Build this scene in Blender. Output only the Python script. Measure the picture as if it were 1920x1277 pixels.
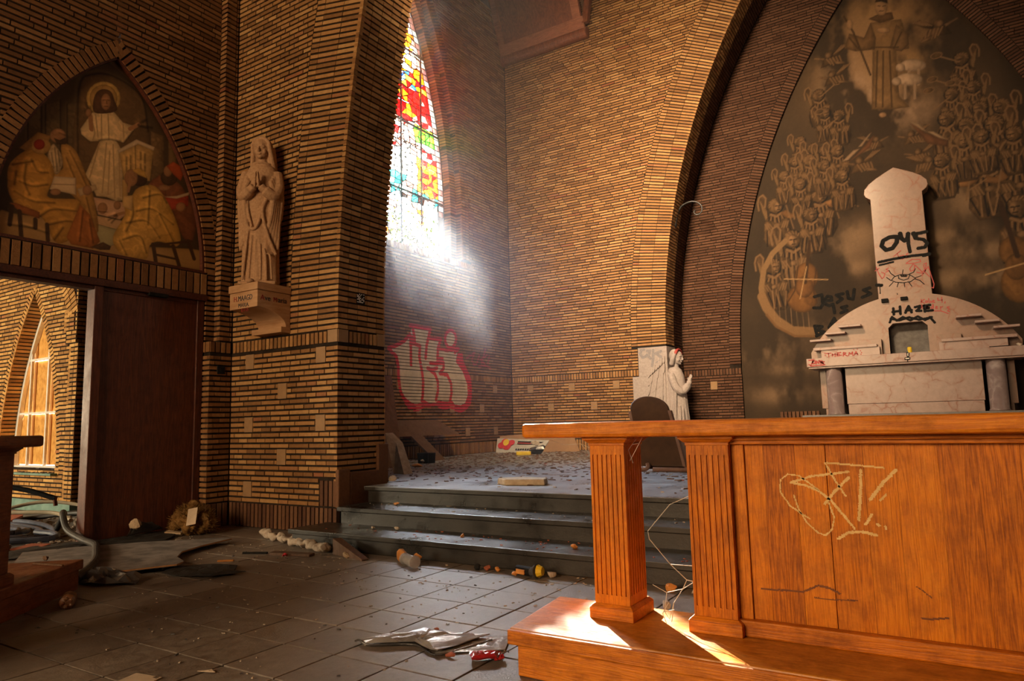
import bpy, math, random
import numpy as np
from mathutils import Vector, Matrix
from math import pi, sin, cos, sqrt, radians

for o in list(bpy.data.objects):
    bpy.data.objects.remove(o)
S = bpy.context.scene
COL = S.collection
random.seed(7)
V3 = Vector

# ------------------------------------------------------------------ camera
EYE = V3((0, 0, 1.1))
cam = bpy.data.cameras.new('camera')
cam.sensor_width = 36
cam.sensor_fit = 'HORIZONTAL'
cam.lens = 1300.4 / 1920 * 36
cam.clip_start = 0.05
cam.clip_end = 300
camo = bpy.data.objects.new('camera', cam)
COL.objects.link(camo)
rm = Matrix.Rotation(0.5608, 3, 'Z') @ Matrix.Rotation(pi / 2 + 0.1177, 3, 'X') @ Matrix.Rotation(-0.0244, 3, 'Z')
camo.matrix_world = Matrix.Translation(EYE) @ rm.to_4x4()
S.camera = camo

# ------------------------------------------------------------------ light
S.view_settings.view_transform = 'Standard'
S.view_settings.look = 'None'
S.view_settings.exposure = 0.0
S.view_settings.gamma = 1.0
S.view_settings.use_curve_mapping = False
S.cycles.max_bounces = 7
S.cycles.diffuse_bounces = 4
S.cycles.transparent_max_bounces = 12
S.cycles.volume_bounces = 0
S.cycles.sample_clamp_indirect = 6
S.cycles.caustics_reflective = False
S.cycles.caustics_refractive = False
S.cycles.use_denoising = True
S.cycles.volume_max_steps = 64

SUN_AZ, SUN_EL = radians(43.4), radians(23.0)
w = bpy.data.worlds.new('World')
S.world = w
w.use_nodes = True
nt = w.node_tree
nt.nodes.clear()
sky = nt.nodes.new('ShaderNodeTexSky')
sky.sky_type = 'NISHITA'
sky.sun_disc = False
sky.sun_elevation = SUN_EL
sky.sun_rotation = -SUN_AZ
sky.dust_density = 2.0
bg = nt.nodes.new('ShaderNodeBackground')
bg.inputs['Strength'].default_value = 2.4
out = nt.nodes.new('ShaderNodeOutputWorld')
nt.links.new(sky.outputs[0], bg.inputs[0])
nt.links.new(bg.outputs[0], out.inputs[0])

def add_light(name, kind, loc, aim, energy, color, size=None, size_y=None, spread=None, portal=False):
    l = bpy.data.lights.new(name, kind)
    l.energy = energy
    l.color = color
    if kind == 'AREA':
        l.shape = 'RECTANGLE'
        l.size = size
        l.size_y = size_y or size
        if spread:
            l.spread = spread
        if portal:
            l.cycles.is_portal = True
    o = bpy.data.objects.new(name, l)
    COL.objects.link(o)
    o.location = loc
    o.rotation_euler = (V3(aim) - V3(loc)).to_track_quat('-Z', 'Y').to_euler()
    return o

sd = V3((-sin(SUN_AZ) * cos(SUN_EL), cos(SUN_AZ) * cos(SUN_EL), sin(SUN_EL)))
sun = add_light('sun', 'SUN', (-20, 20, 12), V3((-20, 20, 12)) - sd, 70.0, (1.0, 0.93, 0.80))
sun.data.angle = radians(0.6)
# daylight through the stained glass window of the chancel
add_light('chancel_window_portal', 'AREA', (-9.3, 10.1, 7.5), (0, 10.1, 7.5), 1, (1, 1, 1), 3.4, 6.4, portal=True)
# added fill light from the unseen right side of the chancel, brightens the back wall
add_light('chancel_side_fill', 'AREA', (7.0, 9.6, 7.2), (-5.0, 11.5, 4.0), 90, (1.0, 0.80, 0.58), 3.0, 6.0)
# added fill light above the view, brightens the back wall of the chancel
add_light('back_wall_fill', 'AREA', (-3.6, 4.4, 8.2), (-5.4, 13.5, 4.6), 640, (1.0, 0.72, 0.43), 1.6, 1.2, spread=radians(84))
# added bluish fill light outside the window, brightens the chancel floor
add_light('outside_floor_fill', 'AREA', (-13.0, 12.6, 8.4), (-3.2, 7.0, 0.4), 1300, (0.74, 0.86, 1.0), 3.0, 3.0, spread=radians(70))
# daylight through the big west windows of the nave, behind the camera
add_light('nave_window_daylight', 'AREA', (-4.2, -9.0, 4.6), (-3.0, 8.0, 1.6), 1250, (1.0, 0.68, 0.38), 5.0, 4.0)
# daylight through the windows of the side hall behind the door
add_light('hall_window_daylight', 'AREA', (-12.6, -0.8, 1.7), (-10.9, 4.9, 1.5), 480, (1.0, 0.82, 0.54), 2.6, 1.4)

# ------------------------------------------------------------------ materials
MATS = {}

def new_mat(name):
    m = bpy.data.materials.new(name)
    m.use_nodes = True
    m.node_tree.nodes.clear()
    MATS[name] = m
    return m, m.node_tree

def N(nt, t, **kw):
    n = nt.nodes.new(t)
    for k, v in kw.items():
        if k in n.inputs:
            n.inputs[k].default_value = v
        else:
            setattr(n, k, v)
    return n

def ramp(nt, stops, fac):
    r = nt.nodes.new('ShaderNodeValToRGB')
    e = r.color_ramp.elements
    while len(e) < len(stops):
        e.new(0.5)
    for i, (p, c) in enumerate(stops):
        e[i].position = p
        e[i].color = (*c, 1)
    nt.links.new(fac, r.inputs[0])
    return r

def coords(nt, stretch=(1, 1, 1), rand=True, space='Object'):
    tc = N(nt, 'ShaderNodeTexCoord')
    mp = N(nt, 'ShaderNodeMapping')
    mp.inputs['Scale'].default_value = stretch
    src = tc.outputs[space]
    if rand:
        oi = N(nt, 'ShaderNodeObjectInfo')
        ml = N(nt, 'ShaderNodeMath', operation='MULTIPLY')
        ml.inputs[1].default_value = 37.0
        nt.links.new(oi.outputs['Random'], ml.inputs[0])
        ad = N(nt, 'ShaderNodeVectorMath', operation='ADD')
        nt.links.new(src, ad.inputs[0])
        nt.links.new(ml.outputs[0], ad.inputs[1])
        src = ad.outputs[0]
    nt.links.new(src, mp.inputs['Vector'])
    return mp.outputs[0]

def finish(nt, color, rough=0.6, bump=None, bump_d=0.01, metallic=0, spec=0.5, extra=None, bump_s=1.0):
    b = N(nt, 'ShaderNodeBsdfPrincipled')
    if isinstance(color, tuple):
        b.inputs['Base Color'].default_value = (*color, 1)
    else:
        nt.links.new(color, b.inputs['Base Color'])
    if isinstance(rough, (int, float)):
        b.inputs['Roughness'].default_value = rough
    else:
        nt.links.new(rough, b.inputs['Roughness'])
    b.inputs['Metallic'].default_value = metallic
    b.inputs['Specular IOR Level'].default_value = spec
    if extra:
        for k, v in extra.items():
            b.inputs[k].default_value = v
    if bump is not None:
        bp = N(nt, 'ShaderNodeBump')
        bp.inputs['Distance'].default_value = bump_d
        bp.inputs['Strength'].default_value = bump_s
        nt.links.new(bump, bp.inputs['Height'])
        nt.links.new(bp.outputs[0], b.inputs['Normal'])
    o = N(nt, 'ShaderNodeOutputMaterial')
    nt.links.new(b.outputs[0], o.inputs[0])
    return b

def noise(nt, vec, scale, detail=4, rough=0.55, dist=0.0):
    n = N(nt, 'ShaderNodeTexNoise')
    n.inputs['Scale'].default_value = scale
    n.inputs['Detail'].default_value = detail
    n.inputs['Roughness'].default_value = rough
    n.inputs['Distortion'].default_value = dist
    nt.links.new(vec, n.inputs['Vector'])
    return n.outputs['Fac']

def mathn(nt, op, a, b):
    m = N(nt, 'ShaderNodeMath', operation=op)
    for i, x in enumerate((a, b)):
        if isinstance(x, (int, float)):
            m.inputs[i].default_value = x
        else:
            nt.links.new(x, m.inputs[i])
    return m.outputs[0]

def mix(nt, fac, a, b, mode='MIX'):
    m = N(nt, 'ShaderNodeMix', data_type='RGBA', blend_type=mode)
    for idx, x in ((0, fac), (6, a), (7, b)):
        if isinstance(x, (int, float)):
            m.inputs[idx].default_value = x
        elif isinstance(x, tuple):
            m.inputs[idx].default_value = (*x, 1)
        else:
            nt.links.new(x, m.inputs[idx])
    return m.outputs[2]

def noisy(name, stops, scale=6, stretch=(1, 1, 1), rough=0.7, bump=0.004, bscale=None, detail=6, spec=0.4, metallic=0, rand=True, extra=None):
    m, nt = new_mat(name)
    v = coords(nt, stretch, rand)
    f = noise(nt, v, scale, detail, 0.6)
    c = ramp(nt, stops, f).outputs[0]
    b = noise(nt, v, bscale or scale * 4, 5, 0.65) if bump else None
    finish(nt, c, rough, b, bump, metallic, spec, extra)
    return m

def brick_mat(name, stops, dirt=0.5):
    m, nt = new_mat(name)
    v = coords(nt, (1, 1, 1), True)
    geo = N(nt, 'ShaderNodeNewGeometry')
    oi = N(nt, 'ShaderNodeObjectInfo')
    r = mathn(nt, 'FRACT', mathn(nt, 'ADD', geo.outputs['Random Per Island'], mathn(nt, 'MULTIPLY', oi.outputs['Random'], 3.7)), 0)
    c = ramp(nt, stops, r).outputs[0]
    n1 = noise(nt, v, 22, 5, 0.7)
    d = ramp(nt, [(0.25, (0.50, 0.46, 0.42)), (0.6, (1.08, 1.04, 1.0))], n1).outputs[0]
    c = mix(nt, dirt, c, d, 'MULTIPLY')
    n2 = noise(nt, v, 60, 4, 0.7)
    finish(nt, c, 0.82, mathn(nt, 'ADD', n1, n2), 0.006, 0, 0.3)
    return m

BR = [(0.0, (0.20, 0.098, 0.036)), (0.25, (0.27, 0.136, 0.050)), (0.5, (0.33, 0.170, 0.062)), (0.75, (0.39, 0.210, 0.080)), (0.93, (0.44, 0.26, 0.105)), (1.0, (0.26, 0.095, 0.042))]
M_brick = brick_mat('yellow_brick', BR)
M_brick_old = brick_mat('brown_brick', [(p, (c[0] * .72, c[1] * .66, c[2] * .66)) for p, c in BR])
M_brick_red_shaded = brick_mat('shaded_red_brick', [(0, (0.075, 0.032, 0.017)), (0.5, (0.105, 0.047, 0.026)), (1, (0.14, 0.068, 0.038))])  # apse brick: redder, with the shade under the arch put into its colour
M_brick_hall = brick_mat('ochre_brick', [(p, (min(1, c[0] * 1.5), c[1] * 1.5, c[2] * 1.25)) for p, c in BR], 0.35)
M_plinth = brick_mat('plinth_brick', [(0, (0.09, 0.04, 0.022)), (0.5, (0.13, 0.06, 0.03)), (1, (0.17, 0.085, 0.045))])
M_mortar = noisy('dark_mortar', [(0.3, (0.014, 0.010, 0.008)), (0.7, (0.036, 0.026, 0.020))], 8, rough=0.95, bump=0.004, spec=0.1)
M_square = noisy('square_tile_stone', [(0.3, (0.26, 0.155, 0.075)), (0.7, (0.33, 0.20, 0.10))], 9, rough=0.7)

def granite(name, a, b, rough):
    m, nt = new_mat(name)
    v = coords(nt, (1, 1, 1), True)
    big = noise(nt, v, 3, 6, 0.65)
    fine = noise(nt, v, 160, 2, 0.5)
    f = mathn(nt, 'ADD', mathn(nt, 'MULTIPLY', big, 0.75), mathn(nt, 'MULTIPLY', fine, 0.35))
    c = ramp(nt, [(0.36, a), (0.72, b)], f).outputs[0]
    rr = ramp(nt, [(0.3, (rough - .15,) * 3), (0.7, (rough + .2,) * 3)], big).outputs[0]
    finish(nt, c, rr, noise(nt, v, 30, 6, 0.7), 0.002, 0, 0.5)
    return m

M_step = granite('dark_granite_step', (0.007, 0.006, 0.0055), (0.030, 0.026, 0.023), 0.34)
M_chfloor = granite('grey_terrazzo_floor', (0.11, 0.118, 0.13), (0.27, 0.29, 0.32), 0.34)
M_slab = granite('dark_predella_stone', (0.10, 0.09, 0.085), (0.24, 0.22, 0.21), 0.5)

def tile_mat():
    m, nt = new_mat('dusty_floor_tile')
    tc = N(nt, 'ShaderNodeTexCoord')
    geo = N(nt, 'ShaderNodeNewGeometry')
    v = geo.outputs['Position']
    big = noise(nt, v, 1.6, 6, 0.7)
    mid = noise(nt, v, 15, 10, 0.8)
    fine = noise(nt, v, 90, 3, 0.6)
    oi = N(nt, 'ShaderNodeObjectInfo')
    f = mathn(nt, 'ADD', mathn(nt, 'MULTIPLY', mid, 0.75), mathn(nt, 'MULTIPLY', big, 0.35))
    f = mathn(nt, 'ADD', f, mathn(nt, 'MULTIPLY', oi.outputs['Random'], 0.07))
    c = ramp(nt, [(0.34, (0.045, 0.034, 0.027)), (0.52, (0.13, 0.105, 0.088)), (0.66, (0.22, 0.19, 0.165)), (0.8, (0.30, 0.27, 0.24))], f).outputs[0]
    rr = ramp(nt, [(0.35, (0.30,) * 3), (0.62, (0.52,) * 3)], mid).outputs[0]
    finish(nt, c, rr, mathn(nt, 'ADD', mid, mathn(nt, 'MULTIPLY', fine, 0.5)), 0.004, 0, 0.5)
    return m
M_tile = tile_mat()

def wood(name, stops, stretch, scale=5.0, rough=0.35, dirt=0.35, wear=0.0, spec=0.5):
    m, nt = new_mat(name)
    v = coords(nt, stretch, True)
    big = noise(nt, v, scale, 3, 0.5, 0.6)
    rings = N(nt, 'ShaderNodeMath', operation='SINE')
    nt.links.new(mathn(nt, 'MULTIPLY', big, 46.0), rings.inputs[0])
    tight = noise(nt, v, scale * 7, 5, 0.7)
    f = mathn(nt, 'ADD', mathn(nt, 'MULTIPLY', rings.outputs[0], 0.10), mathn(nt, 'MULTIPLY', tight, 0.95))
    oi = N(nt, 'ShaderNodeObjectInfo')
    f = mathn(nt, 'ADD', f, mathn(nt, 'MULTIPLY', mathn(nt, 'SUBTRACT', oi.outputs['Random'], 0.5), 0.22))
    c = ramp(nt, stops, f).outputs[0]
    v2 = coords(nt, (1, 1, 1), True)
    dn = noise(nt, v2, 7, 8, 0.75)
    dm = ramp(nt, [(0.36, (0.30, 0.26, 0.22)), (0.56, (1, 1, 1))], dn).outputs[0]
    c = mix(nt, dirt, c, dm, 'MULTIPLY')
    rr = ramp(nt, [(0.3, (min(1, rough + .28),) * 3), (0.65, (rough,) * 3)], dn).outputs[0]
    finish(nt, c, rr, mathn(nt, 'ADD', tight, mathn(nt, 'MULTIPLY', rings.outputs[0], 0.15)), 0.0016, 0, spec)
    return m

OAK = [(0.10, (0.22, 0.048, 0.003)), (0.42, (0.54, 0.150, 0.006)), (0.65, (0.69, 0.215, 0.010)), (0.95, (0.78, 0.29, 0.022))]
M_oak_v = wood('orange_oak_upright', OAK, (16, 16, 0.8), 2.0, 0.33, 0.4, spec=0.35)
M_oak_h = wood('orange_oak_length', OAK, (0.7, 15, 15), 2.0, 0.33, 0.5, spec=0.35)
M_oak_top = wood('dusty_oak_top', [(p, (c[0] * .8, c[1] * .95, c[2] * 1.7)) for p, c in OAK], (0.8, 6, 6), 2.2, 0.30, 0.5)
DK = [(0.2, (0.040, 0.009, 0.004)), (0.5, (0.085, 0.020, 0.008)), (0.8, (0.135, 0.036, 0.014))]
M_dark_v = wood('dark_red_wood_upright', DK, (7, 7, 0.6), 1.6, 0.34)
M_dark_h = wood('dark_red_wood_length', DK, (0.7, 8, 8), 1.8, 0.4)
M_mahog = wood('mahogany_panel', [(0.2, (0.12, 0.036, 0.016)), (0.5, (0.20, 0.064, 0.028)), (0.85, (0.30, 0.105, 0.046))], (4, 4, 0.8), 1.4, 0.42, 0.2)
M_mahog_rail = wood('mahogany_rail', [(0.2, (0.20, 0.07, 0.034)), (0.5, (0.30, 0.11, 0.055)), (0.85, (0.40, 0.16, 0.08))], (0.8, 4, 4), 1.6, 0.45, 0.2)
M_rail = wood('dark_oak_rail', [(0.2, (0.09, 0.022, 0.006)), (0.5, (0.16, 0.042, 0.010)), (0.85, (0.22, 0.065, 0.016))], (0.8, 8, 8), 2.0, 0.45)
M_board = wood('brown_board', [(0.2, (0.075, 0.035, 0.018)), (0.6, (0.12, 0.062, 0.033)), (0.9, (0.17, 0.09, 0.05))], (6, 6, 0.8), 2.0, 0.6, 0.2)

def marble(name, base, vein, scale, vstr=0.75, rough=0.28):
    m, nt = new_mat(name)
    v = coords(nt, (1, 1, 1), True)
    warp = N(nt, 'ShaderNodeTexNoise')
    warp.inputs['Scale'].default_value = scale * 0.8
    warp.inputs['Detail'].default_value = 5
    nt.links.new(v, warp.inputs['Vector'])
    ad = N(nt, 'ShaderNodeVectorMath', operation='MULTIPLY_ADD')
    nt.links.new(warp.outputs['Color'], ad.inputs[0])
    ad.inputs[1].default_value = (0.5, 0.5, 0.5)
    nt.links.new(v, ad.inputs[2])
    vo = N(nt, 'ShaderNodeTexVoronoi', feature='DISTANCE_TO_EDGE')
    vo.inputs['Scale'].default_value = scale * 1.4
    nt.links.new(ad.outputs[0], vo.inputs['Vector'])
    vm = ramp(nt, [(0.0, (1, 1, 1)), (0.05, (0.25, 0.25, 0.25)), (0.16, (0, 0, 0))], vo.outputs['Distance']).outputs[0]
    patch = noise(nt, v, scale * 1.3, 5, 0.6)
    pm = ramp(nt, [(0.42, (0, 0, 0)), (0.62, (1, 1, 1))], patch).outputs[0]
    fac = mathn(nt, 'MULTIPLY', mathn(nt, 'MULTIPLY', vm, pm), vstr)
    n2 = noise(nt, v, scale * 4, 6, 0.7)
    c = ramp(nt, [(0.3, tuple(x * .78 for x in base)), (0.7, base)], n2).outputs[0]
    c = mix(nt, fac, c, vein)
    finish(nt, c, rough, None, 0, 0, 0.5)
    return m

M_marble = marble('pink_marble', (0.27, 0.165, 0.122), (0.22, 0.075, 0.035), 2.6, 0.9)
M_marble_w = marble('pale_pink_marble', (0.35, 0.25, 0.22), (0.20, 0.065, 0.035), 2.4, 0.85)
M_column = marble('mauve_marble', (0.21, 0.155, 0.155), (0.46, 0.41, 0.40), 2.2, 0.6)
M_sand = noisy('warm_sandstone', [(0.3, (0.30, 0.165, 0.085)), (0.7, (0.46, 0.28, 0.155))], 40, rough=0.85, bump=0.004, bscale=120)
M_bracket = noisy('striated_sandstone', [(0.3, (0.34, 0.18, 0.085)), (0.7, (0.48, 0.29, 0.155))], 5, (1, 1, 5), rough=0.8, bump=0.003, bscale=90)
M_angel = noisy('pale_limestone', [(0.3, (0.29, 0.245, 0.235)), (0.7, (0.40, 0.345, 0.33))], 26, rough=0.8, bump=0.002, bscale=90)
M_iron = noisy('black_iron', [(0.3, (0.012, 0.012, 0.013)), (0.7, (0.05, 0.05, 0.052))], 20, rough=0.45, bump=0.001, metallic=0.6)
M_lead = noisy('lead_came', [(0.3, (0.02, 0.02, 0.022)), (0.7, (0.05, 0.05, 0.055))], 20, rough=0.6, bump=0)
M_black = noisy('black_paint', [(0.3, (0.006, 0.006, 0.006)), (0.7, (0.016, 0.015, 0.015))], 20, rough=0.8, bump=0, spec=0.12)
M_greyspray = noisy('thin_grey_spray', [(0.3, (0.19, 0.175, 0.19)), (0.7, (0.27, 0.25, 0.26))], 30, rough=0.8, bump=0)
M_red = noisy('red_paint', [(0.3, (0.42, 0.012, 0.022)), (0.7, (0.58, 0.03, 0.045))], 14, rough=0.6, bump=0)
M_redthin = noisy('thin_red_paint', [(0.3, (0.30, 0.035, 0.035)), (0.7, (0.38, 0.06, 0.05))], 14, rough=0.6, bump=0)
M_cream = noisy('cream_paint', [(0.3, (0.42, 0.34, 0.25)), (0.7, (0.60, 0.50, 0.38))], 6, rough=0.7, bump=0.002)
M_scratch = noisy('pale_scratch', [(0.3, (0.62, 0.38, 0.12)), (0.7, (0.80, 0.55, 0.22))], 20, rough=0.6, bump=0)
M_scuff = noisy('dark_scuff', [(0.3, (0.12, 0.03, 0.008)), (0.7, (0.2, 0.06, 0.012))], 20, rough=0.6, bump=0)
M_niche = noisy('grey_plaster', [(0.3, (0.10, 0.09, 0.085)), (0.7, (0.19, 0.175, 0.165))], 8, rough=0.9, bump=0.003)
M_white = noisy('white_painted_wood', [(0.3, (0.62, 0.58, 0.52)), (0.7, (0.80, 0.77, 0.70))], 12, rough=0.6, bump=0.001)
M_teal = noisy('teal_painted_plinth', [(0.3, (0.10, 0.19, 0.16)), (0.7, (0.22, 0.33, 0.28))], 5, rough=0.8, bump=0.003)
M_osb = noisy('osb_board', [(0.25, (0.34, 0.13, 0.02)), (0.5, (0.62, 0.30, 0.06)), (0.75, (0.74, 0.42, 0.12))], 16, (1, 1, 0.6), rough=0.7, bump=0.002)
M_osb_dark = noisy('stained_osb_strip', [(0.25, (0.30, 0.10, 0.02)), (0.75, (0.5, 0.22, 0.04))], 12, (3, 3, 0.3), rough=0.7, bump=0.002)
M_concrete = noisy('dusty_concrete', [(0.3, (0.12, 0.11, 0.10)), (0.7, (0.27, 0.25, 0.23))], 4, rough=0.9, bump=0.004)
M_tar = noisy('black_roofing_felt', [(0.3, (0.012, 0.012, 0.013)), (0.7, (0.035, 0.034, 0.034))], 10, rough=0.7, bump=0.004)
M_greyboard = noisy('scuffed_grey_board', [(0.35, (0.10, 0.09, 0.088)), (0.65, (0.24, 0.215, 0.205))], 7, rough=0.7, bump=0.002)
M_ply = noisy('raw_board_edge', [(0.3, (0.36, 0.17, 0.06)), (0.7, (0.48, 0.26, 0.10))], 20, (1, 1, 4), rough=0.8, bump=0.002)
M_card = noisy('cardboard', [(0.3, (0.25, 0.14, 0.075)), (0.7, (0.34, 0.20, 0.11))], 8, rough=0.85, bump=0.001)
M_cardw = noisy('printed_white_card', [(0.3, (0.38, 0.36, 0.33)), (0.7, (0.50, 0.48, 0.44))], 8, rough=0.7, bump=0)
M_yellow = noisy('yellow_plastic', [(0.3, (0.62, 0.42, 0.02)), (0.7, (0.75, 0.55, 0.04))], 8, rough=0.4, bump=0)
M_blue = noisy('blue_print', [(0.3, (0.02, 0.16, 0.34)), (0.7, (0.04, 0.28, 0.5))], 8, rough=0.5, bump=0)
M_orange = noisy('orange_rubble', [(0.3, (0.42, 0.15, 0.03)), (0.7, (0.62, 0.28, 0.07))], 12, rough=0.8, bump=0.004)
M_plaster = noisy('broken_plaster', [(0.3, (0.30, 0.24, 0.19)), (0.7, (0.50, 0.42, 0.34))], 14, rough=0.9, bump=0.008)
M_stone = noisy('pale_rubble_stone', [(0.3, (0.34, 0.25, 0.16)), (0.7, (0.52, 0.41, 0.28))], 14, rough=0.9, bump=0.006)
M_wool = noisy('mineral_wool', [(0.3, (0.10, 0.05, 0.016)), (0.5, (0.22, 0.12, 0.04)), (0.7, (0.36, 0.21, 0.08))], 16, rough=1.0, bump=0.02, spec=0.05)
M_paper = noisy('soiled_paper', [(0.3, (0.42, 0.33, 0.24)), (0.7, (0.58, 0.48, 0.37))], 7, rough=0.8, bump=0.001)
M_rubber = noisy('black_rubber_hose', [(0.3, (0.018, 0.017, 0.016)), (0.7, (0.06, 0.055, 0.05))], 10, rough=0.55, bump=0.001)
M_bluehose = noisy('blue_grey_hose', [(0.3, (0.05, 0.06, 0.10)), (0.7, (0.13, 0.15, 0.21))], 6, rough=0.45, bump=0)
M_creamcable = noisy('cream_cable', [(0.3, (0.50, 0.40, 0.26)), (0.7, (0.66, 0.56, 0.40))], 6, rough=0.5, bump=0)
M_foil = noisy('black_plastic_film', [(0.3, (0.03, 0.03, 0.033)), (0.7, (0.10, 0.10, 0.11))], 5, rough=0.22, bump=0.004, spec=0.8)
M_foilgrey = noisy('grey_plastic_film', [(0.3, (0.12, 0.115, 0.115)), (0.7, (0.26, 0.25, 0.25))], 5, rough=0.28, bump=0.006, bscale=14, spec=0.7)
M_redpack = noisy('red_foil_packet', [(0.3, (0.24, 0.008, 0.012)), (0.7, (0.40, 0.02, 0.03))], 6, rough=0.25, bump=0.003, spec=0.8)
M_clay = noisy('red_clay_shard', [(0.3, (0.22, 0.055, 0.028)), (0.7, (0.34, 0.10, 0.05))], 9, rough=0.8, bump=0.003)
M_rust = noisy('rusty_steel', [(0.3, (0.10, 0.030, 0.012)), (0.7, (0.30, 0.09, 0.03))], 9, rough=0.7, bump=0.002, metallic=0.2)
M_vinyl = noisy('brown_vinyl', [(0.3, (0.040, 0.017, 0.007)), (0.7, (0.075, 0.034, 0.015))], 5, rough=0.36, bump=0.001)
M_skid = noisy('brown_chair_rail', [(0.3, (0.14, 0.075, 0.055)), (0.7, (0.22, 0.13, 0.10))], 9, rough=0.45, bump=0.001)
M_web = noisy('cobweb_strand', [(0.3, (0.45, 0.40, 0.34)), (0.7, (0.62, 0.57, 0.5))], 30, rough=0.7, bump=0)
M_bark = noisy('tree_bark', [(0.3, (0.06, 0.045, 0.03)), (0.7, (0.14, 0.10, 0.07))], 12, rough=0.9, bump=0.01)

def vcol_mat(name, rough=0.7, grain=0.25, scale=30, mult=1.0):
    m, nt = new_mat(name)
    a = N(nt, 'ShaderNodeVertexColor', layer_name='Col')
    v = coords(nt, (1, 1, 1), False)
    g = ramp(nt, [(0.3, (0.55, 0.55, 0.55)), (0.7, (1.15, 1.15, 1.15))], noise(nt, v, scale, 6, 0.7)).outputs[0]
    c = mix(nt, grain, a.outputs['Color'], g, 'MULTIPLY')
    finish(nt, c, rough, noise(nt, v, scale * 4, 4), 0.001, 0, 0.3)
    return m
M_paint = vcol_mat('oil_painting', 0.55)
M_mural = vcol_mat('mural_painting', 0.8, 0.3, 16)

def glass_mat():
    m, nt = new_mat('stained_glass')
    a = N(nt, 'ShaderNodeVertexColor', layer_name='Col')
    tr = N(nt, 'ShaderNodeBsdfTransparent')
    nt.links.new(a.outputs['Color'], tr.inputs[0])
    tl = N(nt, 'ShaderNodeBsdfTranslucent')
    nt.links.new(a.outputs['Color'], tl.inputs[0])
    gl = N(nt, 'ShaderNodeBsdfGlossy')
    gl.inputs['Roughness'].default_value = 0.08
    m1 = N(nt, 'ShaderNodeMixShader')
    m1.inputs[0].default_value = 0.36
    nt.links.new(tr.outputs[0], m1.inputs[1])
    nt.links.new(tl.outputs[0], m1.inputs[2])
    m2 = N(nt, 'ShaderNodeMixShader')
    m2.inputs[0].default_value = 0.05
    nt.links.new(m1.outputs[0], m2.inputs[1])
    nt.links.new(gl.outputs[0], m2.inputs[2])
    o = N(nt, 'ShaderNodeOutputMaterial')
    nt.links.new(m2.outputs[0], o.inputs[0])
    return m
M_glass = glass_mat()

def clear_mat():
    m, nt = new_mat('clear_plastic')
    v = coords(nt)
    f = noise(nt, v, 14, 4)
    c = ramp(nt, [(0.3, (0.62, 0.60, 0.60)), (0.7, (0.85, 0.84, 0.84))], f).outputs[0]
    tr = N(nt, 'ShaderNodeBsdfTransparent')
    nt.links.new(c, tr.inputs[0])
    p = N(nt, 'ShaderNodeBsdfPrincipled')
    nt.links.new(c, p.inputs['Base Color'])
    p.inputs['Roughness'].default_value = 0.15
    mx = N(nt, 'ShaderNodeMixShader')
    mx.inputs[0].default_value = 0.34
    nt.links.new(tr.outputs[0], mx.inputs[1])
    nt.links.new(p.outputs[0], mx.inputs[2])
    o = N(nt, 'ShaderNodeOutputMaterial')
    nt.links.new(mx.outputs[0], o.inputs[0])
    return m
M_clear = clear_mat()

def leaf_mat():
    m, nt = new_mat('tree_leaf')
    geo = N(nt, 'ShaderNodeNewGeometry')
    c = ramp(nt, [(0.0, (0.012, 0.022, 0.003)), (0.5, (0.035, 0.045, 0.006)), (1.0, (0.075, 0.07, 0.010))], geo.outputs['Random Per Island']).outputs[0]
    d = N(nt, 'ShaderNodeBsdfDiffuse')
    t = N(nt, 'ShaderNodeBsdfTranslucent')
    nt.links.new(c, d.inputs[0])
    nt.links.new(c, t.inputs[0])
    mx = N(nt, 'ShaderNodeMixShader')
    mx.inputs[0].default_value = 0.55
    nt.links.new(d.outputs[0], mx.inputs[1])
    nt.links.new(t.outputs[0], mx.inputs[2])
    o = N(nt, 'ShaderNodeOutputMaterial')
    nt.links.new(mx.outputs[0], o.inputs[0])
    return m
M_leaf = leaf_mat()

# ------------------------------------------------------------------ mesh helpers
def wloc(o):
    v = V3((0, 0, 0))
    while o is not None:
        v = v + o.location
        o = o.parent
    return v

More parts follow.
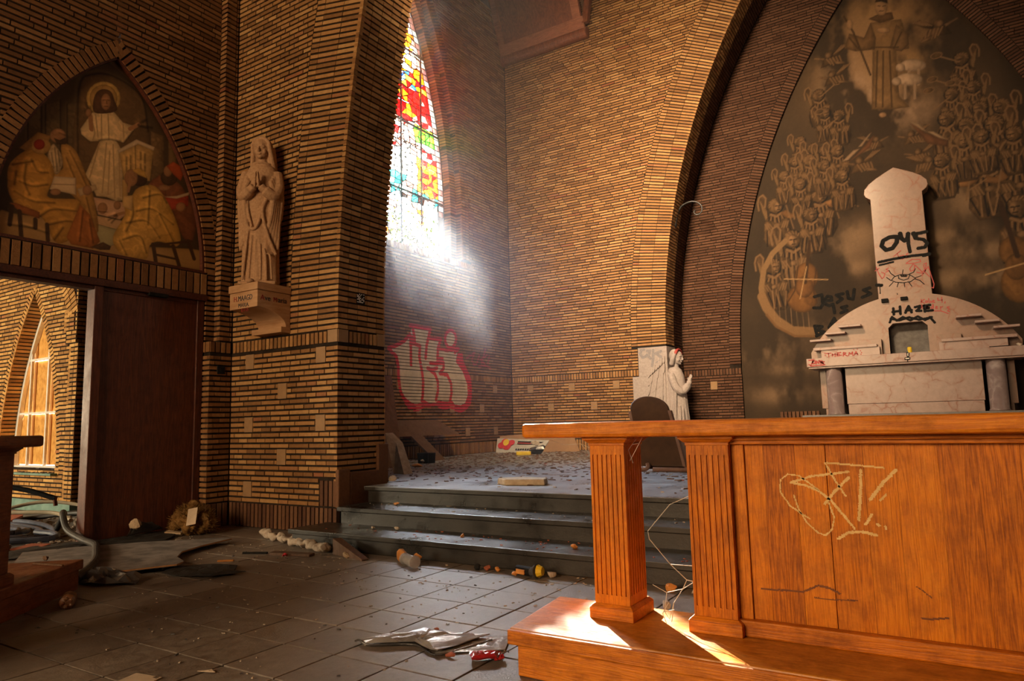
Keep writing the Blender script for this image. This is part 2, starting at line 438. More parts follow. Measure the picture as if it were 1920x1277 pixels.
class MB:
    """collects faces; build() links them as ONE mesh object"""
    def __init__(s):
        s.v, s.f, s.m = [], [], []
    def add(s, vs, fs, mi=0):
        b = len(s.v)
        s.v.extend([tuple(p) for p in vs])
        for f in fs:
            s.f.append([b + i for i in f])
            s.m.append(mi)
        return s
    def box(s, x0, y0, z0, x1, y1, z1, mi=0):
        x0, x1 = min(x0, x1), max(x0, x1)
        y0, y1 = min(y0, y1), max(y0, y1)
        z0, z1 = min(z0, z1), max(z0, z1)
        return s.add([(x0, y0, z0), (x1, y0, z0), (x1, y1, z0), (x0, y1, z0), (x0, y0, z1), (x1, y0, z1), (x1, y1, z1), (x0, y1, z1)],
                     [(0, 3, 2, 1), (4, 5, 6, 7), (0, 1, 5, 4), (1, 2, 6, 5), (2, 3, 7, 6), (3, 0, 4, 7)], mi)
    def hull8(s, bot, top, mi=0):
        n = len(bot)
        fs = [tuple(range(n - 1, -1, -1)), tuple(range(n, 2 * n))]
        fs += [(i, (i + 1) % n, n + (i + 1) % n, n + i) for i in range(n)]
        return s.add(list(bot) + list(top), fs, mi)
    def prism(s, pts, d, mi=0):
        """pts: 3D polygon, d: extrusion vector"""
        d = V3(d)
        return s.hull8([V3(p) for p in pts], [V3(p) + d for p in pts], mi)
    def tube(s, path, r, seg=8, mi=0, caps=True):
        path = [V3(p) for p in path]
        n = len(path)
        rs = r if isinstance(r, (list, tuple)) else [r] * n
        t0 = (path[1] - path[0]).normalized()
        a = t0.orthogonal().normalized()
        rings = []
        for i, p in enumerate(path):
            t = (path[min(i + 1, n - 1)] - path[max(i - 1, 0)])
            t = t.normalized() if t.length > 1e-9 else t0
            a = (a - t * a.dot(t))
            a = a.normalized() if a.length > 1e-6 else t.orthogonal().normalized()
            b = t.cross(a)
            rings.append([p + (a * cos(2 * pi * k / seg) + b * sin(2 * pi * k / seg)) * rs[i] for k in range(seg)])
        vs = [q for rg in rings for q in rg]
        fs = [(i * seg + k, i * seg + (k + 1) % seg, (i + 1) * seg + (k + 1) % seg, (i + 1) * seg + k) for i in range(n - 1) for k in range(seg)]
        if caps:
            fs += [tuple(range(seg - 1, -1, -1)), tuple(range((n - 1) * seg, n * seg))]
        return s.add(vs, fs, mi)
    def lathe(s, prof, c=(0, 0, 0), seg=24, mi=0, sx=1, sy=1):
        vs, fs = [], []
        for r, z in prof:
            for k in range(seg):
                a = 2 * pi * k / seg
                vs.append((c[0] + r * sx * cos(a), c[1] + r * sy * sin(a), c[2] + z))
        for i in range(len(prof) - 1):
            for k in range(seg):
                fs.append((i * seg + k, i * seg + (k + 1) % seg, (i + 1) * seg + (k + 1) % seg, (i + 1) * seg + k))
        fs += [tuple(range(seg - 1, -1, -1)), tuple(range((len(prof) - 1) * seg, len(prof) * seg))]
        return s.add(vs, fs, mi)
    def ell(s, c, r, seg=12, rings=8, rot=None, mi=0):
        c = V3(c)
        vs, fs = [], []
        for i in range(rings + 1):
            t = pi * i / rings
            for k in range(seg):
                a = 2 * pi * k / seg
                p = V3((r[0] * sin(t) * cos(a), r[1] * sin(t) * sin(a), r[2] * cos(t)))
                if rot is not None:
                    p = rot @ p
                vs.append(c + p)
        for i in range(rings):
            for k in range(seg):
                fs.append((i * seg + k, (i + 1) * seg + k, (i + 1) * seg + (k + 1) % seg, i * seg + (k + 1) % seg))
        return s.add(vs, fs, mi)
    def mesh(s, name, mats, org=V3((0, 0, 0)), smooth=False):
        me = bpy.data.meshes.new(name)
        me.from_pydata([(p[0] - org[0], p[1] - org[1], p[2] - org[2]) for p in s.v], [], s.f)
        for m in (mats if isinstance(mats, (list, tuple)) else [mats]):
            me.materials.append(m)
        if any(s.m):
            me.polygons.foreach_set('material_index', s.m)
        if smooth:
            me.polygons.foreach_set('use_smooth', [True] * len(s.f))
        me.update()
        return me
    def build(s, name, mats, parent=None, org=None, smooth=False, bevel=0, local=False, xf=None):
        """org: where the object's own origin goes (world, or parent space when local)"""
        if xf is not None:
            s.v = [tuple(xf @ V3(p)) for p in s.v]
        if org is None:
            org = (wloc(parent) if parent is not None and not local else V3((0, 0, 0)))
        org = V3(org)
        o = bpy.data.objects.new(name, s.mesh(name, mats, org, smooth))
        COL.objects.link(o)
        if parent is not None:
            o.parent = parent
            o.location = org - (V3((0, 0, 0)) if local else wloc(parent))
        else:
            o.location = org
        if bevel:
            b = o.modifiers.new('bevel', 'BEVEL')
            b.width = bevel
            b.segments = 2
            b.limit_method = 'ANGLE'
            b.angle_limit = radians(40)
        return o

def tag(o, label=None, cat=None, group=None, kind=None):
    if label: o['label'] = label
    if cat: o['category'] = cat
    if group: o['group'] = group
    if kind: o['kind'] = kind
    return o

def thing(name, label, cat, loc=(0, 0, 0), rot=(0, 0, 0), group=None):
    o = bpy.data.objects.new(name, None)
    o.empty_display_size = 0.2
    COL.objects.link(o)
    o.location = loc
    o.rotation_euler = rot
    return tag(o, label, cat, group)

def struct(o, label=None):
    o['kind'] = 'structure'
    if label: o['label'] = label
    return o

def rock(c, r, seed, flat=1.0, n=10, rings=6):
    """an irregular lump as MB data"""
    rg = random.Random(seed)
    b = MB()
    b.ell((0, 0, 0), (1, 1, 1), n, rings)
    ks = [(V3((rg.uniform(-1, 1), rg.uniform(-1, 1), rg.uniform(-1, 1))).normalized(), rg.uniform(0.38, 0.85)) for _ in range(13)]
    vs = []
    for p in b.v:
        q = V3(p)
        for d, h in ks:
            e = q.dot(d)
            if e > h:
                q = q - d * (e - h)
        vs.append((c[0] + q.x * r[0], c[1] + q.y * r[1], c[2] + q.z * r[2] * flat))
    b.v = vs
    return b

def bezier(pts, n=10):
    """Catmull-Rom through the points"""
    P = [V3(p) for p in pts]
    P = [P[0] * 2 - P[1]] + P + [P[-1] * 2 - P[-2]]
    o = []
    for i in range(1, len(P) - 2):
        for k in range(n):
            t = k / n
            a, b, c, d = P[i - 1:i + 3]
            o.append(0.5 * ((2 * b) + (c - a) * t + (2 * a - 5 * b + 4 * c - d) * t * t + (3 * b - a - 3 * c + d) * t ** 3))
    o.append(P[-2])
    return o

# ------------------------------------------------------------------ brickwork
PITCH, FACE, JV = 0.0605, 0.0385, 0.013
LS, LH = 0.315, 0.157          # stretcher and header with their joint

class Wall:
    """a flat or curved run of bricks; pieces are (four front corners, outward normal, key)"""
    def __init__(s, parent, mat, seed=1, depth=0.05, name='brick'):
        s.parent, s.mat, s.depth, s.name = parent, mat, depth, name
        s.rg = random.Random(seed)
        s.pc = []
    def quad(s, p, n, key=None, fr=None):
        s.pc.append(([V3(q) for q in p], V3(n), key, fr))
    def flat(s, O, U, Vv, Nn):
        s.O, s.U, s.V, s.N = V3(O), V3(U), V3(Vv), V3(Nn)
        return s
    def at(s, u, v):
        return s.O + s.U * u + s.V * v
    def piece(s, b0, b1, v0, t0, t1, v1):
        """trapezoid: bottom b0..b1 at v0, top t0..t1 at v1"""
        if b1 - b0 < 0.012 and t1 - t0 < 0.012:
            return
        b1 = max(b1, b0 + 0.002)
        t1 = max(t1, t0 + 0.002)
        rect = abs(b0 - t0) < 1e-6 and abs(b1 - t1) < 1e-6
        s.quad([s.at(b0, v0), s.at(b1, v0), s.at(t1, v1), s.at(t0, v1)], s.N,
               (round(b1 - b0, 3), round(v1 - v0, 3)) if rect else None, (s.U, s.V, s.N))
    def row(s, v0, v1, iv, lens, start):
        for lb, lt, rb, rt in iv:
            lo, hi = min(lb, lt), max(rb, rt)
            x = lo - start
            k = 0
            while x < hi:
                L = lens(k)
                a, b = x, x + L - JV
                x += L
                k += 1
                if b <= lo + 0.004:
                    continue
                b0, b1, t0, t1 = max(a, lb), min(b, rb), max(a, lt), min(b, rt)
                if b1 < b0: b0 = b1 = min(max(b0, lb), rb)
                if t1 < t0: t0 = t1 = min(max(t0, lt), rt)
                s.piece(b0, b1, v0, t0, t1, v1)
    def courses(s, v0, v1, left, right, bond='wild', holes=(), anchor=None):
        """left(v), right(v): the edges; holes: (u0, u1, v0, v1) kept free"""
        n = int(round((v1 - v0) / PITCH))
        for k in range(n):
            a = v0 + k * PITCH + (PITCH - FACE) / 2
            b = a + FACE
            iv = [(left(a), left(b), right(a), right(b))]
            for h in holes:
                if h[2] < b and h[3] > a:
                    nv = []
                    for q in iv:
                        if q[0] < h[0] < q[2]:
                            nv.append((q[0], q[1], h[0], h[0]))
                            if h[1] < q[2]:
                                nv.append((h[1], h[1], q[2], q[3]))
                        elif q[0] < h[1] < q[2]:
                            nv.append((h[1], h[1], q[2], q[3]))
                        else:
                            nv.append(q)
                    iv = nv
            iv = [q for q in iv if max(q[2] - q[0], q[3] - q[1]) > 0.015]
            rg = s.rg
            if bond == 'wild':
                ph = rg.choice([0, 1, 2])
                lens = lambda i, ph=ph: LH if (i + ph) % 3 == 2 else LS
                st = rg.choice([0, LH / 2, LH, LH * 1.5]) + LH * 0.25 * (k % 2)
            elif bond == 'cross':
                if k % 2:
                    lens = lambda i: LH
                    st = 0
                else:
                    ph = rg.choice([0, 1, 2, 3])
                    lens = lambda i, ph=ph: LH if (i + ph) % 4 == 3 else LS
                    st = LH / 2 + rg.choice([0, LH])
            elif bond == 'header':
                lens = lambda i: LH * 0.93
                st = 0
            if anchor is not None:
                for q in iv:
                    s.row(a, b, [q], lens, (min(q[0], q[1]) - anchor) % LH + st)
            else:
                s.row(a, b, iv, lens, st)
    def soldiers(s, v0, v1, u0, u1, w=0.066):
        n = max(1, int(round((u1 - u0) / w)))
        w = (u1 - u0) / n
        for k in range(n):
            a = u0 + k * w + 0.010
            b = u0 + (k + 1) * w - 0.010
            s.piece(a, b, v0 + 0.008, a, b, v1 - 0.008)
    def ring(s, cu, cv, cols, th0, th1, sgn=-1, pitch=PITCH, face=FACE):
        """voussoirs; cols: (r0, r1); angle from the horizontal; sgn -1: arc lies left of its centre"""
        r = cols[0][0]
        n = int(round((th1 - th0) * r / pitch))
        dt = (th1 - th0) / n
        for k in range(n):
            a = th0 + dt * k + dt * (1 - face / pitch) / 2
            b = a + dt * face / pitch
            for r0, r1 in cols:
                P = [s.at(cu + sgn * rr * cos(t), cv + rr * sin(t)) for rr, t in ((r1, a), (r0, a), (r0, b), (r1, b))]
                if sgn > 0:
                    P = [P[1], P[0], P[3], P[2]]
                s.quad(P, s.N)
    def emit(s, n_ind=300, jitter=0.003, stuff='brickwork'):
        rg = s.rg
        pcs = sorted(s.pc, key=lambda q: ((q[0][0] + q[0][2]) / 2 - EYE).length)
        cache = {}
        j = MB()
        pw = wloc(s.parent)
        for i, (P, n, key, fr) in enumerate(pcs):
            c = (P[0] + P[1] + P[2] + P[3]) / 4
            pr = rg.uniform(-jitter, jitter)
            if i < n_ind:
                if key is not None and (key, tuple(fr[0])) in cache:
                    me = cache[(key, tuple(fr[0]))]
                else:
                    b = MB()
                    bk = [q - n * s.depth for q in P]
                    b.hull8(bk, P)
                    me = b.mesh(s.name, s.mat, c)
                    if key is not None:
                        cache[(key, tuple(fr[0]))] = me
                o = bpy.data.objects.new(s.name, me)
                COL.objects.link(o)
                o.parent = s.parent
                o.location = c + n * pr - pw
            else:
                vs = [q + n * (pr + rg.uniform(-.0012, .0012)) for q in P]
                j.add(vs + [q - n * s.depth for q in P],
                      [(0, 1, 2, 3), (0, 4, 5, 1), (1, 5, 6, 2), (2, 6, 7, 3), (3, 7, 4, 0)])
        if j.f:
            o = j.build(stuff, s.mat, s.parent)
            o['kind'] = 'stuff'
        return s

def const(x):
    return lambda v: x

def arc_left(cu, cv, r, base):
    """u of an arc that bends right as it rises from v = cv"""
    return lambda v: cu - sqrt(max(0.0, r * r - max(0.0, v - cv) ** 2)) if v > cv else base

# flat paint on a surface: strokes and fills are cut to rows, so they follow the brick faces
def paint_on(name, mat, parent, O, U, Vv, Nn, fills=(), strokes=(), du=0.012, rows=None, lift=0.004, label=None, mats=None, jitter=0):
    """fills: (mat index, polygon); strokes: (mat index, width, polyline); rows: list of (v0, v1) or None"""
    O, U, Vv, Nn = V3(O), V3(U), V3(Vv), V3(Nn)
    pts = [p for f in fills for p in f[1]] + [p for q in strokes for p in q[2]]
    wmax = max([q[1] for q in strokes] + [0])
    u0 = min(p[0] for p in pts) - wmax
    u1 = max(p[0] for p in pts) + wmax
    v0 = min(p[1] for p in pts) - wmax
    v1 = max(p[1] for p in pts) + wmax
    if rows is None:
        n = int((v1 - v0) / du) + 1
        rows = [(v0 + i * du, v0 + (i + 1) * du) for i in range(n)]
    us = np.arange(u0, u1, du) + du / 2
    b = MB()
    rg = random.Random(len(pts))
    for ra, rb in rows:
        if rb < v0 or ra > v1:
            continue
        vm = (ra + rb) / 2
        idx = np.full(len(us), -1)
        for mi, poly in fills:
            ins = np.zeros(len(us), bool)
            m = len(poly)
            for i in range(m):
                (x1, y1), (x2, y2) = poly[i], poly[(i + 1) % m]
                if (y1 > vm) != (y2 > vm):
                    ins ^= us < x1 + (vm - y1) / (y2 - y1) * (x2 - x1)
            idx[ins] = mi
        for mi, wd, pl in strokes:
            d = np.full(len(us), 1e9)
            for (x1, y1), (x2, y2) in zip(pl[:-1], pl[1:]):
                if min(y1, y2) - wd > vm or max(y1, y2) + wd < vm:
                    continue
                L2 = (x2 - x1) ** 2 + (y2 - y1) ** 2 + 1e-12
                t = np.clip(((us - x1) * (x2 - x1) + (vm - y1) * (y2 - y1)) / L2, 0, 1)
                d = np.minimum(d, np.hypot(us - x1 - t * (x2 - x1), vm - y1 - t * (y2 - y1)))
            if len(pl) == 1:
                d = np.hypot(us - pl[0][0], vm - pl[0][1])
            e = wd / 2
            if jitter:
                e = e * (1 + jitter * (np.random.RandomState(int(abs(vm) * 9999) % 99991).rand(len(us)) - 0.4))
            idx[d < e] = mi
        i = 0
        while i < len(us):
            if idx[i] < 0:
                i += 1
                continue
            k = i
            while k + 1 < len(us) and idx[k + 1] == idx[i]:
                k += 1
            a, c = us[i] - du / 2, us[k] + du / 2
            b.add([O + U * a + Vv * ra + Nn * lift, O + U * c + Vv * ra + Nn * lift, O + U * c + Vv * rb + Nn * lift, O + U * a + Vv * rb + Nn * lift],
                  [(0, 1, 2, 3)], int(idx[i]))
            i = k + 1
    if not b.f:
        return None
    o = b.build(name, mats or mat, parent)
    if label:
        o['label'] = label
    return o

# ------------------------------------------------------------------ drawn outlines, in metres on their own surfaces
G_WALL_F = [(0,[(9.352,2.488),(9.711,2.611),(9.936,2.783),(10.008,2.978),(10.545,2.967),(10.495,2.788),(10.869,2.795),(10.835,2.592),(11.43,2.618),(11.359,2.379),(11.581,2.177),(11.74,1.928),(11.754,1.693),(11.663,1.535),(11.498,1.475),(11.306,1.493),(11.213,1.568),(11.057,1.547),(10.755,1.561),(10.696,1.524),(10.492,1.522),(10.294,1.555),(10.238,1.501),(10.046,1.488),(9.833,1.549),(9.703,1.668),(9.642,1.857),(9.618,2.063),(9.594,2.27),(9.528,2.404)]),(0,[(11.357,2.831),(11.343,2.767),(11.306,2.711),(11.251,2.671),(11.188,2.654),(11.125,2.661),(11.073,2.692),(11.039,2.741),(11.028,2.802),(11.042,2.865),(11.078,2.92),(11.132,2.961),(11.195,2.979),(11.258,2.973),(11.311,2.943),(11.346,2.893)]),(1,[(11.428,2.539),(11.592,2.571),(11.62,2.395),(11.749,2.225),(11.898,2.013),(11.902,1.696),(11.863,1.498),(11.692,1.379),(11.494,1.321),(11.303,1.359),(11.147,1.416),(10.962,1.378),(10.782,1.414),(10.695,1.469),(10.52,1.431),(10.349,1.43),(10.153,1.348),(10.017,1.348),(10.017,1.376),(9.884,1.393),(9.754,1.513),(9.832,1.532),(10.046,1.481),(10.238,1.501),(10.306,1.573),(10.492,1.514),(10.696,1.524),(10.755,1.561),(11.057,1.535),(11.213,1.568),(11.306,1.485),(11.51,1.467),(11.663,1.527),(11.754,1.685),(11.74,1.92),(11.581,2.177),(11.359,2.36)]),(1,[(10.742,2.416),(10.953,2.43),(10.951,2.335),(10.74,2.322)]),(1,[(9.957,2.775),(10.066,2.785),(10.098,2.625),(10.225,2.607),(10.208,2.576),(9.977,2.594)])]
G_WALL_S = [(1,0.075,[(9.962,2.222),(9.956,2.631),(9.936,2.791),(9.764,2.65),(9.581,2.565),(9.342,2.487),(9.442,2.415),(9.554,2.354),(9.604,2.166),(9.617,1.925),(9.662,1.719),(9.754,1.583),(9.912,1.498),(10.072,1.446)]),(1,0.075,[(9.938,2.963),(10.258,2.96),(10.545,2.96),(10.484,2.787),(10.423,2.615),(10.391,2.374)]),(1,0.075,[(10.008,2.96),(10.061,2.766),(10.076,2.623),(10.225,2.599),(10.205,2.38),(10.274,2.131),(10.311,1.916),(10.296,1.663),(10.267,1.555)]),(1,0.075,[(10.512,2.771),(10.869,2.784),(10.775,2.587),(10.758,2.342),(10.89,2.331)]),(1,0.075,[(10.835,2.592),(11.079,2.572),(11.333,2.618),(11.463,2.64),(11.331,2.552)]),(1,0.075,[(11.377,2.833),(11.366,2.776),(11.338,2.724),(11.296,2.681),(11.244,2.651),(11.187,2.638),(11.131,2.642),(11.081,2.663),(11.042,2.699),(11.018,2.746),(11.01,2.8),(11.02,2.855),(11.046,2.907),(11.087,2.95),(11.139,2.981),(11.195,2.995),(11.252,2.992),(11.303,2.971),(11.343,2.935),(11.369,2.888),(11.377,2.833)]),(1,0.075,[(10.534,2.291),(10.739,2.296),(10.951,2.316),(10.948,2.203),(10.825,2.102)]),(1,0.075,[(10.445,2.183),(10.59,2.165),(10.738,2.199)]),(1,0.075,[(10.503,2.161),(10.676,2.077),(10.762,1.932),(10.759,1.746),(10.697,1.579)]),(1,0.075,[(10.825,2.102),(11.069,2.076),(11.189,1.909),(11.198,1.719),(11.15,1.567)]),(2,0.045,[(11.735,2.462),(11.928,2.547),(12.033,2.611),(11.924,2.434),(11.99,2.338),(12.095,2.364),(12.207,2.554)]),(2,0.045,[(12.442,2.695),(12.272,2.374)]),(2,0.045,[(12.496,2.574),(12.239,2.454),(12.402,2.382)]),(2,0.045,[(12.584,2.559),(12.519,2.389)]),(2,0.045,[(12.164,2.307),(12.415,2.341),(12.633,2.299)])]
G_TABLE = [(0,0.0056,[(-0.523,0.686),(-0.594,0.734),(-0.629,0.79),(-0.625,0.838),(-0.594,0.861),(-0.553,0.857),(-0.483,0.803)]),(0,0.0056,[(-0.576,0.778),(-0.562,0.723),(-0.533,0.669),(-0.495,0.633),(-0.468,0.624),(-0.442,0.648),(-0.431,0.695),(-0.447,0.753)]),(0,0.0084,[(-0.36,0.657),(-0.438,0.762),(-0.483,0.799),(-0.531,0.819),(-0.584,0.828),(-0.504,0.855),(-0.367,0.875)]),(0,0.0102,[(-0.369,0.852),(-0.411,0.809),(-0.461,0.748)]),(0,0.0065,[(-0.383,0.781),(-0.417,0.839),(-0.45,0.91),(-0.365,0.903),(-0.241,0.892)]),(0,0.0093,[(-0.323,0.882),(-0.329,0.799),(-0.343,0.691)]),(0,0.0112,[(-0.202,0.884),(-0.249,0.834),(-0.297,0.771)]),(0,0.0093,[(-0.297,0.712),(-0.321,0.674)]),(0,0.0102,[(-0.421,0.614),(-0.385,0.64),(-0.338,0.646),(-0.287,0.636)]),(0,0.0084,[(-0.263,0.769),(-0.242,0.79)]),(0,0.0102,[(-0.278,0.678),(-0.275,0.674)]),(0,0.0093,[(-0.253,0.67),(-0.252,0.664)]),(1,0.0074,[(-0.727,0.394),(-0.702,0.393),(-0.634,0.395),(-0.568,0.396),(-0.509,0.427),(-0.47,0.422),(-0.431,0.404)]),(1,0.0047,[(-0.525,0.379),(-0.474,0.377),(-0.373,0.384)]),(1,0.0065,[(-0.16,0.346),(-0.132,0.344),(-0.074,0.356)]),(1,0.0037,[(-0.166,0.457),(-0.145,0.442),(-0.123,0.423)])]
G_STELE = [(0,0.0743,[(-0.604,4.342),(-0.718,4.35),(-0.828,4.301),(-0.861,4.206),(-0.794,4.117),(-0.687,4.134),(-0.613,4.233),(-0.597,4.319),(-0.651,4.35)]),(0,0.0743,[(-0.544,4.388),(-0.529,4.292),(-0.48,4.244),(-0.43,4.285),(-0.418,4.366)]),(0,0.0595,[(-0.419,4.345),(-0.429,4.17),(-0.413,4.025)]),(0,0.0595,[(-0.128,4.357),(-0.23,4.346),(-0.337,4.348),(-0.311,4.261),(-0.185,4.218),(-0.133,4.14),(-0.175,4.075),(-0.28,4.07)]),(0,0.0842,[(-0.331,4.352),(-0.307,4.304)]),(0,0.0496,[(-0.936,3.905),(-0.674,3.933),(-0.391,3.946),(-0.126,3.938)]),(0,0.0347,[(-0.921,3.847),(-0.698,3.877)]),(0,0.0644,[(-0.208,3.929),(-0.12,3.941)]),(0,0.0595,[(-0.998,3.48),(-0.921,3.466)]),(0,0.0173,[(-0.949,3.44),(-0.952,3.315)]),(0,0.014,[(-0.753,3.537),(-0.701,3.596),(-0.604,3.626),(-0.456,3.606),(-0.369,3.529)]),(0,0.014,[(-0.753,3.537),(-0.69,3.495),(-0.56,3.468),(-0.448,3.475),(-0.37,3.525)]),(0,0.014,[(-0.634,3.608),(-0.629,3.553),(-0.556,3.515),(-0.48,3.533),(-0.453,3.595)]),(0,0.014,[(-0.691,3.605),(-0.752,3.668),(-0.776,3.727)]),(0,0.014,[(-0.567,3.621),(-0.551,3.706)]),(0,0.014,[(-0.455,3.617),(-0.388,3.64),(-0.356,3.701)]),(0,0.014,[(-0.762,3.538),(-0.824,3.601)]),(0,0.014,[(-0.359,3.539),(-0.275,3.56)]),(0,0.014,[(-0.371,3.512),(-0.3,3.477),(-0.242,3.401)]),(0,0.014,[(-0.727,3.5),(-0.794,3.432)]),(0,0.014,[(-0.644,3.478),(-0.668,3.405)]),(0,0.014,[(-0.551,3.462),(-0.548,3.39)]),(0,0.014,[(-0.476,3.468),(-0.436,3.387)]),(0,0.014,[(-0.678,3.286),(-0.674,3.22)]),(1,0.015,[(-1.007,3.748),(-0.935,3.793)]),(1,0.015,[(-0.981,3.822),(-0.952,3.696),(-0.902,3.589)]),(1,0.015,[(-0.903,3.711),(-0.847,3.681),(-0.867,3.618),(-0.902,3.589)]),(1,0.015,[(-0.782,3.772),(-0.822,3.755),(-0.783,3.717),(-0.836,3.702)]),(1,0.015,[(-0.68,3.978),(-0.559,4.07)]),(1,0.015,[(-0.62,4.024),(-0.582,3.908)]),(1,0.015,[(-0.577,3.973),(-0.52,3.976),(-0.505,3.93),(-0.554,3.904)]),(1,0.015,[(-0.442,4.008),(-0.477,3.991),(-0.438,3.942),(-0.478,3.915)]),(1,0.015,[(-0.495,3.819),(-0.397,3.881),(-0.269,3.862),(-0.263,3.818),(-0.384,3.803),(-0.476,3.816)]),(1,0.015,[(-0.385,3.792),(-0.444,3.713),(-0.433,3.664),(-0.376,3.682),(-0.359,3.767),(-0.385,3.792)]),(1,0.015,[(-0.35,3.765),(-0.252,3.622),(-0.212,3.659),(-0.223,3.747)]),(1,0.015,[(-0.266,3.559),(-0.153,3.716),(-0.09,3.385),(-0.104,3.313),(-0.139,3.328)]),(1,0.015,[(-0.221,3.768),(-0.175,3.783),(-0.212,3.616),(-0.142,3.521)]),(1,0.015,[(-0.342,3.634),(-0.235,3.598)])]
G_PUPIL = [(0,[(-0.605,3.615),(-0.484,3.599),(-0.505,3.569),(-0.589,3.581)])]
G_RETABLE = [(0,0.045,[(-0.762,3.01),(-0.761,2.897)]),(0,0.045,[(-0.777,2.944),(-0.658,2.954)]),(0,0.045,[(-0.652,3.032),(-0.653,2.897)]),(0,0.045,[(-0.574,2.911),(-0.516,3.024),(-0.477,2.908)]),(0,0.045,[(-0.561,2.95),(-0.474,2.948)]),(0,0.045,[(-0.413,2.995),(-0.339,3.009),(-0.346,2.97),(-0.399,2.926),(-0.327,2.919)]),(0,0.045,[(-0.268,3.012),(-0.268,2.901)]),(0,0.045,[(-0.279,3.002),(-0.183,3.01)]),(0,0.045,[(-0.273,2.957),(-0.206,2.961)]),(0,0.045,[(-0.267,2.908),(-0.15,2.911)]),(0,0.04,[(-0.837,2.757),(-0.794,2.855),(-0.721,2.78),(-0.619,2.837),(-0.508,2.763),(-0.388,2.825),(-0.28,2.747),(-0.173,2.791)]),(0,0.04,[(-0.816,2.823),(-0.682,2.78),(-0.523,2.823),(-0.374,2.763),(-0.221,2.779)]),(0,0.04,[(-0.201,2.794),(-0.135,2.688)]),(1,0.016,[(-0.306,3.128),(-0.32,3.056)]),(1,0.016,[(-0.259,3.123),(-0.313,3.091),(-0.265,3.05)]),(1,0.016,[(-0.243,3.087),(-0.215,3.089),(-0.217,3.058),(-0.245,3.061),(-0.243,3.087)]),(1,0.016,[(-0.193,3.126),(-0.195,3.055),(-0.161,3.056),(-0.162,3.083)]),(1,0.016,[(-0.141,3.071),(-0.107,3.076),(-0.124,3.092),(-0.142,3.058),(-0.106,3.045)]),(1,0.016,[(-0.053,3.121),(-0.056,3.077),(0.009,3.081)]),(1,0.016,[(0.004,3.13),(0.006,3.037)]),(1,0.016,[(0.052,3.043),(0.044,3.015)]),(1,0.016,[(-0.314,3.029),(-0.316,2.962)]),(1,0.016,[(-0.315,3.024),(-0.268,3.012),(-0.308,2.988),(-0.264,2.945)]),(1,0.016,[(-0.243,2.972),(-0.204,2.983),(-0.232,2.997),(-0.241,2.954),(-0.203,2.95)]),(1,0.016,[(-0.136,3.02),(-0.136,2.942),(-0.17,2.946),(-0.164,2.972),(-0.134,2.973)]),(1,0.016,[(-0.104,2.95),(-0.066,2.961),(-0.092,2.977),(-0.1,2.934),(-0.068,2.931)]),(1,0.016,[(-0.028,2.964),(-0.027,2.908)]),(1,0.016,[(-0.024,2.948),(0.008,2.96)]),(1,0.016,[(0.109,2.948),(0.071,2.942),(0.105,2.905),(0.075,2.875),(0.105,2.859)]),(1,0.016,[(-0.155,2.9),(-0.025,2.886),(0.08,2.827)])]
G_BLOCK = [(0,0.018,[(-1.916,2.241),(-1.831,2.247)]),(0,0.018,[(-1.874,2.243),(-1.874,2.181)]),(0,0.018,[(-1.811,2.234),(-1.811,2.183)]),(0,0.018,[(-1.813,2.211),(-1.76,2.219)]),(0,0.018,[(-1.759,2.241),(-1.757,2.179)]),(0,0.018,[(-1.727,2.239),(-1.665,2.246)]),(0,0.018,[(-1.73,2.209),(-1.684,2.213)]),(0,0.018,[(-1.727,2.239),(-1.727,2.182),(-1.658,2.195)]),(0,0.018,[(-1.628,2.175),(-1.619,2.242),(-1.579,2.228),(-1.614,2.206),(-1.556,2.174)]),(0,0.018,[(-1.535,2.179),(-1.521,2.235),(-1.493,2.199),(-1.469,2.243),(-1.464,2.174)]),(0,0.018,[(-1.443,2.18),(-1.408,2.245),(-1.383,2.18)]),(0,0.018,[(-1.43,2.201),(-1.389,2.203)]),(0,0.018,[(-1.936,2.254),(-1.935,2.25)]),(0,0.018,[(-1.936,2.208),(-1.934,2.204)]),(0,0.018,[(-1.337,2.255),(-1.335,2.251)]),(0,0.018,[(-1.319,2.22),(-1.317,2.215)]),(0,0.018,[(-1.332,2.187),(-1.33,2.183)]),(0,0.018,[(-1.446,2.286),(-1.444,2.281)]),(0,0.018,[(-1.385,2.288),(-1.383,2.284)])]
G_MENSA = [(0,0.022,[(-2.16,2.106),(-2.076,2.112),(-2.135,2.014),(-2.166,2.028)]),(0,0.022,[(-2.099,2.091),(-2.057,2.088),(-2.056,2.043),(-2.098,2.041),(-2.099,2.091)]),(0,0.022,[(-2.04,2.037),(-2.032,2.086),(-1.998,2.039),(-1.988,2.095)]),(0,0.022,[(-1.933,2.08),(-1.97,2.087),(-1.967,2.037),(-1.919,2.038)]),(0,0.022,[(-1.965,2.064),(-1.934,2.066)]),(0,0.022,[(-1.903,2.066),(-1.951,2.058),(-1.916,2.023),(-1.897,2.006),(-2.021,2.002),(-2.136,1.999)]),(1,0.016,[(-0.578,2.136),(-0.581,1.978)])]
G_MENSA_F = [(1,[(-0.623,2.05),(-0.535,2.052),(-0.539,2.006),(-0.627,2.006)]),(1,[(-0.589,2.13),(-0.539,2.133),(-0.553,2.054),(-0.59,2.052)])]
G_MENSA_W = [(2,[(-0.574,2.121),(-0.559,2.12),(-0.563,2.071),(-0.577,2.072)]),(2,[(-0.609,2.041),(-0.551,2.041),(-0.552,2.024),(-0.611,2.024)])]
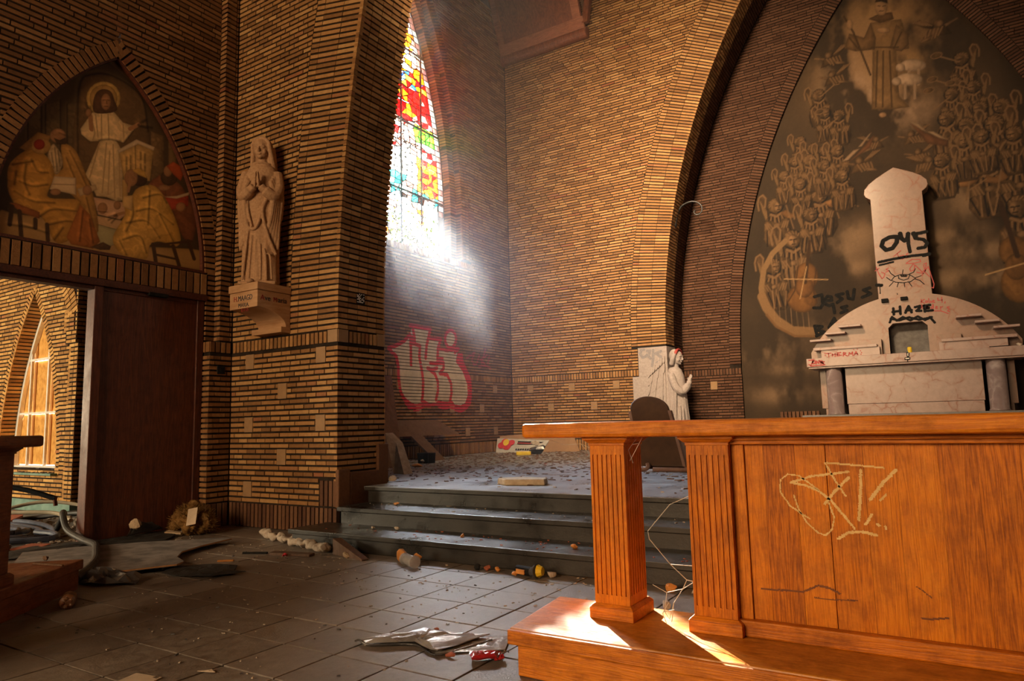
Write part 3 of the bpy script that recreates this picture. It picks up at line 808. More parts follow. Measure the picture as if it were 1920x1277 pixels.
G_MURAL = [(0,0.085,[(-2.15,3.457),(-2.012,3.483),(-2.003,3.292),(-2.05,3.221),(-2.177,3.235)]),(0,0.085,[(-1.967,3.355),(-1.838,3.349),(-1.844,3.421),(-1.908,3.441),(-1.966,3.38),(-1.957,3.287),(-1.891,3.246),(-1.821,3.271)]),(0,0.085,[(-1.627,3.458),(-1.748,3.443),(-1.649,3.356),(-1.74,3.296)]),(0,0.085,[(-1.55,3.49),(-1.537,3.356),(-1.458,3.326),(-1.422,3.516)]),(0,0.085,[(-1.152,3.515),(-1.263,3.488),(-1.143,3.399),(-1.292,3.347)]),(0,0.085,[(-1.816,3.237),(-1.803,3.094)]),(0,0.085,[(-1.578,3.203),(-1.673,3.188),(-1.584,3.121),(-1.688,3.082)]),(0,0.085,[(-2.187,2.869),(-2.154,2.676)]),(0,0.085,[(-2.172,2.867),(-2.05,2.843),(-2.147,2.781),(-2.019,2.736),(-2.166,2.665)]),(0,0.085,[(-1.926,2.815),(-1.819,2.987),(-1.781,2.884)]),(0,0.085,[(-1.884,2.873),(-1.786,2.913)])]
G_ANGEL = [(0,0.055,[(-5.255,2.519),(-5.317,2.516),(-5.337,2.429),(-5.294,2.36),(-5.224,2.377),(-5.199,2.412)]),(0,0.055,[(-5.188,2.484),(-5.127,2.487),(-5.163,2.373),(-5.119,2.333)]),(0,0.055,[(-5.057,2.496),(-5.065,2.337),(-5.096,2.179)]),(0,0.055,[(-4.893,2.462),(-5.008,2.427),(-4.906,2.354),(-4.895,2.282),(-4.995,2.231)])]
TYMP = [('p',(0.07,0.047,0.024),0.2,[(2.796,3.067),(2.731,4.27),(3.611,5.11),(4.892,4.498),(4.935,3.06),(2.803,2.941)]),('p',(0.105,0.072,0.036),0.5,[(2.969,4.297),(3.083,4.385),(3.119,3.667),(3.003,3.632)]),('s',(0.05,0.03,0.015),0.009,[(2.969,4.297),(3.003,3.632)]),('s',(0.05,0.03,0.015),0.009,[(3.083,4.385),(3.119,3.667)]),('p',(0.105,0.072,0.036),0.5,[(3.122,4.357),(3.255,4.454),(3.291,3.719),(3.156,3.678)]),('s',(0.05,0.03,0.015),0.009,[(3.122,4.357),(3.156,3.678)]),('s',(0.05,0.03,0.015),0.009,[(3.255,4.454),(3.291,3.719)]),('p',(0.105,0.072,0.036),0.5,[(3.319,4.434),(3.436,4.525),(3.471,3.773),(3.353,3.737)]),('s',(0.05,0.03,0.015),0.009,[(3.319,4.434),(3.353,3.737)]),('s',(0.05,0.03,0.015),0.009,[(3.436,4.525),(3.471,3.773)]),('p',(0.16,0.105,0.05),0.5,[(4.195,4.461),(4.353,4.457),(4.372,3.928),(4.217,3.883)]),('p',(0.16,0.105,0.05),0.5,[(4.4,4.534),(4.504,4.51),(4.522,3.971),(4.422,3.942)]),('p',(0.13,0.08,0.036),0.3,[(3.455,3.768),(3.423,4.638),(3.554,4.859),(3.795,4.925),(4.076,4.809),(4.167,4.451),(4.184,3.989)]),('s',(0.05,0.03,0.015),0.0162,[(3.455,3.768),(3.423,4.638),(3.554,4.859),(3.795,4.925),(4.076,4.809),(4.167,4.451)]),('p',(0.36,0.23,0.1),0.15,[(2.79,3.178),(2.955,3.187),(3.626,3.245),(3.978,3.106),(4.93,3.222),(4.938,2.979),(2.804,2.925)]),('p',(0.55,0.35,0.23),0.1,[(3.613,3.537),(3.959,3.565),(3.964,3.436),(3.896,3.364),(3.671,3.363)]),('p',(0.5,0.34,0.2),0.1,[(3.655,3.35),(3.914,3.359),(3.933,3.317),(3.865,3.246),(3.676,3.257)]),('s',(0.05,0.03,0.015),0.0072,[(3.655,3.354),(3.914,3.362)]),('s',(0.05,0.03,0.015),0.0072,[(3.676,3.257),(3.865,3.246)]),('p',(0.36,0.33,0.19),0.2,[(3.676,3.257),(3.865,3.246),(3.855,3.08),(3.738,3.002),(3.664,3.147)]),('p',(0.64,0.44,0.15),0.3,[(3.847,4.708),(3.839,4.638),(3.81,4.569),(3.764,4.508),(3.708,4.464),(3.648,4.441),(3.591,4.442),(3.544,4.466),(3.513,4.51),(3.5,4.569),(3.507,4.636),(3.534,4.703),(3.577,4.764),(3.632,4.809),(3.692,4.835),(3.751,4.836),(3.8,4.814),(3.833,4.769)]),('p',(0.44,0.28,0.1),0.3,[(3.815,4.695),(3.809,4.638),(3.785,4.581),(3.748,4.531),(3.701,4.495),(3.652,4.476),(3.605,4.476),(3.566,4.496),(3.54,4.532),(3.529,4.581),(3.535,4.636),(3.557,4.692),(3.593,4.741),(3.638,4.779),(3.688,4.8),(3.736,4.801),(3.776,4.782),(3.804,4.745)]),('p',(0.68,0.52,0.31),0.35,[(3.564,4.438),(3.639,4.485),(3.776,4.537),(3.887,4.447),(4.015,4.455),(3.999,4.391),(3.905,4.225),(3.825,4.217),(3.891,4.126),(3.931,3.585),(3.852,3.555),(3.747,3.573),(3.646,3.555),(3.573,3.696),(3.524,3.745),(3.609,4.015),(3.653,4.158),(3.554,4.12),(3.469,4.167),(3.454,4.215),(3.541,4.393)]),('s',(0.4,0.28,0.15),0.0126,[(3.657,4.455),(3.672,4.183)]),('s',(0.4,0.28,0.15),0.0126,[(3.725,4.481),(3.746,4.208)]),('s',(0.4,0.28,0.15),0.0126,[(3.654,4.14),(3.571,3.732)]),('s',(0.4,0.28,0.15),0.0126,[(3.722,4.163),(3.703,3.607)]),('s',(0.4,0.28,0.15),0.0126,[(3.791,4.168),(3.834,3.587)]),('s',(0.4,0.28,0.15),0.0126,[(3.856,4.114),(3.889,3.62)]),('s',(0.4,0.28,0.15),0.0126,[(3.55,4.378),(3.598,4.249),(3.586,4.153)]),('s',(0.4,0.28,0.15),0.0126,[(3.888,4.428),(3.904,4.244)]),('s',(0.4,0.28,0.15),0.0126,[(3.598,4.433),(3.635,4.188)]),('s',(0.4,0.28,0.15),0.0126,[(3.76,4.083),(3.763,3.605)]),('s',(0.25,0.15,0.07),0.0162,[(3.649,4.164),(3.754,4.211),(3.863,4.226)]),('s',(0.2,0.12,0.06),0.0108,[(3.454,4.215),(3.469,4.167),(3.554,4.12)]),('s',(0.2,0.12,0.06),0.0108,[(3.905,4.225),(3.999,4.391)]),('p',(0.1,0.05,0.025),0.35,[(3.568,4.55),(3.596,4.673),(3.662,4.74),(3.746,4.743),(3.788,4.656),(3.819,4.573),(3.742,4.502),(3.589,4.448)]),('p',(0.34,0.18,0.09),0.3,[(3.749,4.631),(3.747,4.598),(3.739,4.566),(3.726,4.54),(3.71,4.523),(3.692,4.516),(3.675,4.521),(3.66,4.536),(3.65,4.56),(3.646,4.59),(3.648,4.623),(3.655,4.654),(3.668,4.68),(3.684,4.698),(3.702,4.705),(3.719,4.701),(3.734,4.685),(3.744,4.661)]),('s',(0.08,0.04,0.02),0.009,[(3.667,4.617),(3.691,4.63)]),('s',(0.08,0.04,0.02),0.009,[(3.71,4.638),(3.732,4.641)]),('s',(0.08,0.04,0.02),0.009,[(3.687,4.556),(3.718,4.568)]),('s',(0.08,0.04,0.02),0.009,[(3.702,4.622),(3.706,4.593)]),('s',(0.34,0.18,0.09),0.0468,[(3.549,4.396),(3.564,4.255)]),('s',(0.34,0.18,0.09),0.0216,[(3.523,4.423),(3.502,4.521)]),('s',(0.34,0.18,0.09),0.0216,[(3.531,4.435),(3.485,4.454)]),('s',(0.34,0.18,0.09),0.0216,[(3.539,4.438),(3.545,4.495)]),('s',(0.34,0.18,0.09),0.0216,[(3.52,4.421),(3.493,4.429)]),('p',(0.34,0.18,0.09),0.3,[(3.558,4.436),(3.557,4.42),(3.552,4.405),(3.545,4.393),(3.535,4.384),(3.525,4.38),(3.515,4.382),(3.507,4.388),(3.501,4.399),(3.499,4.413),(3.5,4.429),(3.504,4.444),(3.512,4.456),(3.521,4.465),(3.531,4.469),(3.541,4.468),(3.55,4.461),(3.555,4.45)]),('s',(0.34,0.18,0.09),0.0396,[(3.962,4.401),(4.06,4.491)]),('s',(0.34,0.18,0.09),0.0198,[(4.051,4.487),(4.133,4.566)]),('s',(0.34,0.18,0.09),0.0198,[(4.061,4.481),(4.207,4.505)]),('s',(0.34,0.18,0.09),0.0198,[(4.061,4.472),(4.146,4.479)]),('p',(0.34,0.18,0.09),0.3,[(3.764,3.456),(3.762,3.434),(3.754,3.413),(3.741,3.396),(3.725,3.385),(3.707,3.381),(3.691,3.384),(3.677,3.394),(3.667,3.41),(3.663,3.43),(3.665,3.451),(3.673,3.472),(3.686,3.489),(3.702,3.5),(3.72,3.505),(3.736,3.502),(3.751,3.492),(3.76,3.476)]),('p',(0.34,0.18,0.09),0.3,[(3.902,3.522),(3.9,3.505),(3.894,3.489),(3.884,3.476),(3.872,3.467),(3.858,3.464),(3.846,3.466),(3.835,3.474),(3.828,3.487),(3.825,3.502),(3.826,3.519),(3.832,3.535),(3.842,3.548),(3.854,3.557),(3.868,3.56),(3.881,3.558),(3.891,3.55),(3.899,3.538)]),('s',(0.05,0.03,0.015),0.0072,[(3.666,3.398),(3.763,3.413)]),('p',(0.5,0.33,0.13),0.3,[(3.856,4.096),(4.06,4.262),(4.236,4.249),(4.208,3.88),(3.922,3.816)]),('p',(0.62,0.5,0.36),0.1,[(3.838,4.118),(4.039,4.309),(4.25,4.29),(4.236,4.244),(4.06,4.262),(3.857,4.092)]),('p',(0.45,0.29,0.11),0.35,[(3.904,3.811),(3.958,3.827),(3.977,3.569),(3.915,3.553)]),('s',(0.16,0.09,0.04),0.0162,[(3.939,4.066),(3.942,3.991)]),('s',(0.16,0.09,0.04),0.0162,[(3.983,4.099),(3.986,4.024)]),('s',(0.16,0.09,0.04),0.0162,[(4.092,4.173),(4.095,4.097)]),('s',(0.16,0.09,0.04),0.0162,[(4.139,4.169),(4.143,4.073)]),('s',(0.16,0.09,0.04),0.0162,[(3.943,3.963),(3.945,3.917)]),('s',(0.16,0.09,0.04),0.0162,[(3.987,3.996),(3.989,3.949)]),('s',(0.16,0.09,0.04),0.0162,[(4.097,4.04),(4.1,3.964)]),('s',(0.16,0.09,0.04),0.0162,[(4.144,4.035),(4.147,3.978)]),('s',(0.2,0.12,0.05),0.009,[(4.028,4.229),(4.048,3.853)]),('p',(0.4,0.22,0.07),0.35,[(2.921,3.84),(3.07,4.052),(3.19,4.051),(3.123,3.873),(3.008,3.818)]),('p',(0.4,0.225,0.065),0.35,[(3.285,3.997),(3.412,3.986),(3.519,3.788),(3.612,3.564),(3.682,3.187),(3.562,3.195),(3.469,3.454),(3.228,3.596),(3.238,3.703),(3.312,3.76)]),('s',(0.16,0.08,0.025),0.0144,[(3.366,3.953),(3.471,3.773),(3.578,3.572)]),('s',(0.16,0.08,0.025),0.0144,[(3.338,3.873),(3.426,3.689)]),('s',(0.16,0.08,0.025),0.0144,[(3.548,3.511),(3.626,3.245)]),('p',(0.34,0.18,0.09),0.3,[(3.324,4.102),(3.321,4.074),(3.309,4.046),(3.29,4.023),(3.267,4.006),(3.241,3.997),(3.217,3.998),(3.197,4.008),(3.183,4.026),(3.178,4.051),(3.181,4.078),(3.192,4.105),(3.211,4.129),(3.234,4.146),(3.259,4.155),(3.284,4.155),(3.304,4.145),(3.318,4.126)]),('p',(0.07,0.04,0.02),0.35,[(3.213,4.042),(3.247,3.984),(3.324,4.01),(3.348,4.071),(3.313,4.076),(3.268,4.035)]),('s',(0.06,0.03,0.015),0.0144,[(3.264,4.112),(3.315,4.104)]),('p',(0.44,0.33,0.2),0.35,[(3.206,3.973),(3.249,3.949),(3.294,3.885),(3.307,3.794),(3.262,3.675),(3.194,3.724),(3.169,3.854)]),('s',(0.26,0.18,0.1),0.009,[(3.226,3.942),(3.26,3.71)]),('s',(0.26,0.18,0.1),0.009,[(3.198,3.881),(3.228,3.734)]),('s',(0.26,0.18,0.1),0.009,[(3.258,3.918),(3.284,3.769)]),('p',(0.5,0.27,0.06),0.35,[(2.853,3.668),(3.02,3.865),(3.171,3.82),(3.239,3.669),(3.201,3.52),(3.206,3.419),(3.469,3.472),(3.492,3.39),(3.48,3.229),(3.409,3.039),(3.273,2.989),(3.141,3.216),(2.967,3.223),(2.862,3.359),(2.839,3.484)]),('s',(0.22,0.1,0.02),0.0162,[(3.026,3.757),(3.09,3.658),(3.179,3.668)]),('s',(0.22,0.1,0.02),0.0162,[(2.874,3.659),(3.041,3.744)]),('s',(0.22,0.1,0.02),0.0162,[(2.938,3.512),(3.054,3.495),(3.184,3.549)]),('s',(0.22,0.1,0.02),0.0162,[(2.902,3.403),(3.061,3.347),(3.253,3.38)]),('s',(0.22,0.1,0.02),0.0162,[(3.141,3.224),(3.242,3.309),(3.458,3.346)]),('s',(0.22,0.1,0.02),0.0162,[(3.219,3.15),(3.369,3.22),(3.472,3.227)]),('s',(0.22,0.1,0.02),0.0162,[(3.272,3.01),(3.342,3.145)]),('s',(0.22,0.1,0.02),0.0162,[(2.905,3.602),(2.898,3.468)]),('s',(0.22,0.1,0.02),0.0162,[(2.986,3.693),(2.98,3.524),(3.029,3.405)]),('p',(0.46,0.27,0.09),0.3,[(3.191,3.947),(3.187,3.916),(3.172,3.886),(3.15,3.859),(3.121,3.839),(3.091,3.83),(3.062,3.83),(3.038,3.841),(3.021,3.861),(3.015,3.888),(3.019,3.918),(3.032,3.949),(3.054,3.975),(3.082,3.995),(3.113,4.006),(3.142,4.006),(3.167,3.995),(3.184,3.975)]),('p',(0.32,0.04,0.02),0.3,[(3.138,3.947),(3.136,3.927),(3.128,3.908),(3.115,3.891),(3.099,3.88),(3.082,3.874),(3.065,3.875),(3.052,3.883),(3.042,3.896),(3.038,3.913),(3.04,3.932),(3.048,3.951),(3.061,3.968),(3.076,3.98),(3.094,3.986),(3.11,3.985),(3.124,3.978),(3.134,3.964)]),('p',(0.34,0.125,0.03),0.35,[(3.49,3.424),(3.589,3.343),(3.704,3.084),(3.638,2.991),(3.427,2.991),(3.377,3.058)]),('s',(0.16,0.05,0.015),0.0126,[(3.522,3.362),(3.505,3.042)]),('s',(0.16,0.05,0.015),0.0126,[(3.591,3.29),(3.635,3.052)]),('p',(0.64,0.5,0.34),0.05,[(3.237,3.651),(3.436,3.692),(3.444,3.514),(3.202,3.506)]),('s',(0.3,0.2,0.12),0.009,[(3.226,3.565),(3.438,3.618)]),('s',(0.3,0.2,0.12),0.009,[(3.436,3.692),(3.447,3.512)]),('p',(0.5,0.37,0.22),0.1,[(3.455,3.583),(3.632,3.677),(3.649,3.628),(3.486,3.508)]),('p',(0.34,0.18,0.09),0.3,[(3.304,3.506),(3.302,3.493),(3.294,3.481),(3.281,3.47),(3.266,3.461),(3.249,3.457),(3.233,3.456),(3.22,3.46),(3.211,3.468),(3.208,3.479),(3.21,3.491),(3.218,3.504),(3.23,3.515),(3.246,3.523),(3.262,3.528),(3.278,3.528),(3.292,3.524),(3.301,3.517)]),('p',(0.34,0.18,0.09),0.3,[(3.598,3.605),(3.596,3.586),(3.589,3.568),(3.578,3.552),(3.563,3.542),(3.547,3.538),(3.532,3.54),(3.519,3.549),(3.511,3.562),(3.507,3.579),(3.509,3.598),(3.516,3.616),(3.528,3.631),(3.542,3.642),(3.558,3.646),(3.573,3.644),(3.586,3.636),(3.595,3.622)]),('p',(0.28,0.1,0.03),0.35,[(2.866,3.279),(2.921,3.293),(3.125,3.254),(3.128,3.188),(2.968,3.207)]),('s',(0.055,0.03,0.015),0.0396,[(2.889,3.252),(2.878,3.071)]),('s',(0.055,0.03,0.015),0.0396,[(2.953,3.219),(2.98,2.98)]),('s',(0.055,0.03,0.015),0.0396,[(3.197,3.145),(3.212,2.988)]),('s',(0.055,0.03,0.015),0.0396,[(3.092,3.171),(3.096,3.088)]),('s',(0.055,0.03,0.015),0.0162,[(2.878,3.071),(3.075,3.083)]),('s',(0.055,0.03,0.015),0.0162,[(2.974,3.093),(3.201,3.062)]),('p',(0.09,0.05,0.025),0.35,[(3.612,3.003),(3.734,3.082),(3.818,3.054),(3.806,3.012),(3.704,2.992)]),('p',(0.2,0.08,0.04),0.35,[(4.209,3.842),(4.36,3.984),(4.565,3.944),(4.674,3.812),(4.791,3.639),(4.733,3.283),(4.605,3.355),(4.452,3.654)]),('p',(0.24,0.09,0.04),0.35,[(4.19,3.837),(4.32,3.991),(4.383,3.892),(4.408,3.761),(4.288,3.787)]),('p',(0.07,0.04,0.02),0.3,[(4.531,4.014),(4.526,3.98),(4.509,3.946),(4.483,3.917),(4.451,3.897),(4.416,3.887),(4.383,3.889),(4.356,3.902),(4.338,3.925),(4.331,3.955),(4.336,3.989),(4.352,4.022),(4.378,4.051),(4.409,4.072),(4.444,4.083),(4.477,4.081),(4.505,4.068),(4.524,4.045)]),('p',(0.34,0.18,0.09),0.3,[(4.465,4.075),(4.463,4.051),(4.455,4.028),(4.441,4.009),(4.425,3.996),(4.407,3.99),(4.39,3.993),(4.375,4.004),(4.366,4.021),(4.362,4.043),(4.364,4.067),(4.372,4.09),(4.385,4.109),(4.402,4.122),(4.42,4.128),(4.437,4.125),(4.452,4.114),(4.461,4.097)]),('p',(0.42,0.09,0.03),0.35,[(4.395,4.113),(4.474,4.191),(4.567,4.166),(4.602,4.075),(4.573,3.986),(4.479,4.039)]),('p',(0.36,0.06,0.03),0.35,[(4.379,3.733),(4.677,3.854),(4.677,3.712),(4.473,3.616)]),('p',(0.6,0.47,0.32),0.1,[(4.379,3.743),(4.528,3.797),(4.688,3.887),(4.677,3.844),(4.53,3.762)]),('p',(0.34,0.18,0.09),0.3,[(4.446,3.87),(4.442,3.857),(4.43,3.843),(4.412,3.83),(4.388,3.819),(4.364,3.812),(4.341,3.81),(4.322,3.812),(4.309,3.82),(4.304,3.83),(4.308,3.843),(4.32,3.857),(4.338,3.87),(4.361,3.881),(4.386,3.888),(4.409,3.89),(4.429,3.888),(4.442,3.881)]),('p',(0.34,0.18,0.09),0.3,[(4.646,3.694),(4.643,3.674),(4.633,3.655),(4.616,3.638),(4.596,3.626),(4.575,3.621),(4.555,3.623),(4.538,3.631),(4.527,3.645),(4.523,3.663),(4.526,3.682),(4.536,3.702),(4.552,3.718),(4.571,3.73),(4.593,3.736),(4.613,3.734),(4.63,3.726),(4.642,3.712)]),('p',(0.56,0.34,0.09),0.35,[(4.08,3.767),(4.267,3.839),(4.452,3.654),(4.589,3.351),(4.553,3.202),(4.349,3.217),(4.235,3.15),(4.203,2.992),(3.983,2.974),(3.874,3.039),(3.834,3.166),(3.947,3.431),(3.923,3.574),(4.01,3.653)]),('s',(0.26,0.14,0.03),0.0162,[(4.14,3.669),(4.329,3.759),(4.411,3.683)]),('s',(0.26,0.14,0.03),0.0162,[(4.072,3.5),(4.258,3.566),(4.5,3.449)]),('s',(0.26,0.14,0.03),0.0162,[(3.968,3.344),(4.187,3.414),(4.347,3.259)]),('s',(0.26,0.14,0.03),0.0162,[(3.94,3.153),(4.119,3.229),(4.201,3.058)]),('s',(0.26,0.14,0.03),0.0162,[(4.011,3.635),(4.037,3.454),(3.972,3.252)]),('s',(0.26,0.14,0.03),0.0162,[(4.212,3.766),(4.207,3.381)]),('s',(0.26,0.14,0.03),0.0162,[(4.337,3.528),(4.506,3.255)]),('s',(0.26,0.14,0.03),0.0162,[(3.906,3.127),(3.982,2.996)]),('p',(0.06,0.03,0.015),0.3,[(4.18,3.892),(4.176,3.864),(4.161,3.837),(4.138,3.813),(4.109,3.796),(4.078,3.787),(4.049,3.788),(4.025,3.798),(4.009,3.816),(4.003,3.84),(4.007,3.867),(4.021,3.894),(4.044,3.918),(4.072,3.935),(4.103,3.945),(4.133,3.944),(4.157,3.934),(4.174,3.916)]),('p',(0.34,0.18,0.09),0.3,[(4.071,3.879),(4.068,3.844),(4.057,3.811),(4.038,3.784),(4.015,3.765),(3.99,3.758),(3.966,3.763),(3.946,3.779),(3.932,3.805),(3.926,3.836),(3.929,3.87),(3.941,3.903),(3.959,3.931),(3.982,3.949),(4.007,3.957),(4.031,3.953),(4.052,3.937),(4.066,3.911)]),('p',(0.56,0.35,0.09),0.35,[(4.008,3.945),(4.071,3.993),(4.143,3.977),(4.178,3.901),(4.074,3.914)]),('s',(0.34,0.18,0.09),0.0324,[(3.972,3.699),(3.994,3.837)]),('p',(0.62,0.42,0.18),0.35,[(3.921,3.629),(4.028,3.668),(4.026,3.488),(3.916,3.516)]),('s',(0.34,0.18,0.09),0.0324,[(3.937,3.448),(3.842,3.396)]),('s',(0.34,0.18,0.09),0.0144,[(3.859,3.41),(3.782,3.364)]),('s',(0.34,0.18,0.09),0.0144,[(3.859,3.401),(3.778,3.326)]),('s',(0.34,0.18,0.09),0.0144,[(3.868,3.39),(3.811,3.307)]),('s',(0.055,0.03,0.015),0.0468,[(4.273,3.167),(4.309,2.984)]),('s',(0.055,0.03,0.015),0.0468,[(4.508,3.196),(4.587,2.986)]),('s',(0.055,0.03,0.015),0.0468,[(4.691,3.294),(4.771,3.1)]),('s',(0.055,0.03,0.015),0.0252,[(4.264,3.156),(4.733,3.303)]),('s',(0.055,0.03,0.015),0.0252,[(4.306,3.059),(4.574,3.053)])]
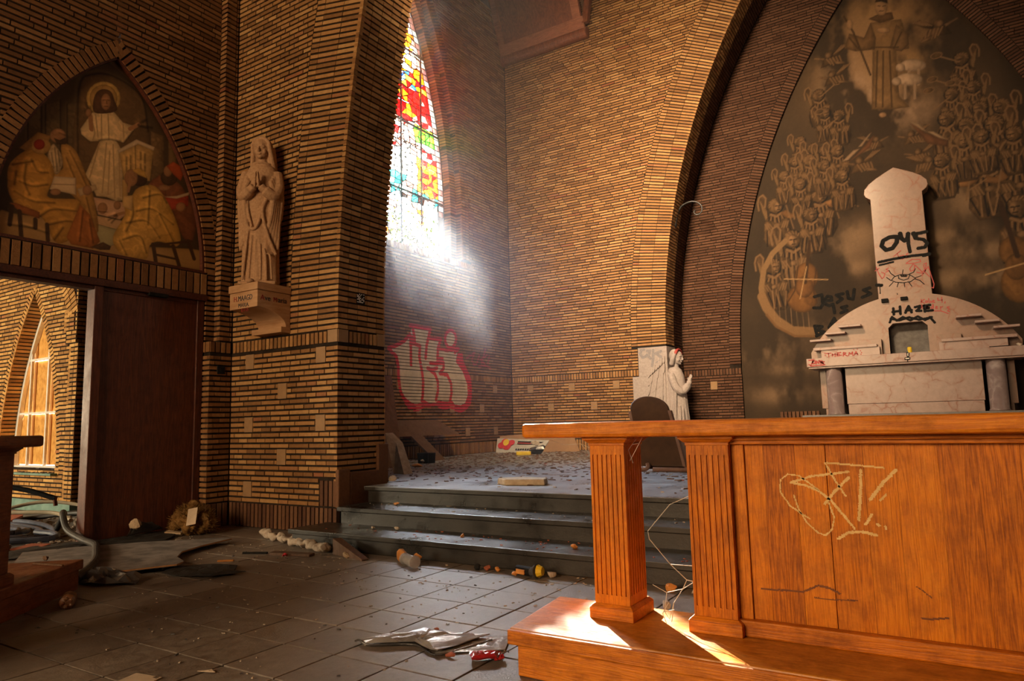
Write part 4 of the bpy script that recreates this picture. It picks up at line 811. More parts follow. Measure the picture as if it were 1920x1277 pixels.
MURAL = [('c',(0.34,0.21,0.095),[(-0.569,8.79),0.84,1.232]),('c',(0.34,0.21,0.095),[(-0.653,7.704),1.064,1.008]),('c',(0.3,0.19,0.1),[(-1.075,8.396),0.56,0.672]),('c',(0.36,0.25,0.17),[(-0.982,7.08),0.504,0.246]),('c',(0.36,0.25,0.17),[(-0.635,6.736),0.672,0.291]),('c',(0.36,0.25,0.17),[(-0.261,6.884),0.448,0.246]),('c',(0.36,0.25,0.17),[(-0.777,7.299),0.56,0.28]),('c',(0.36,0.25,0.17),[(-1.227,7.652),0.448,0.246]),('c',(0.36,0.25,0.17),[(-1.346,8.027),0.336,0.28]),('c',(0.27,0.185,0.115),[(-3.005,2.408),0.672,0.246]),('c',(0.27,0.185,0.115),[(-2.616,2.054),0.56,0.157]),('c',(0.27,0.185,0.115),[(-3.201,2.645),0.504,0.28]),('c',(0.27,0.185,0.115),[(-1.664,4.327),0.56,0.246]),('c',(0.27,0.185,0.115),[(-1.263,4.585),0.448,0.336]),('c',(0.27,0.185,0.115),[(-1.404,3.967),0.56,0.202]),('c',(0.27,0.185,0.115),[(-1.867,2.852),0.504,0.246]),('c',(0.27,0.185,0.115),[(0.303,4.322),0.504,0.179]),('c',(0.27,0.185,0.115),[(0.679,3.964),0.672,0.202]),('c',(0.27,0.185,0.115),[(0.318,3.524),0.616,0.224]),('c',(0.27,0.185,0.115),[(0.871,3.45),0.448,0.179]),('c',(0.27,0.185,0.115),[(0.604,4.969),0.392,0.448]),('c',(0.27,0.185,0.115),[(-2.856,1.528),0.672,0.202]),('c',(0.27,0.185,0.115),[(1.079,3.184),0.56,0.246]),('c',(0.27,0.185,0.115),[(-2.023,3.404),0.56,0.179]),('p',(0.25,0.15,0.065),0.3,[(-0.736,8.826),(-0.206,8.719),(-0.12,8.087),(-0.345,8.104),(-0.363,7.182),(-0.213,6.925),(-0.526,6.956),(-0.852,7.045),(-0.739,8.287)]),('p',(0.2,0.115,0.05),0.3,[(-0.736,8.826),(-0.667,8.488),(-0.704,8.253),(-1.042,8.318),(-1.237,8.449),(-1.128,8.733),(-0.871,8.555)]),('p',(0.2,0.12,0.055),0.3,[(-0.303,8.642),(-0.123,8.394),(-0.122,8.175),(-0.257,8.065),(-0.448,8.193)]),('s',(0.1,0.055,0.02),0.0246,[(-0.661,8.206),(-0.775,7.079)]),('s',(0.1,0.055,0.02),0.0246,[(-0.561,8.174),(-0.657,7.047)]),('s',(0.1,0.055,0.02),0.0246,[(-0.452,8.139),(-0.504,7.005)]),('s',(0.1,0.055,0.02),0.0246,[(-0.756,8.315),(-0.304,8.168)]),('s',(0.1,0.055,0.02),0.0246,[(-1.134,8.643),(-0.982,8.344)]),('s',(0.1,0.055,0.02),0.0246,[(-0.227,8.451),(-0.377,8.17)]),('s',(0.1,0.055,0.02),0.0336,[(-1.197,9.124),(-1.05,8.729),(-0.817,7.754)]),('p',(0.16,0.09,0.04),0.3,[(-0.767,8.916),(-0.575,8.961),(-0.355,8.916),(-0.33,8.763),(-0.571,8.769)]),('p',(0.34,0.21,0.11),0.3,[(-0.418,9.051),(-0.43,8.99),(-0.453,8.941),(-0.485,8.91),(-0.522,8.9),(-0.56,8.914),(-0.594,8.949),(-0.62,9.001),(-0.635,9.064),(-0.637,9.13),(-0.626,9.192),(-0.602,9.241),(-0.57,9.272),(-0.532,9.281),(-0.494,9.267),(-0.46,9.232),(-0.435,9.18),(-0.42,9.117)]),('p',(0.08,0.045,0.02),0.3,[(-0.63,9.218),(-0.576,9.311),(-0.421,9.254),(-0.404,9.113),(-0.519,9.2)]),('p',(0.34,0.21,0.11),0.3,[(-0.411,8.557),(-0.419,8.537),(-0.441,8.525),(-0.473,8.521),(-0.512,8.526),(-0.553,8.54),(-0.591,8.561),(-0.622,8.586),(-0.641,8.613),(-0.646,8.637),(-0.638,8.657),(-0.615,8.67),(-0.583,8.674),(-0.543,8.669),(-0.503,8.654),(-0.465,8.634),(-0.435,8.608),(-0.416,8.582)]),('p',(0.34,0.21,0.11),0.3,[(-1.047,8.899),(-1.054,8.862),(-1.066,8.832),(-1.083,8.813),(-1.102,8.806),(-1.122,8.812),(-1.14,8.832),(-1.153,8.862),(-1.161,8.899),(-1.162,8.939),(-1.155,8.976),(-1.143,9.006),(-1.126,9.026),(-1.106,9.033),(-1.086,9.026),(-1.069,9.006),(-1.055,8.976),(-1.048,8.939)]),('p',(0.36,0.22,0.12),0.3,[(-0.606,6.869),(-0.611,6.852),(-0.624,6.839),(-0.641,6.832),(-0.662,6.831),(-0.684,6.837),(-0.705,6.848),(-0.72,6.865),(-0.73,6.884),(-0.733,6.903),(-0.727,6.92),(-0.715,6.934),(-0.697,6.941),(-0.676,6.942),(-0.654,6.936),(-0.634,6.924),(-0.618,6.908),(-0.609,6.889)]),('s',(0.09,0.05,0.02),0.0168,[(-0.58,9.132),(-0.545,9.108)]),('s',(0.09,0.05,0.02),0.0168,[(-0.499,9.091),(-0.453,9.086)]),('s',(0.09,0.05,0.02),0.0168,[(-0.561,9.012),(-0.498,8.99)]),('p',(0.36,0.26,0.18),0.3,[(0.129,7.662),(0.112,7.623),(0.072,7.596),(0.013,7.586),(-0.059,7.592),(-0.134,7.615),(-0.204,7.652),(-0.261,7.698),(-0.296,7.748),(-0.306,7.796),(-0.289,7.836),(-0.248,7.862),(-0.187,7.872),(-0.114,7.865),(-0.039,7.841),(0.03,7.804),(0.085,7.758),(0.119,7.709)]),('p',(0.36,0.26,0.18),0.3,[(-0.221,7.726),(-0.228,7.699),(-0.244,7.677),(-0.266,7.665),(-0.293,7.663),(-0.321,7.671),(-0.346,7.689),(-0.366,7.715),(-0.377,7.745),(-0.38,7.775),(-0.373,7.803),(-0.357,7.824),(-0.334,7.837),(-0.307,7.839),(-0.28,7.83),(-0.255,7.812),(-0.235,7.787),(-0.223,7.757)]),('s',(0.3,0.21,0.14),0.0448,[(-0.163,7.665),(-0.187,7.369)]),('s',(0.3,0.21,0.14),0.0448,[(-0.007,7.617),(-0.03,7.323)]),('p',(0.36,0.26,0.18),0.3,[(0.047,7.408),(0.03,7.369),(-0.01,7.342),(-0.07,7.331),(-0.142,7.336),(-0.217,7.359),(-0.288,7.395),(-0.344,7.44),(-0.38,7.49),(-0.39,7.538),(-0.373,7.577),(-0.331,7.604),(-0.27,7.615),(-0.197,7.609),(-0.122,7.586),(-0.052,7.549),(0.003,7.504),(0.037,7.455)]),('p',(0.36,0.26,0.18),0.3,[(-0.304,7.469),(-0.311,7.441),(-0.327,7.42),(-0.35,7.407),(-0.377,7.405),(-0.404,7.413),(-0.43,7.43),(-0.45,7.456),(-0.462,7.485),(-0.464,7.516),(-0.457,7.544),(-0.441,7.566),(-0.418,7.578),(-0.391,7.581),(-0.364,7.572),(-0.338,7.554),(-0.319,7.529),(-0.307,7.499)]),('s',(0.3,0.21,0.14),0.0448,[(-0.246,7.408),(-0.27,7.113)]),('s',(0.3,0.21,0.14),0.0448,[(-0.089,7.362),(-0.113,7.068)]),('p',(0.22,0.1,0.045),0.3,[(-1.344,6.067),(-0.928,6.298),(-0.834,6.548),(-1.14,6.239)]),('p',(0.36,0.25,0.16),0.1,[(-1.456,6.115),(-1.23,6.305),(-1.115,6.31),(-1.34,6.121)]),('p',(0.36,0.25,0.16),0.1,[(-1.151,6.341),(-0.926,6.571),(-0.888,6.583),(-1.075,6.345)]),('p',(0.2,0.09,0.04),0.3,[(-0.229,6.608),(0.005,6.358),(0.354,6.124),(0.343,5.993),(0.014,6.145)]),('p',(0.38,0.27,0.17),0.1,[(-0.236,6.642),(-0.093,6.552),(0.024,6.374),(-0.034,6.41)]),('p',(0.38,0.27,0.17),0.1,[(0.032,6.372),(0.134,6.346),(0.354,6.124),(0.208,6.202)]),('s',(0.27,0.17,0.085),0.11,[(-2.625,4.679),(-2.892,4.461),(-3.083,4.149),(-3.162,3.762),(-3.145,3.512)]),('s',(0.27,0.165,0.08),0.18,[(-3.162,3.582),(-3.082,3.336),(-2.91,3.062),(-2.616,2.814),(-2.187,2.753)]),('s',(0.22,0.12,0.05),0.05,[(-3.091,3.192),(-2.918,2.93),(-2.572,2.701),(-2.193,2.668)]),('s',(0.34,0.22,0.12),0.009,[(-2.917,4.408),(-2.941,3.065)]),('s',(0.34,0.22,0.12),0.009,[(-2.82,4.427),(-2.829,3.021)]),('s',(0.34,0.22,0.12),0.009,[(-2.724,4.447),(-2.718,2.977)]),('s',(0.34,0.22,0.12),0.009,[(-2.628,4.466),(-2.608,2.933)]),('s',(0.34,0.22,0.12),0.009,[(-2.534,4.484),(-2.498,2.89)]),('s',(0.34,0.22,0.12),0.009,[(-2.44,4.503),(-2.39,2.848)]),('s',(0.34,0.22,0.12),0.009,[(-2.346,4.522),(-2.283,2.805)]),('p',(0.23,0.11,0.035),0.3,[(-2.05,3.862),(-2.07,3.768),(-2.113,3.689),(-2.175,3.633),(-2.249,3.609),(-2.325,3.618),(-2.395,3.661),(-2.45,3.732),(-2.483,3.822),(-2.489,3.921),(-2.469,4.017),(-2.425,4.098),(-2.361,4.153),(-2.287,4.176),(-2.21,4.165),(-2.141,4.121),(-2.088,4.05),(-2.056,3.96)]),('p',(0.24,0.115,0.035),0.3,[(-2.092,3.412),(-2.115,3.318),(-2.171,3.24),(-2.252,3.186),(-2.348,3.162),(-2.449,3.173),(-2.542,3.217),(-2.617,3.289),(-2.662,3.38),(-2.674,3.48),(-2.649,3.575),(-2.592,3.655),(-2.509,3.708),(-2.411,3.73),(-2.31,3.717),(-2.218,3.672),(-2.146,3.599),(-2.102,3.509)]),('p',(0.21,0.1,0.033),0.3,[(-2.154,3.658),(-2.169,3.585),(-2.203,3.524),(-2.251,3.481),(-2.308,3.462),(-2.367,3.469),(-2.421,3.501),(-2.463,3.556),(-2.489,3.625),(-2.494,3.701),(-2.479,3.774),(-2.444,3.836),(-2.395,3.879),(-2.338,3.898),(-2.278,3.89),(-2.225,3.856),(-2.183,3.802),(-2.159,3.733)]),('s',(0.1,0.05,0.02),0.0224,[(-2.415,4.11),(-2.509,3.626),(-2.647,3.421)]),('s',(0.1,0.05,0.02),0.0224,[(-2.079,4.008),(-2.159,3.583),(-2.107,3.327)]),('s',(0.09,0.045,0.02),0.056,[(-2.158,4.603),(-2.297,3.764)]),('s',(0.45,0.3,0.15),0.0179,[(-2.698,3.894),(-1.879,3.774)]),('s',(0.45,0.3,0.15),0.0179,[(-2.42,3.45),(-2.254,4.088)]),('p',(0.22,0.11,0.035),0.3,[(1.381,3.855),(1.359,3.768),(1.313,3.694),(1.249,3.644),(1.173,3.624),(1.094,3.635),(1.023,3.677),(0.967,3.745),(0.934,3.832),(0.928,3.925),(0.95,4.015),(0.997,4.089),(1.063,4.139),(1.141,4.158),(1.219,4.145),(1.29,4.101),(1.344,4.033),(1.375,3.947)]),('p',(0.23,0.115,0.035),0.3,[(1.448,3.279),(1.421,3.161),(1.365,3.061),(1.288,2.99),(1.197,2.958),(1.103,2.969),(1.018,3.021),(0.953,3.11),(0.914,3.224),(0.909,3.349),(0.936,3.47),(0.993,3.572),(1.073,3.642),(1.166,3.672),(1.26,3.659),(1.343,3.604),(1.406,3.515),(1.443,3.402)]),('p',(0.2,0.1,0.033),0.3,[(1.326,3.579),(1.309,3.5),(1.274,3.434),(1.226,3.387),(1.169,3.366),(1.112,3.374),(1.06,3.409),(1.021,3.468),(0.998,3.543),(0.995,3.626),(1.012,3.706),(1.048,3.773),(1.097,3.819),(1.153,3.839),(1.211,3.83),(1.262,3.794),(1.301,3.735),(1.323,3.66)]),('s',(0.08,0.04,0.02),0.0784,[(1.035,4.785),(1.193,3.789)]),('s',(0.45,0.3,0.15),0.0224,[(0.704,3.521),(1.31,3.657)])]
ANGELS = [((-2.763,5.453),0.582,1,'v'),((-1.904,5.511),0.582,1,'v'),((-2.478,4.689),0.694,0,'c'),((-2.889,4.178),0.605,1,'h'),((-1.776,7.605),0.448,1,'t'),((-1.694,7.194),0.403,1,''),((-1.444,7.082),0.426,-1,'t'),((-2.195,6.718),0.403,1,''),((-1.964,6.513),0.403,1,''),((-1.749,6.417),0.403,0,''),((-1.516,6.362),0.448,1,''),((-2.326,6.324),0.426,0,''),((-2.041,6.282),0.448,1,''),((-1.781,6.11),0.426,1,''),((-2.554,6.054),0.403,1,''),((-1.529,8.382),0.403,1,'p'),((-1.5,7.959),0.381,1,'p'),((-0.835,6.417),0.336,-1,'p'),((-1.135,6.052),0.403,1,'p'),((-0.222,6.372),0.336,1,'p'),((-0.137,6.003),0.336,1,'p'),((-2.257,5.819),0.448,0,''),((0.389,8.404),0.448,-1,'p'),((0.68,7.617),0.47,-1,'t'),((0.544,7.187),0.426,-1,'t'),((0.468,6.989),0.426,-1,'t'),((0.821,7.033),0.426,-1,'t'),((0.882,6.604),0.448,-1,''),((1.198,6.558),0.493,-1,''),((0.355,6.54),0.515,-1,''),((0.647,6.339),0.493,-1,''),((1.061,6.252),0.582,-1,''),((0.904,5.547),0.672,-1,'v'),((1.347,5.505),0.65,-1,'v'),((0.583,6.068),0.515,0,''),((1.296,4.677),0.717,-1,'c'),((1.329,6.003),0.493,-1,''),((0.861,6.071),0.47,0,''),((0.004,5.813),0.381,-1,'p'),((-1.478,5.821),0.47,1,''),((-2.1,5.148),0.538,1,''),((0.214,5.765),0.493,-1,'')]

# ------------------------------------------------------------------ the setting
XA, XP, YB, XC, YB2, YE, XD, YF = -7.30, -7.195, 5.179, -5.427, 5.905, 13.498, -8.509, 14.788
H1 = 0.1572
ZC = 3 * H1                    # chancel floor
ZS0, ZS1 = 1.99, 2.126         # soldier band round the walls
XM = -0.56                     # axis of the church

# floor of the nave: 0.36 m tiles
fl = struct(MB().box(-7.6, -10.0, -0.3, 6.2, 5.2, -0.008).build('floor', M_mortar))
def tile_mesh(w):
    b = MB()
    e = 0.002
    h = w / 2
    b.add([(-h, -h, -0.03), (h, -h, -0.03), (h, h, -0.03), (-h, h, -0.03), (-h, -h, -e), (h, -h, -e), (h, h, -e), (-h, h, -e),
           (-h + e, -h + e, 0), (h - e, -h + e, 0), (h - e, h - e, 0), (-h + e, h - e, 0)],
          [(0, 1, 5, 4), (1, 2, 6, 5), (2, 3, 7, 6), (3, 0, 4, 7), (4, 5, 9, 8), (5, 6, 10, 9), (6, 7, 11, 10), (7, 4, 8, 11), (8, 9, 10, 11)])
    return b
T = 0.36
tm = tile_mesh(T - 0.009).mesh('tile', M_tile)
far = MB()
for i in range(-12, 8):
    for k in range(-2, 9):
        cx, cy = -3.0 + (i + .5) * T, 2.146 + (k + .5) * T
        vis = k >= -2 and (cy < 4.5 or cx < -5.3) and (cx > -7.4) and (cy - 1.0) > 0.0 and cx < 0.3
        if cy < 1.6 and cx < -4.2:
            vis = False
        dz = random.uniform(-0.0018, 0.0012)
        if vis:
            o = bpy.data.objects.new('tile', tm)
            COL.objects.link(o)
            o.parent = fl
            o.location = (cx, cy, dz)
            o.rotation_euler = (random.uniform(-.002, .002), random.uniform(-.002, .002), 0)

# steps up to the chancel
stair = bpy.data.objects.new('chancel_steps', None)
COL.objects.link(stair)
struct(stair, 'three dark granite steps up to the chancel floor')
stair.location = (-0.5, 5.0, 0)
for i, (yn, xl) in enumerate(((4.515, -5.38), (4.978, -5.22), (5.441, -5.30))):
    z = (i + 1) * H1
    b = MB()
    b.box(xl + 0.03, yn + 0.028, z - H1 - 0.03 if i else 0, 4.3, yn + 0.50 if i < 2 else 5.95, z - 0.042)
    b.box(xl, yn, z - 0.042, 4.3, yn + 0.50 if i < 2 else 5.95, z - (0 if i < 2 else 0.003))
    b.build('step', M_step, stair, bevel=0.006)
cf = MB()
cf.box(-8.55, 5.90, -0.2, 4.6, 13.6, ZC)
cf.box(-5.30, 5.443, ZC - 0.02, 4.30, 5.90, ZC)
cf = struct(cf.build('floor_chancel', M_chfloor), 'grey dusty chancel floor')
MB().box(4.3, 4.2, -0.2, 7.4, 13.6, ZC).build('floor_side', M_chfloor)['kind'] = 'structure'

# ---- left wall of the nave with the door and the painted arch above it
AY, AH, AR, AZ = 3.77, 1.10, 2.75, 2.93
ac_r, ac_l = AY + AH - AR, AY - AH + AR
AO = AR + 0.16
def arcpts(c, z0, r, sgn, za, zb, n=24):
    return [(c + sgn * sqrt(max(0, r * r - (z - z0) ** 2)), z) for z in [za + (zb - za) * i / n for i in range(n + 1)]]
apex_i = AZ + sqrt(AR ** 2 - (AY - ac_r) ** 2)
b = MB()
Xb = XA - 0.015
right = [(Xb, y, z) for y, z in arcpts(ac_r, AZ, AR + .02, 1, AZ, apex_i)]
left = [(Xb, y, z) for y, z in arcpts(ac_l, AZ, AR + .02, -1, AZ, apex_i)]
b.prism(right + [(Xb, AY, 8), (Xb, 5.25, 8), (Xb, 5.25, AZ)], (-0.3, 0, 0))
b.prism(left + [(Xb, AY, 8), (Xb, -9, 8), (Xb, -9, AZ)], (-0.3, 0, 0))
b.box(Xb, -9, 2.68, Xb - .3, 5.25, AZ)
b.box(Xb - .02, 4.90, 0, Xb - .3, 5.25, 2.68)
b.box(Xb, -9, 0, Xb - .3, 2.0, 2.68)
b.box(Xb, -9, 8, Xb - .3, 5.25, 12.6)
b.box(XP - 0.016, 5.019, 2.1, Xb - .01, 5.25, 8)
b.box(XP - 0.016, 4.90, 0, Xb - .05, 5.25, 2.12)
wl = struct(b.build('wall_left', M_mortar), 'left nave wall of brown brick around the door and the painted arch')
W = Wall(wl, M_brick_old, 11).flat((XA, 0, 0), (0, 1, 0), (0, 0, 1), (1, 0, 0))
fl_l = lambda v: min(AY, ac_l - sqrt(max(0, AO ** 2 - (v - AZ) ** 2)))
fl_r = lambda v: max(AY, ac_r + sqrt(max(0, AO ** 2 - (v - AZ) ** 2)))
ztop = AZ + 40 * PITCH
W.courses(AZ, ztop, const(1.5), fl_l, 'wild')
W.courses(AZ, ztop, fl_r, const(5.0), 'wild')
W.courses(ztop, ztop + 25 * PITCH, const(1.5), const(5.0), 'wild')
W.soldiers(2.67, 2.925, 1.9, 4.90, 0.088)
W.courses(2.13, 2.13 + 9 * PITCH, const(4.892), const(5.0), 'header')
W.courses(2.13 + 9 * PITCH, 2.13 + 14 * PITCH, const(4.91), const(5.0), 'header')
tha = math.asin((apex_i - AZ) / AR) + 0.035
W.ring(ac_l, AZ, [(AR, AO)], 0, tha, -1, 0.068, 0.047)
W.ring(ac_r, AZ, [(AR, AO)], 0, tha, 1, 0.068, 0.047)
# pilaster: front and near side
W.flat((XP, 0, 0), (0, 1, 0), (0, 0, 1), (1, 0, 0))
W.courses(2.13, 2.13 + 80 * PITCH, const(5.003), const(YB - .012), 'header')
W.courses(0.27, 0.27 + 28 * PITCH, const(4.885), const(YB - .012), 'cross')
W.soldiers(ZS0, ZS1, 4.885, YB - .01)
W.flat((0, 5.003, 0), (1, 0, 0), (0, 0, 1), (0, -1, 0))
for k in range(80):
    z = 2.13 + k * PITCH + (PITCH - FACE) / 2
    W.piece(XA - .01, XP, z, XA - .01, XP, z + FACE)
W.flat((0, 4.885, 0), (1, 0, 0), (0, 0, 1), (0, -1, 0))
for k in range(28):
    z = 0.27 + k * PITCH + (PITCH - FACE) / 2
    W.piece(XA - .09, XP, z, XA - .09, XP, z + FACE)
W.soldiers(ZS0, ZS1, XA - .07, XP, 0.09)
W.emit(300)
o = MB()
o.box(XP - .02, 4.985, 1.745, XP + 0.012, 5.085, 1.84)
o.box(XP + .012, 5.02, 1.775, XP + 0.016, 5.05, 1.81)
sk = o.build('wall_socket', M_black, org=(XP, 5.03, 1.745), bevel=.004)
tag(sk, 'black square socket box low on the brick pilaster right of the door', 'socket')

# ---- pier of the chancel arch: front (with the statue) and reveal
CR, CCU, CCV = 17.3, XC + 17.3, 2.13
b = MB()
b.box(-7.3, YB + .015, 0, XC - .015, YB2, 2.13)
arc = [(x, YB + .015, z) for x, z in arcpts(CCU, CCV, CR + .015, -1, 2.13, 12.6, 40)]
b.prism(arc + [(-8.9, YB + .015, 12.6), (-8.9, YB + .015, 2.13)], (0, YB2 - YB - .03, 0))
b.box(-8.9, YB + .3, 0, -7.2, YB2, 2.13)
b.prism([(2 * XM - x, y, z) for x, y, z in arc + [(-8.9, YB + .015, 12.6), (-8.9, YB + .015, 2.13)]], (0, YB2 - YB - .03, 0))
wp = struct(b.build('wall_pier', M_mortar), 'brick pier of the chancel arch that carries the statue')
W = Wall(wp, M_brick, 12).flat((0, YB, 0), (1, 0, 0), (0, 0, 1), (0, -1, 0))
sq = []
for k, xs in ((25, (-6.86, -5.68)), (19, (-6.29,)), (13, (-6.86, -5.68)), (7, (-6.29,)), (1, (-6.86,))):
    for x in xs:
        sq.append((x - .078, x + .078, 0.27 + k * PITCH, 0.27 + (k + 3) * PITCH))
W.courses(0.27, ZS0, const(XP + .006), const(XC), 'cross', sq + [(XC - .265, XC + .1, 0, .56)])
W.soldiers(ZS0, ZS1, XP + .01, XC - .16)
RO = CR + 0.76
W.courses(2.13, 2.13 + 80 * PITCH, const(XP + .006), arc_left(CCU, CCV, RO, CCU - RO), 'cross')
W.ring(CCU, CCV, [(CR, CR + .305), (CR + .313, CR + .618), (CR + .626, CR + .752)], 0, 0.285)
# reveal
W.flat((XC, 0, 0), (0, 1, 0), (0, 0, 1), (1, 0, 0))
W.courses(0.27, ZS0, const(YB), const(YB2), 'cross')
W.soldiers(ZS0, ZS1, YB + .16, YB2 - .13)
W.soldiers(0.30, 0.60, YB + .03, YB2 - .02)
n = int(0.285 * CR / PITCH)
for k in range(n):
    ta, tb = (k * PITCH + .0095) / CR, (k * PITCH + .051) / CR
    tm_ = (ta + tb) / 2
    for c in range(5):
        ya, yb = YB + c * .1452 + (.0 if c == 0 else .004), YB + (c + 1) * .1452 - .004
        P = [V3((CCU - CR * cos(t), y, CCV + CR * sin(t))) for t, y in ((ta, ya), (ta, yb), (tb, yb), (tb, ya))]
        W.quad(P, (cos(tm_), 0, -sin(tm_)))
W.emit(300)
def stones(parent, frame, rects, proud=0.004):
    O, U, Vv, Nn = [V3(q) for q in frame]
    for u0, u1, v0, v1 in rects:
        g = .006
        P = [O + U * a + Vv * c + Nn * proud for a, c in ((u0 + g, v0 + g), (u1 - g, v0 + g), (u1 - g, v1 - g), (u0 + g, v1 - g))]
        MB().hull8([q - Nn * .05 for q in P], P).build('stone', M_square, parent, org=(P[0] + P[2]) / 2)
W = Wall(wp, M_plinth, 22, 0.05, 'plinth_brick').flat((0, YB, 0), (1, 0, 0), (0, 0, 1), (0, -1, 0))
W.soldiers(0.0, 0.27, XP + .01, XC)
W.soldiers(0.275, 0.55, XC - .26, XC)
W.flat((XP, 0, 0), (0, 1, 0), (0, 0, 1), (1, 0, 0))
W.soldiers(0.0, 0.27, 4.885, YB - .01)
W.emit(100)
stones(wp, ((0, YB, 0), (1, 0, 0), (0, 0, 1), (0, -1, 0)), sq + [(XC - .155, XC + .002, ZS0, ZS1 + .01)])
stones(wp, ((XC, 0, 0), (0, 1, 0), (0, 0, 1), (1, 0, 0)), [(YB, YB + .155, ZS0, ZS1 + .01), (YB2 - .13, YB2, ZS0, ZS1 + .01)])
# tiled plinth at the foot of the reveal
b = MB()
b.box(XC - .02, YB - .005, 0.27, XC + .03, YB + .16, 0.66)
b.box(XC - .02, YB + .16, 0.27, XC + .03, YB2 + .01, 0.62)
b.box(XC - .02, YB2 - .14, 0.44, XC + .032, YB2 + .02, 0.90)
b.build('plinth_slab', M_plinth, wp, bevel=.01)

# ---- left chancel wall with the stained glass window
WCY, WCZ, WR1, WR2, WAX = 3.0, 5.55, 8.46, 8.65, 10.1      # arc centre, radii, window axis
SILL = 4.53
Y1, Y2w = WCY + WR1, WCY + WR2
wy_far = lambda v: max(WAX, WCY + sqrt(max(0, WR2 ** 2 - max(0, v - WCZ) ** 2))) if v > SILL else -99
zap = WCZ + sqrt(WR2 ** 2 - (WAX - WCY) ** 2)
def mirror(y): return 2 * WAX - y
b = MB()
Xb = XD - .015
farp = [(Xb, y, z) for y, z in [(Y2w, SILL - .1)] + arcpts(WCY, WCZ, WR2, 1, WCZ, zap)]
nearp = [(Xb, mirror(y), z) for _, y, z in farp]
DX = 0.139
b.prism(farp + [(Xb, WAX, 12.6), (Xb, YE + .1, 12.6), (Xb, YE + .1, SILL - .1)], (-DX, 0, 0))
b.prism(nearp + [(Xb, WAX, 12.6), (Xb, 5.6, 12.6), (Xb, 5.6, SILL - .1)], (-DX, 0, 0))
b.box(Xb, 5.6, 0, Xb - DX, YE + .1, SILL - .1)
zap1 = WCZ + sqrt(WR1 ** 2 - (WAX - WCY) ** 2)
X2 = XD - .154
farp = [(X2 - .0, y, z) for y, z in [(Y1, SILL - .1)] + arcpts(WCY, WCZ, WR1, 1, WCZ, zap1)]
nearp = [(X2, mirror(y), z) for _, y, z in farp]
b.prism(farp + [(X2, WAX, 12.6), (X2, YE + .1, 12.6), (X2, YE + .1, SILL - .1)], (-.36, 0, 0))
b.prism(nearp + [(X2, WAX, 12.6), (X2, 5.6, 12.6), (X2, 5.6, SILL - .1)], (-.36, 0, 0))
b.box(X2, 5.6, 0, X2 - .36, YE + .1, SILL - .1)
wd = struct(b.build('wall_chancel_left', M_mortar), 'left chancel wall with the tall stained glass window and red graffiti')
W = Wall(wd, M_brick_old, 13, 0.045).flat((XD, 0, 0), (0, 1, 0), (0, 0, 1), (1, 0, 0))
Z0D = 0.72
rowsD = [17, 10, 2]
sqD = []
for i, k in enumerate(rowsD):
    for j in range(5):
        y = 12.80 - j * 1.05 - (0.52 if i % 2 else 0)
        if y > 8.6:
            sqD.append((y - .078, y + .078, Z0D + k * PITCH, Z0D + (k + 3) * PITCH))
W.courses(Z0D, ZS0, const(8.4), const(YE - .01), 'cross', sqD)
W.soldiers(ZC, Z0D - .005, 8.4, YE, 0.066)
W.soldiers(ZS0, ZS1, 8.4, YE - .01, 0.066)
nb = int((4.37 - 2.13) / PITCH)
zb = 2.13 + nb * PITCH
W.courses(2.13, zb, const(8.4), const(YE - .012), 'wild')
W.courses(zb, zb + 3 * PITCH, const(11.98), const(YE - .012), 'wild')
zc_ = zb + 3 * PITCH
RG = 0.26
W.courses(zc_, zc_ + 105 * PITCH, lambda v: max(WAX, WCY + sqrt(max(0, (WR2 + RG) ** 2 - max(0, v - WCZ) ** 2))), const(YE - .012), 'wild')
tz = math.asin((zap - WCZ) / WR2)
W.ring(WCY, WCZ, [(WR2, WR2 + .125), (WR2 + .133, WR2 + RG - .008)], 0, tz + .02, 1)
for k in range(int((WCZ - SILL) / PITCH)):
    z = SILL + .05 + k * PITCH
    W.piece(Y2w, Y2w + .125, z, Y2w, Y2w + .125, z + FACE)
    W.piece(Y2w + .133, Y2w + RG - .008, z, Y2w + .133, Y2w + RG - .008, z + FACE)
# far jambs of the two orders: brick faces that look back at the light
def jamb(r, x0, x1):
    for k in range(int((WCZ - SILL) / PITCH)):
        z = SILL + .02 + k * PITCH
        W.quad([V3((x0, WCY + r - .003, z)), V3((x1, WCY + r - .003, z)), V3((x1, WCY + r - .003, z + FACE)), V3((x0, WCY + r - .003, z + FACE))], (0, -1, 0))
    for k in range(int(tz * r / PITCH)):
        ta, tb = (k * PITCH + .0095) / r, (k * PITCH + .051) / r
        if WCY + r * cos(tb) < WAX:
            break
        tm_ = (ta + tb) / 2
        W.quad([V3((x, WCY + (r - .003) * cos(t), WCZ + (r - .003) * sin(t))) for x, t in ((x0, ta), (x1, ta), (x1, tb), (x0, tb))], (0, -cos(tm_), -sin(tm_)))
jamb(WR2, XD - .148, XD)
jamb(WR1, X2 - .165, X2)
W.flat((X2 + .006, 0, 0), (0, 1, 0), (0, 0, 1), (1, 0, 0))
W.ring(WCY, WCZ, [(WR1, WR2 - .004)], 0, tz, 1)
for k in range(int((WCZ - SILL) / PITCH)):
    z = SILL + .02 + k * PITCH
    W.piece(Y1, Y2w - .004, z, Y1, Y2w - .004, z + FACE)
W.emit(300)
stones(wd, ((XD, 0, 0), (0, 1, 0), (0, 0, 1), (1, 0, 0)), sqD)
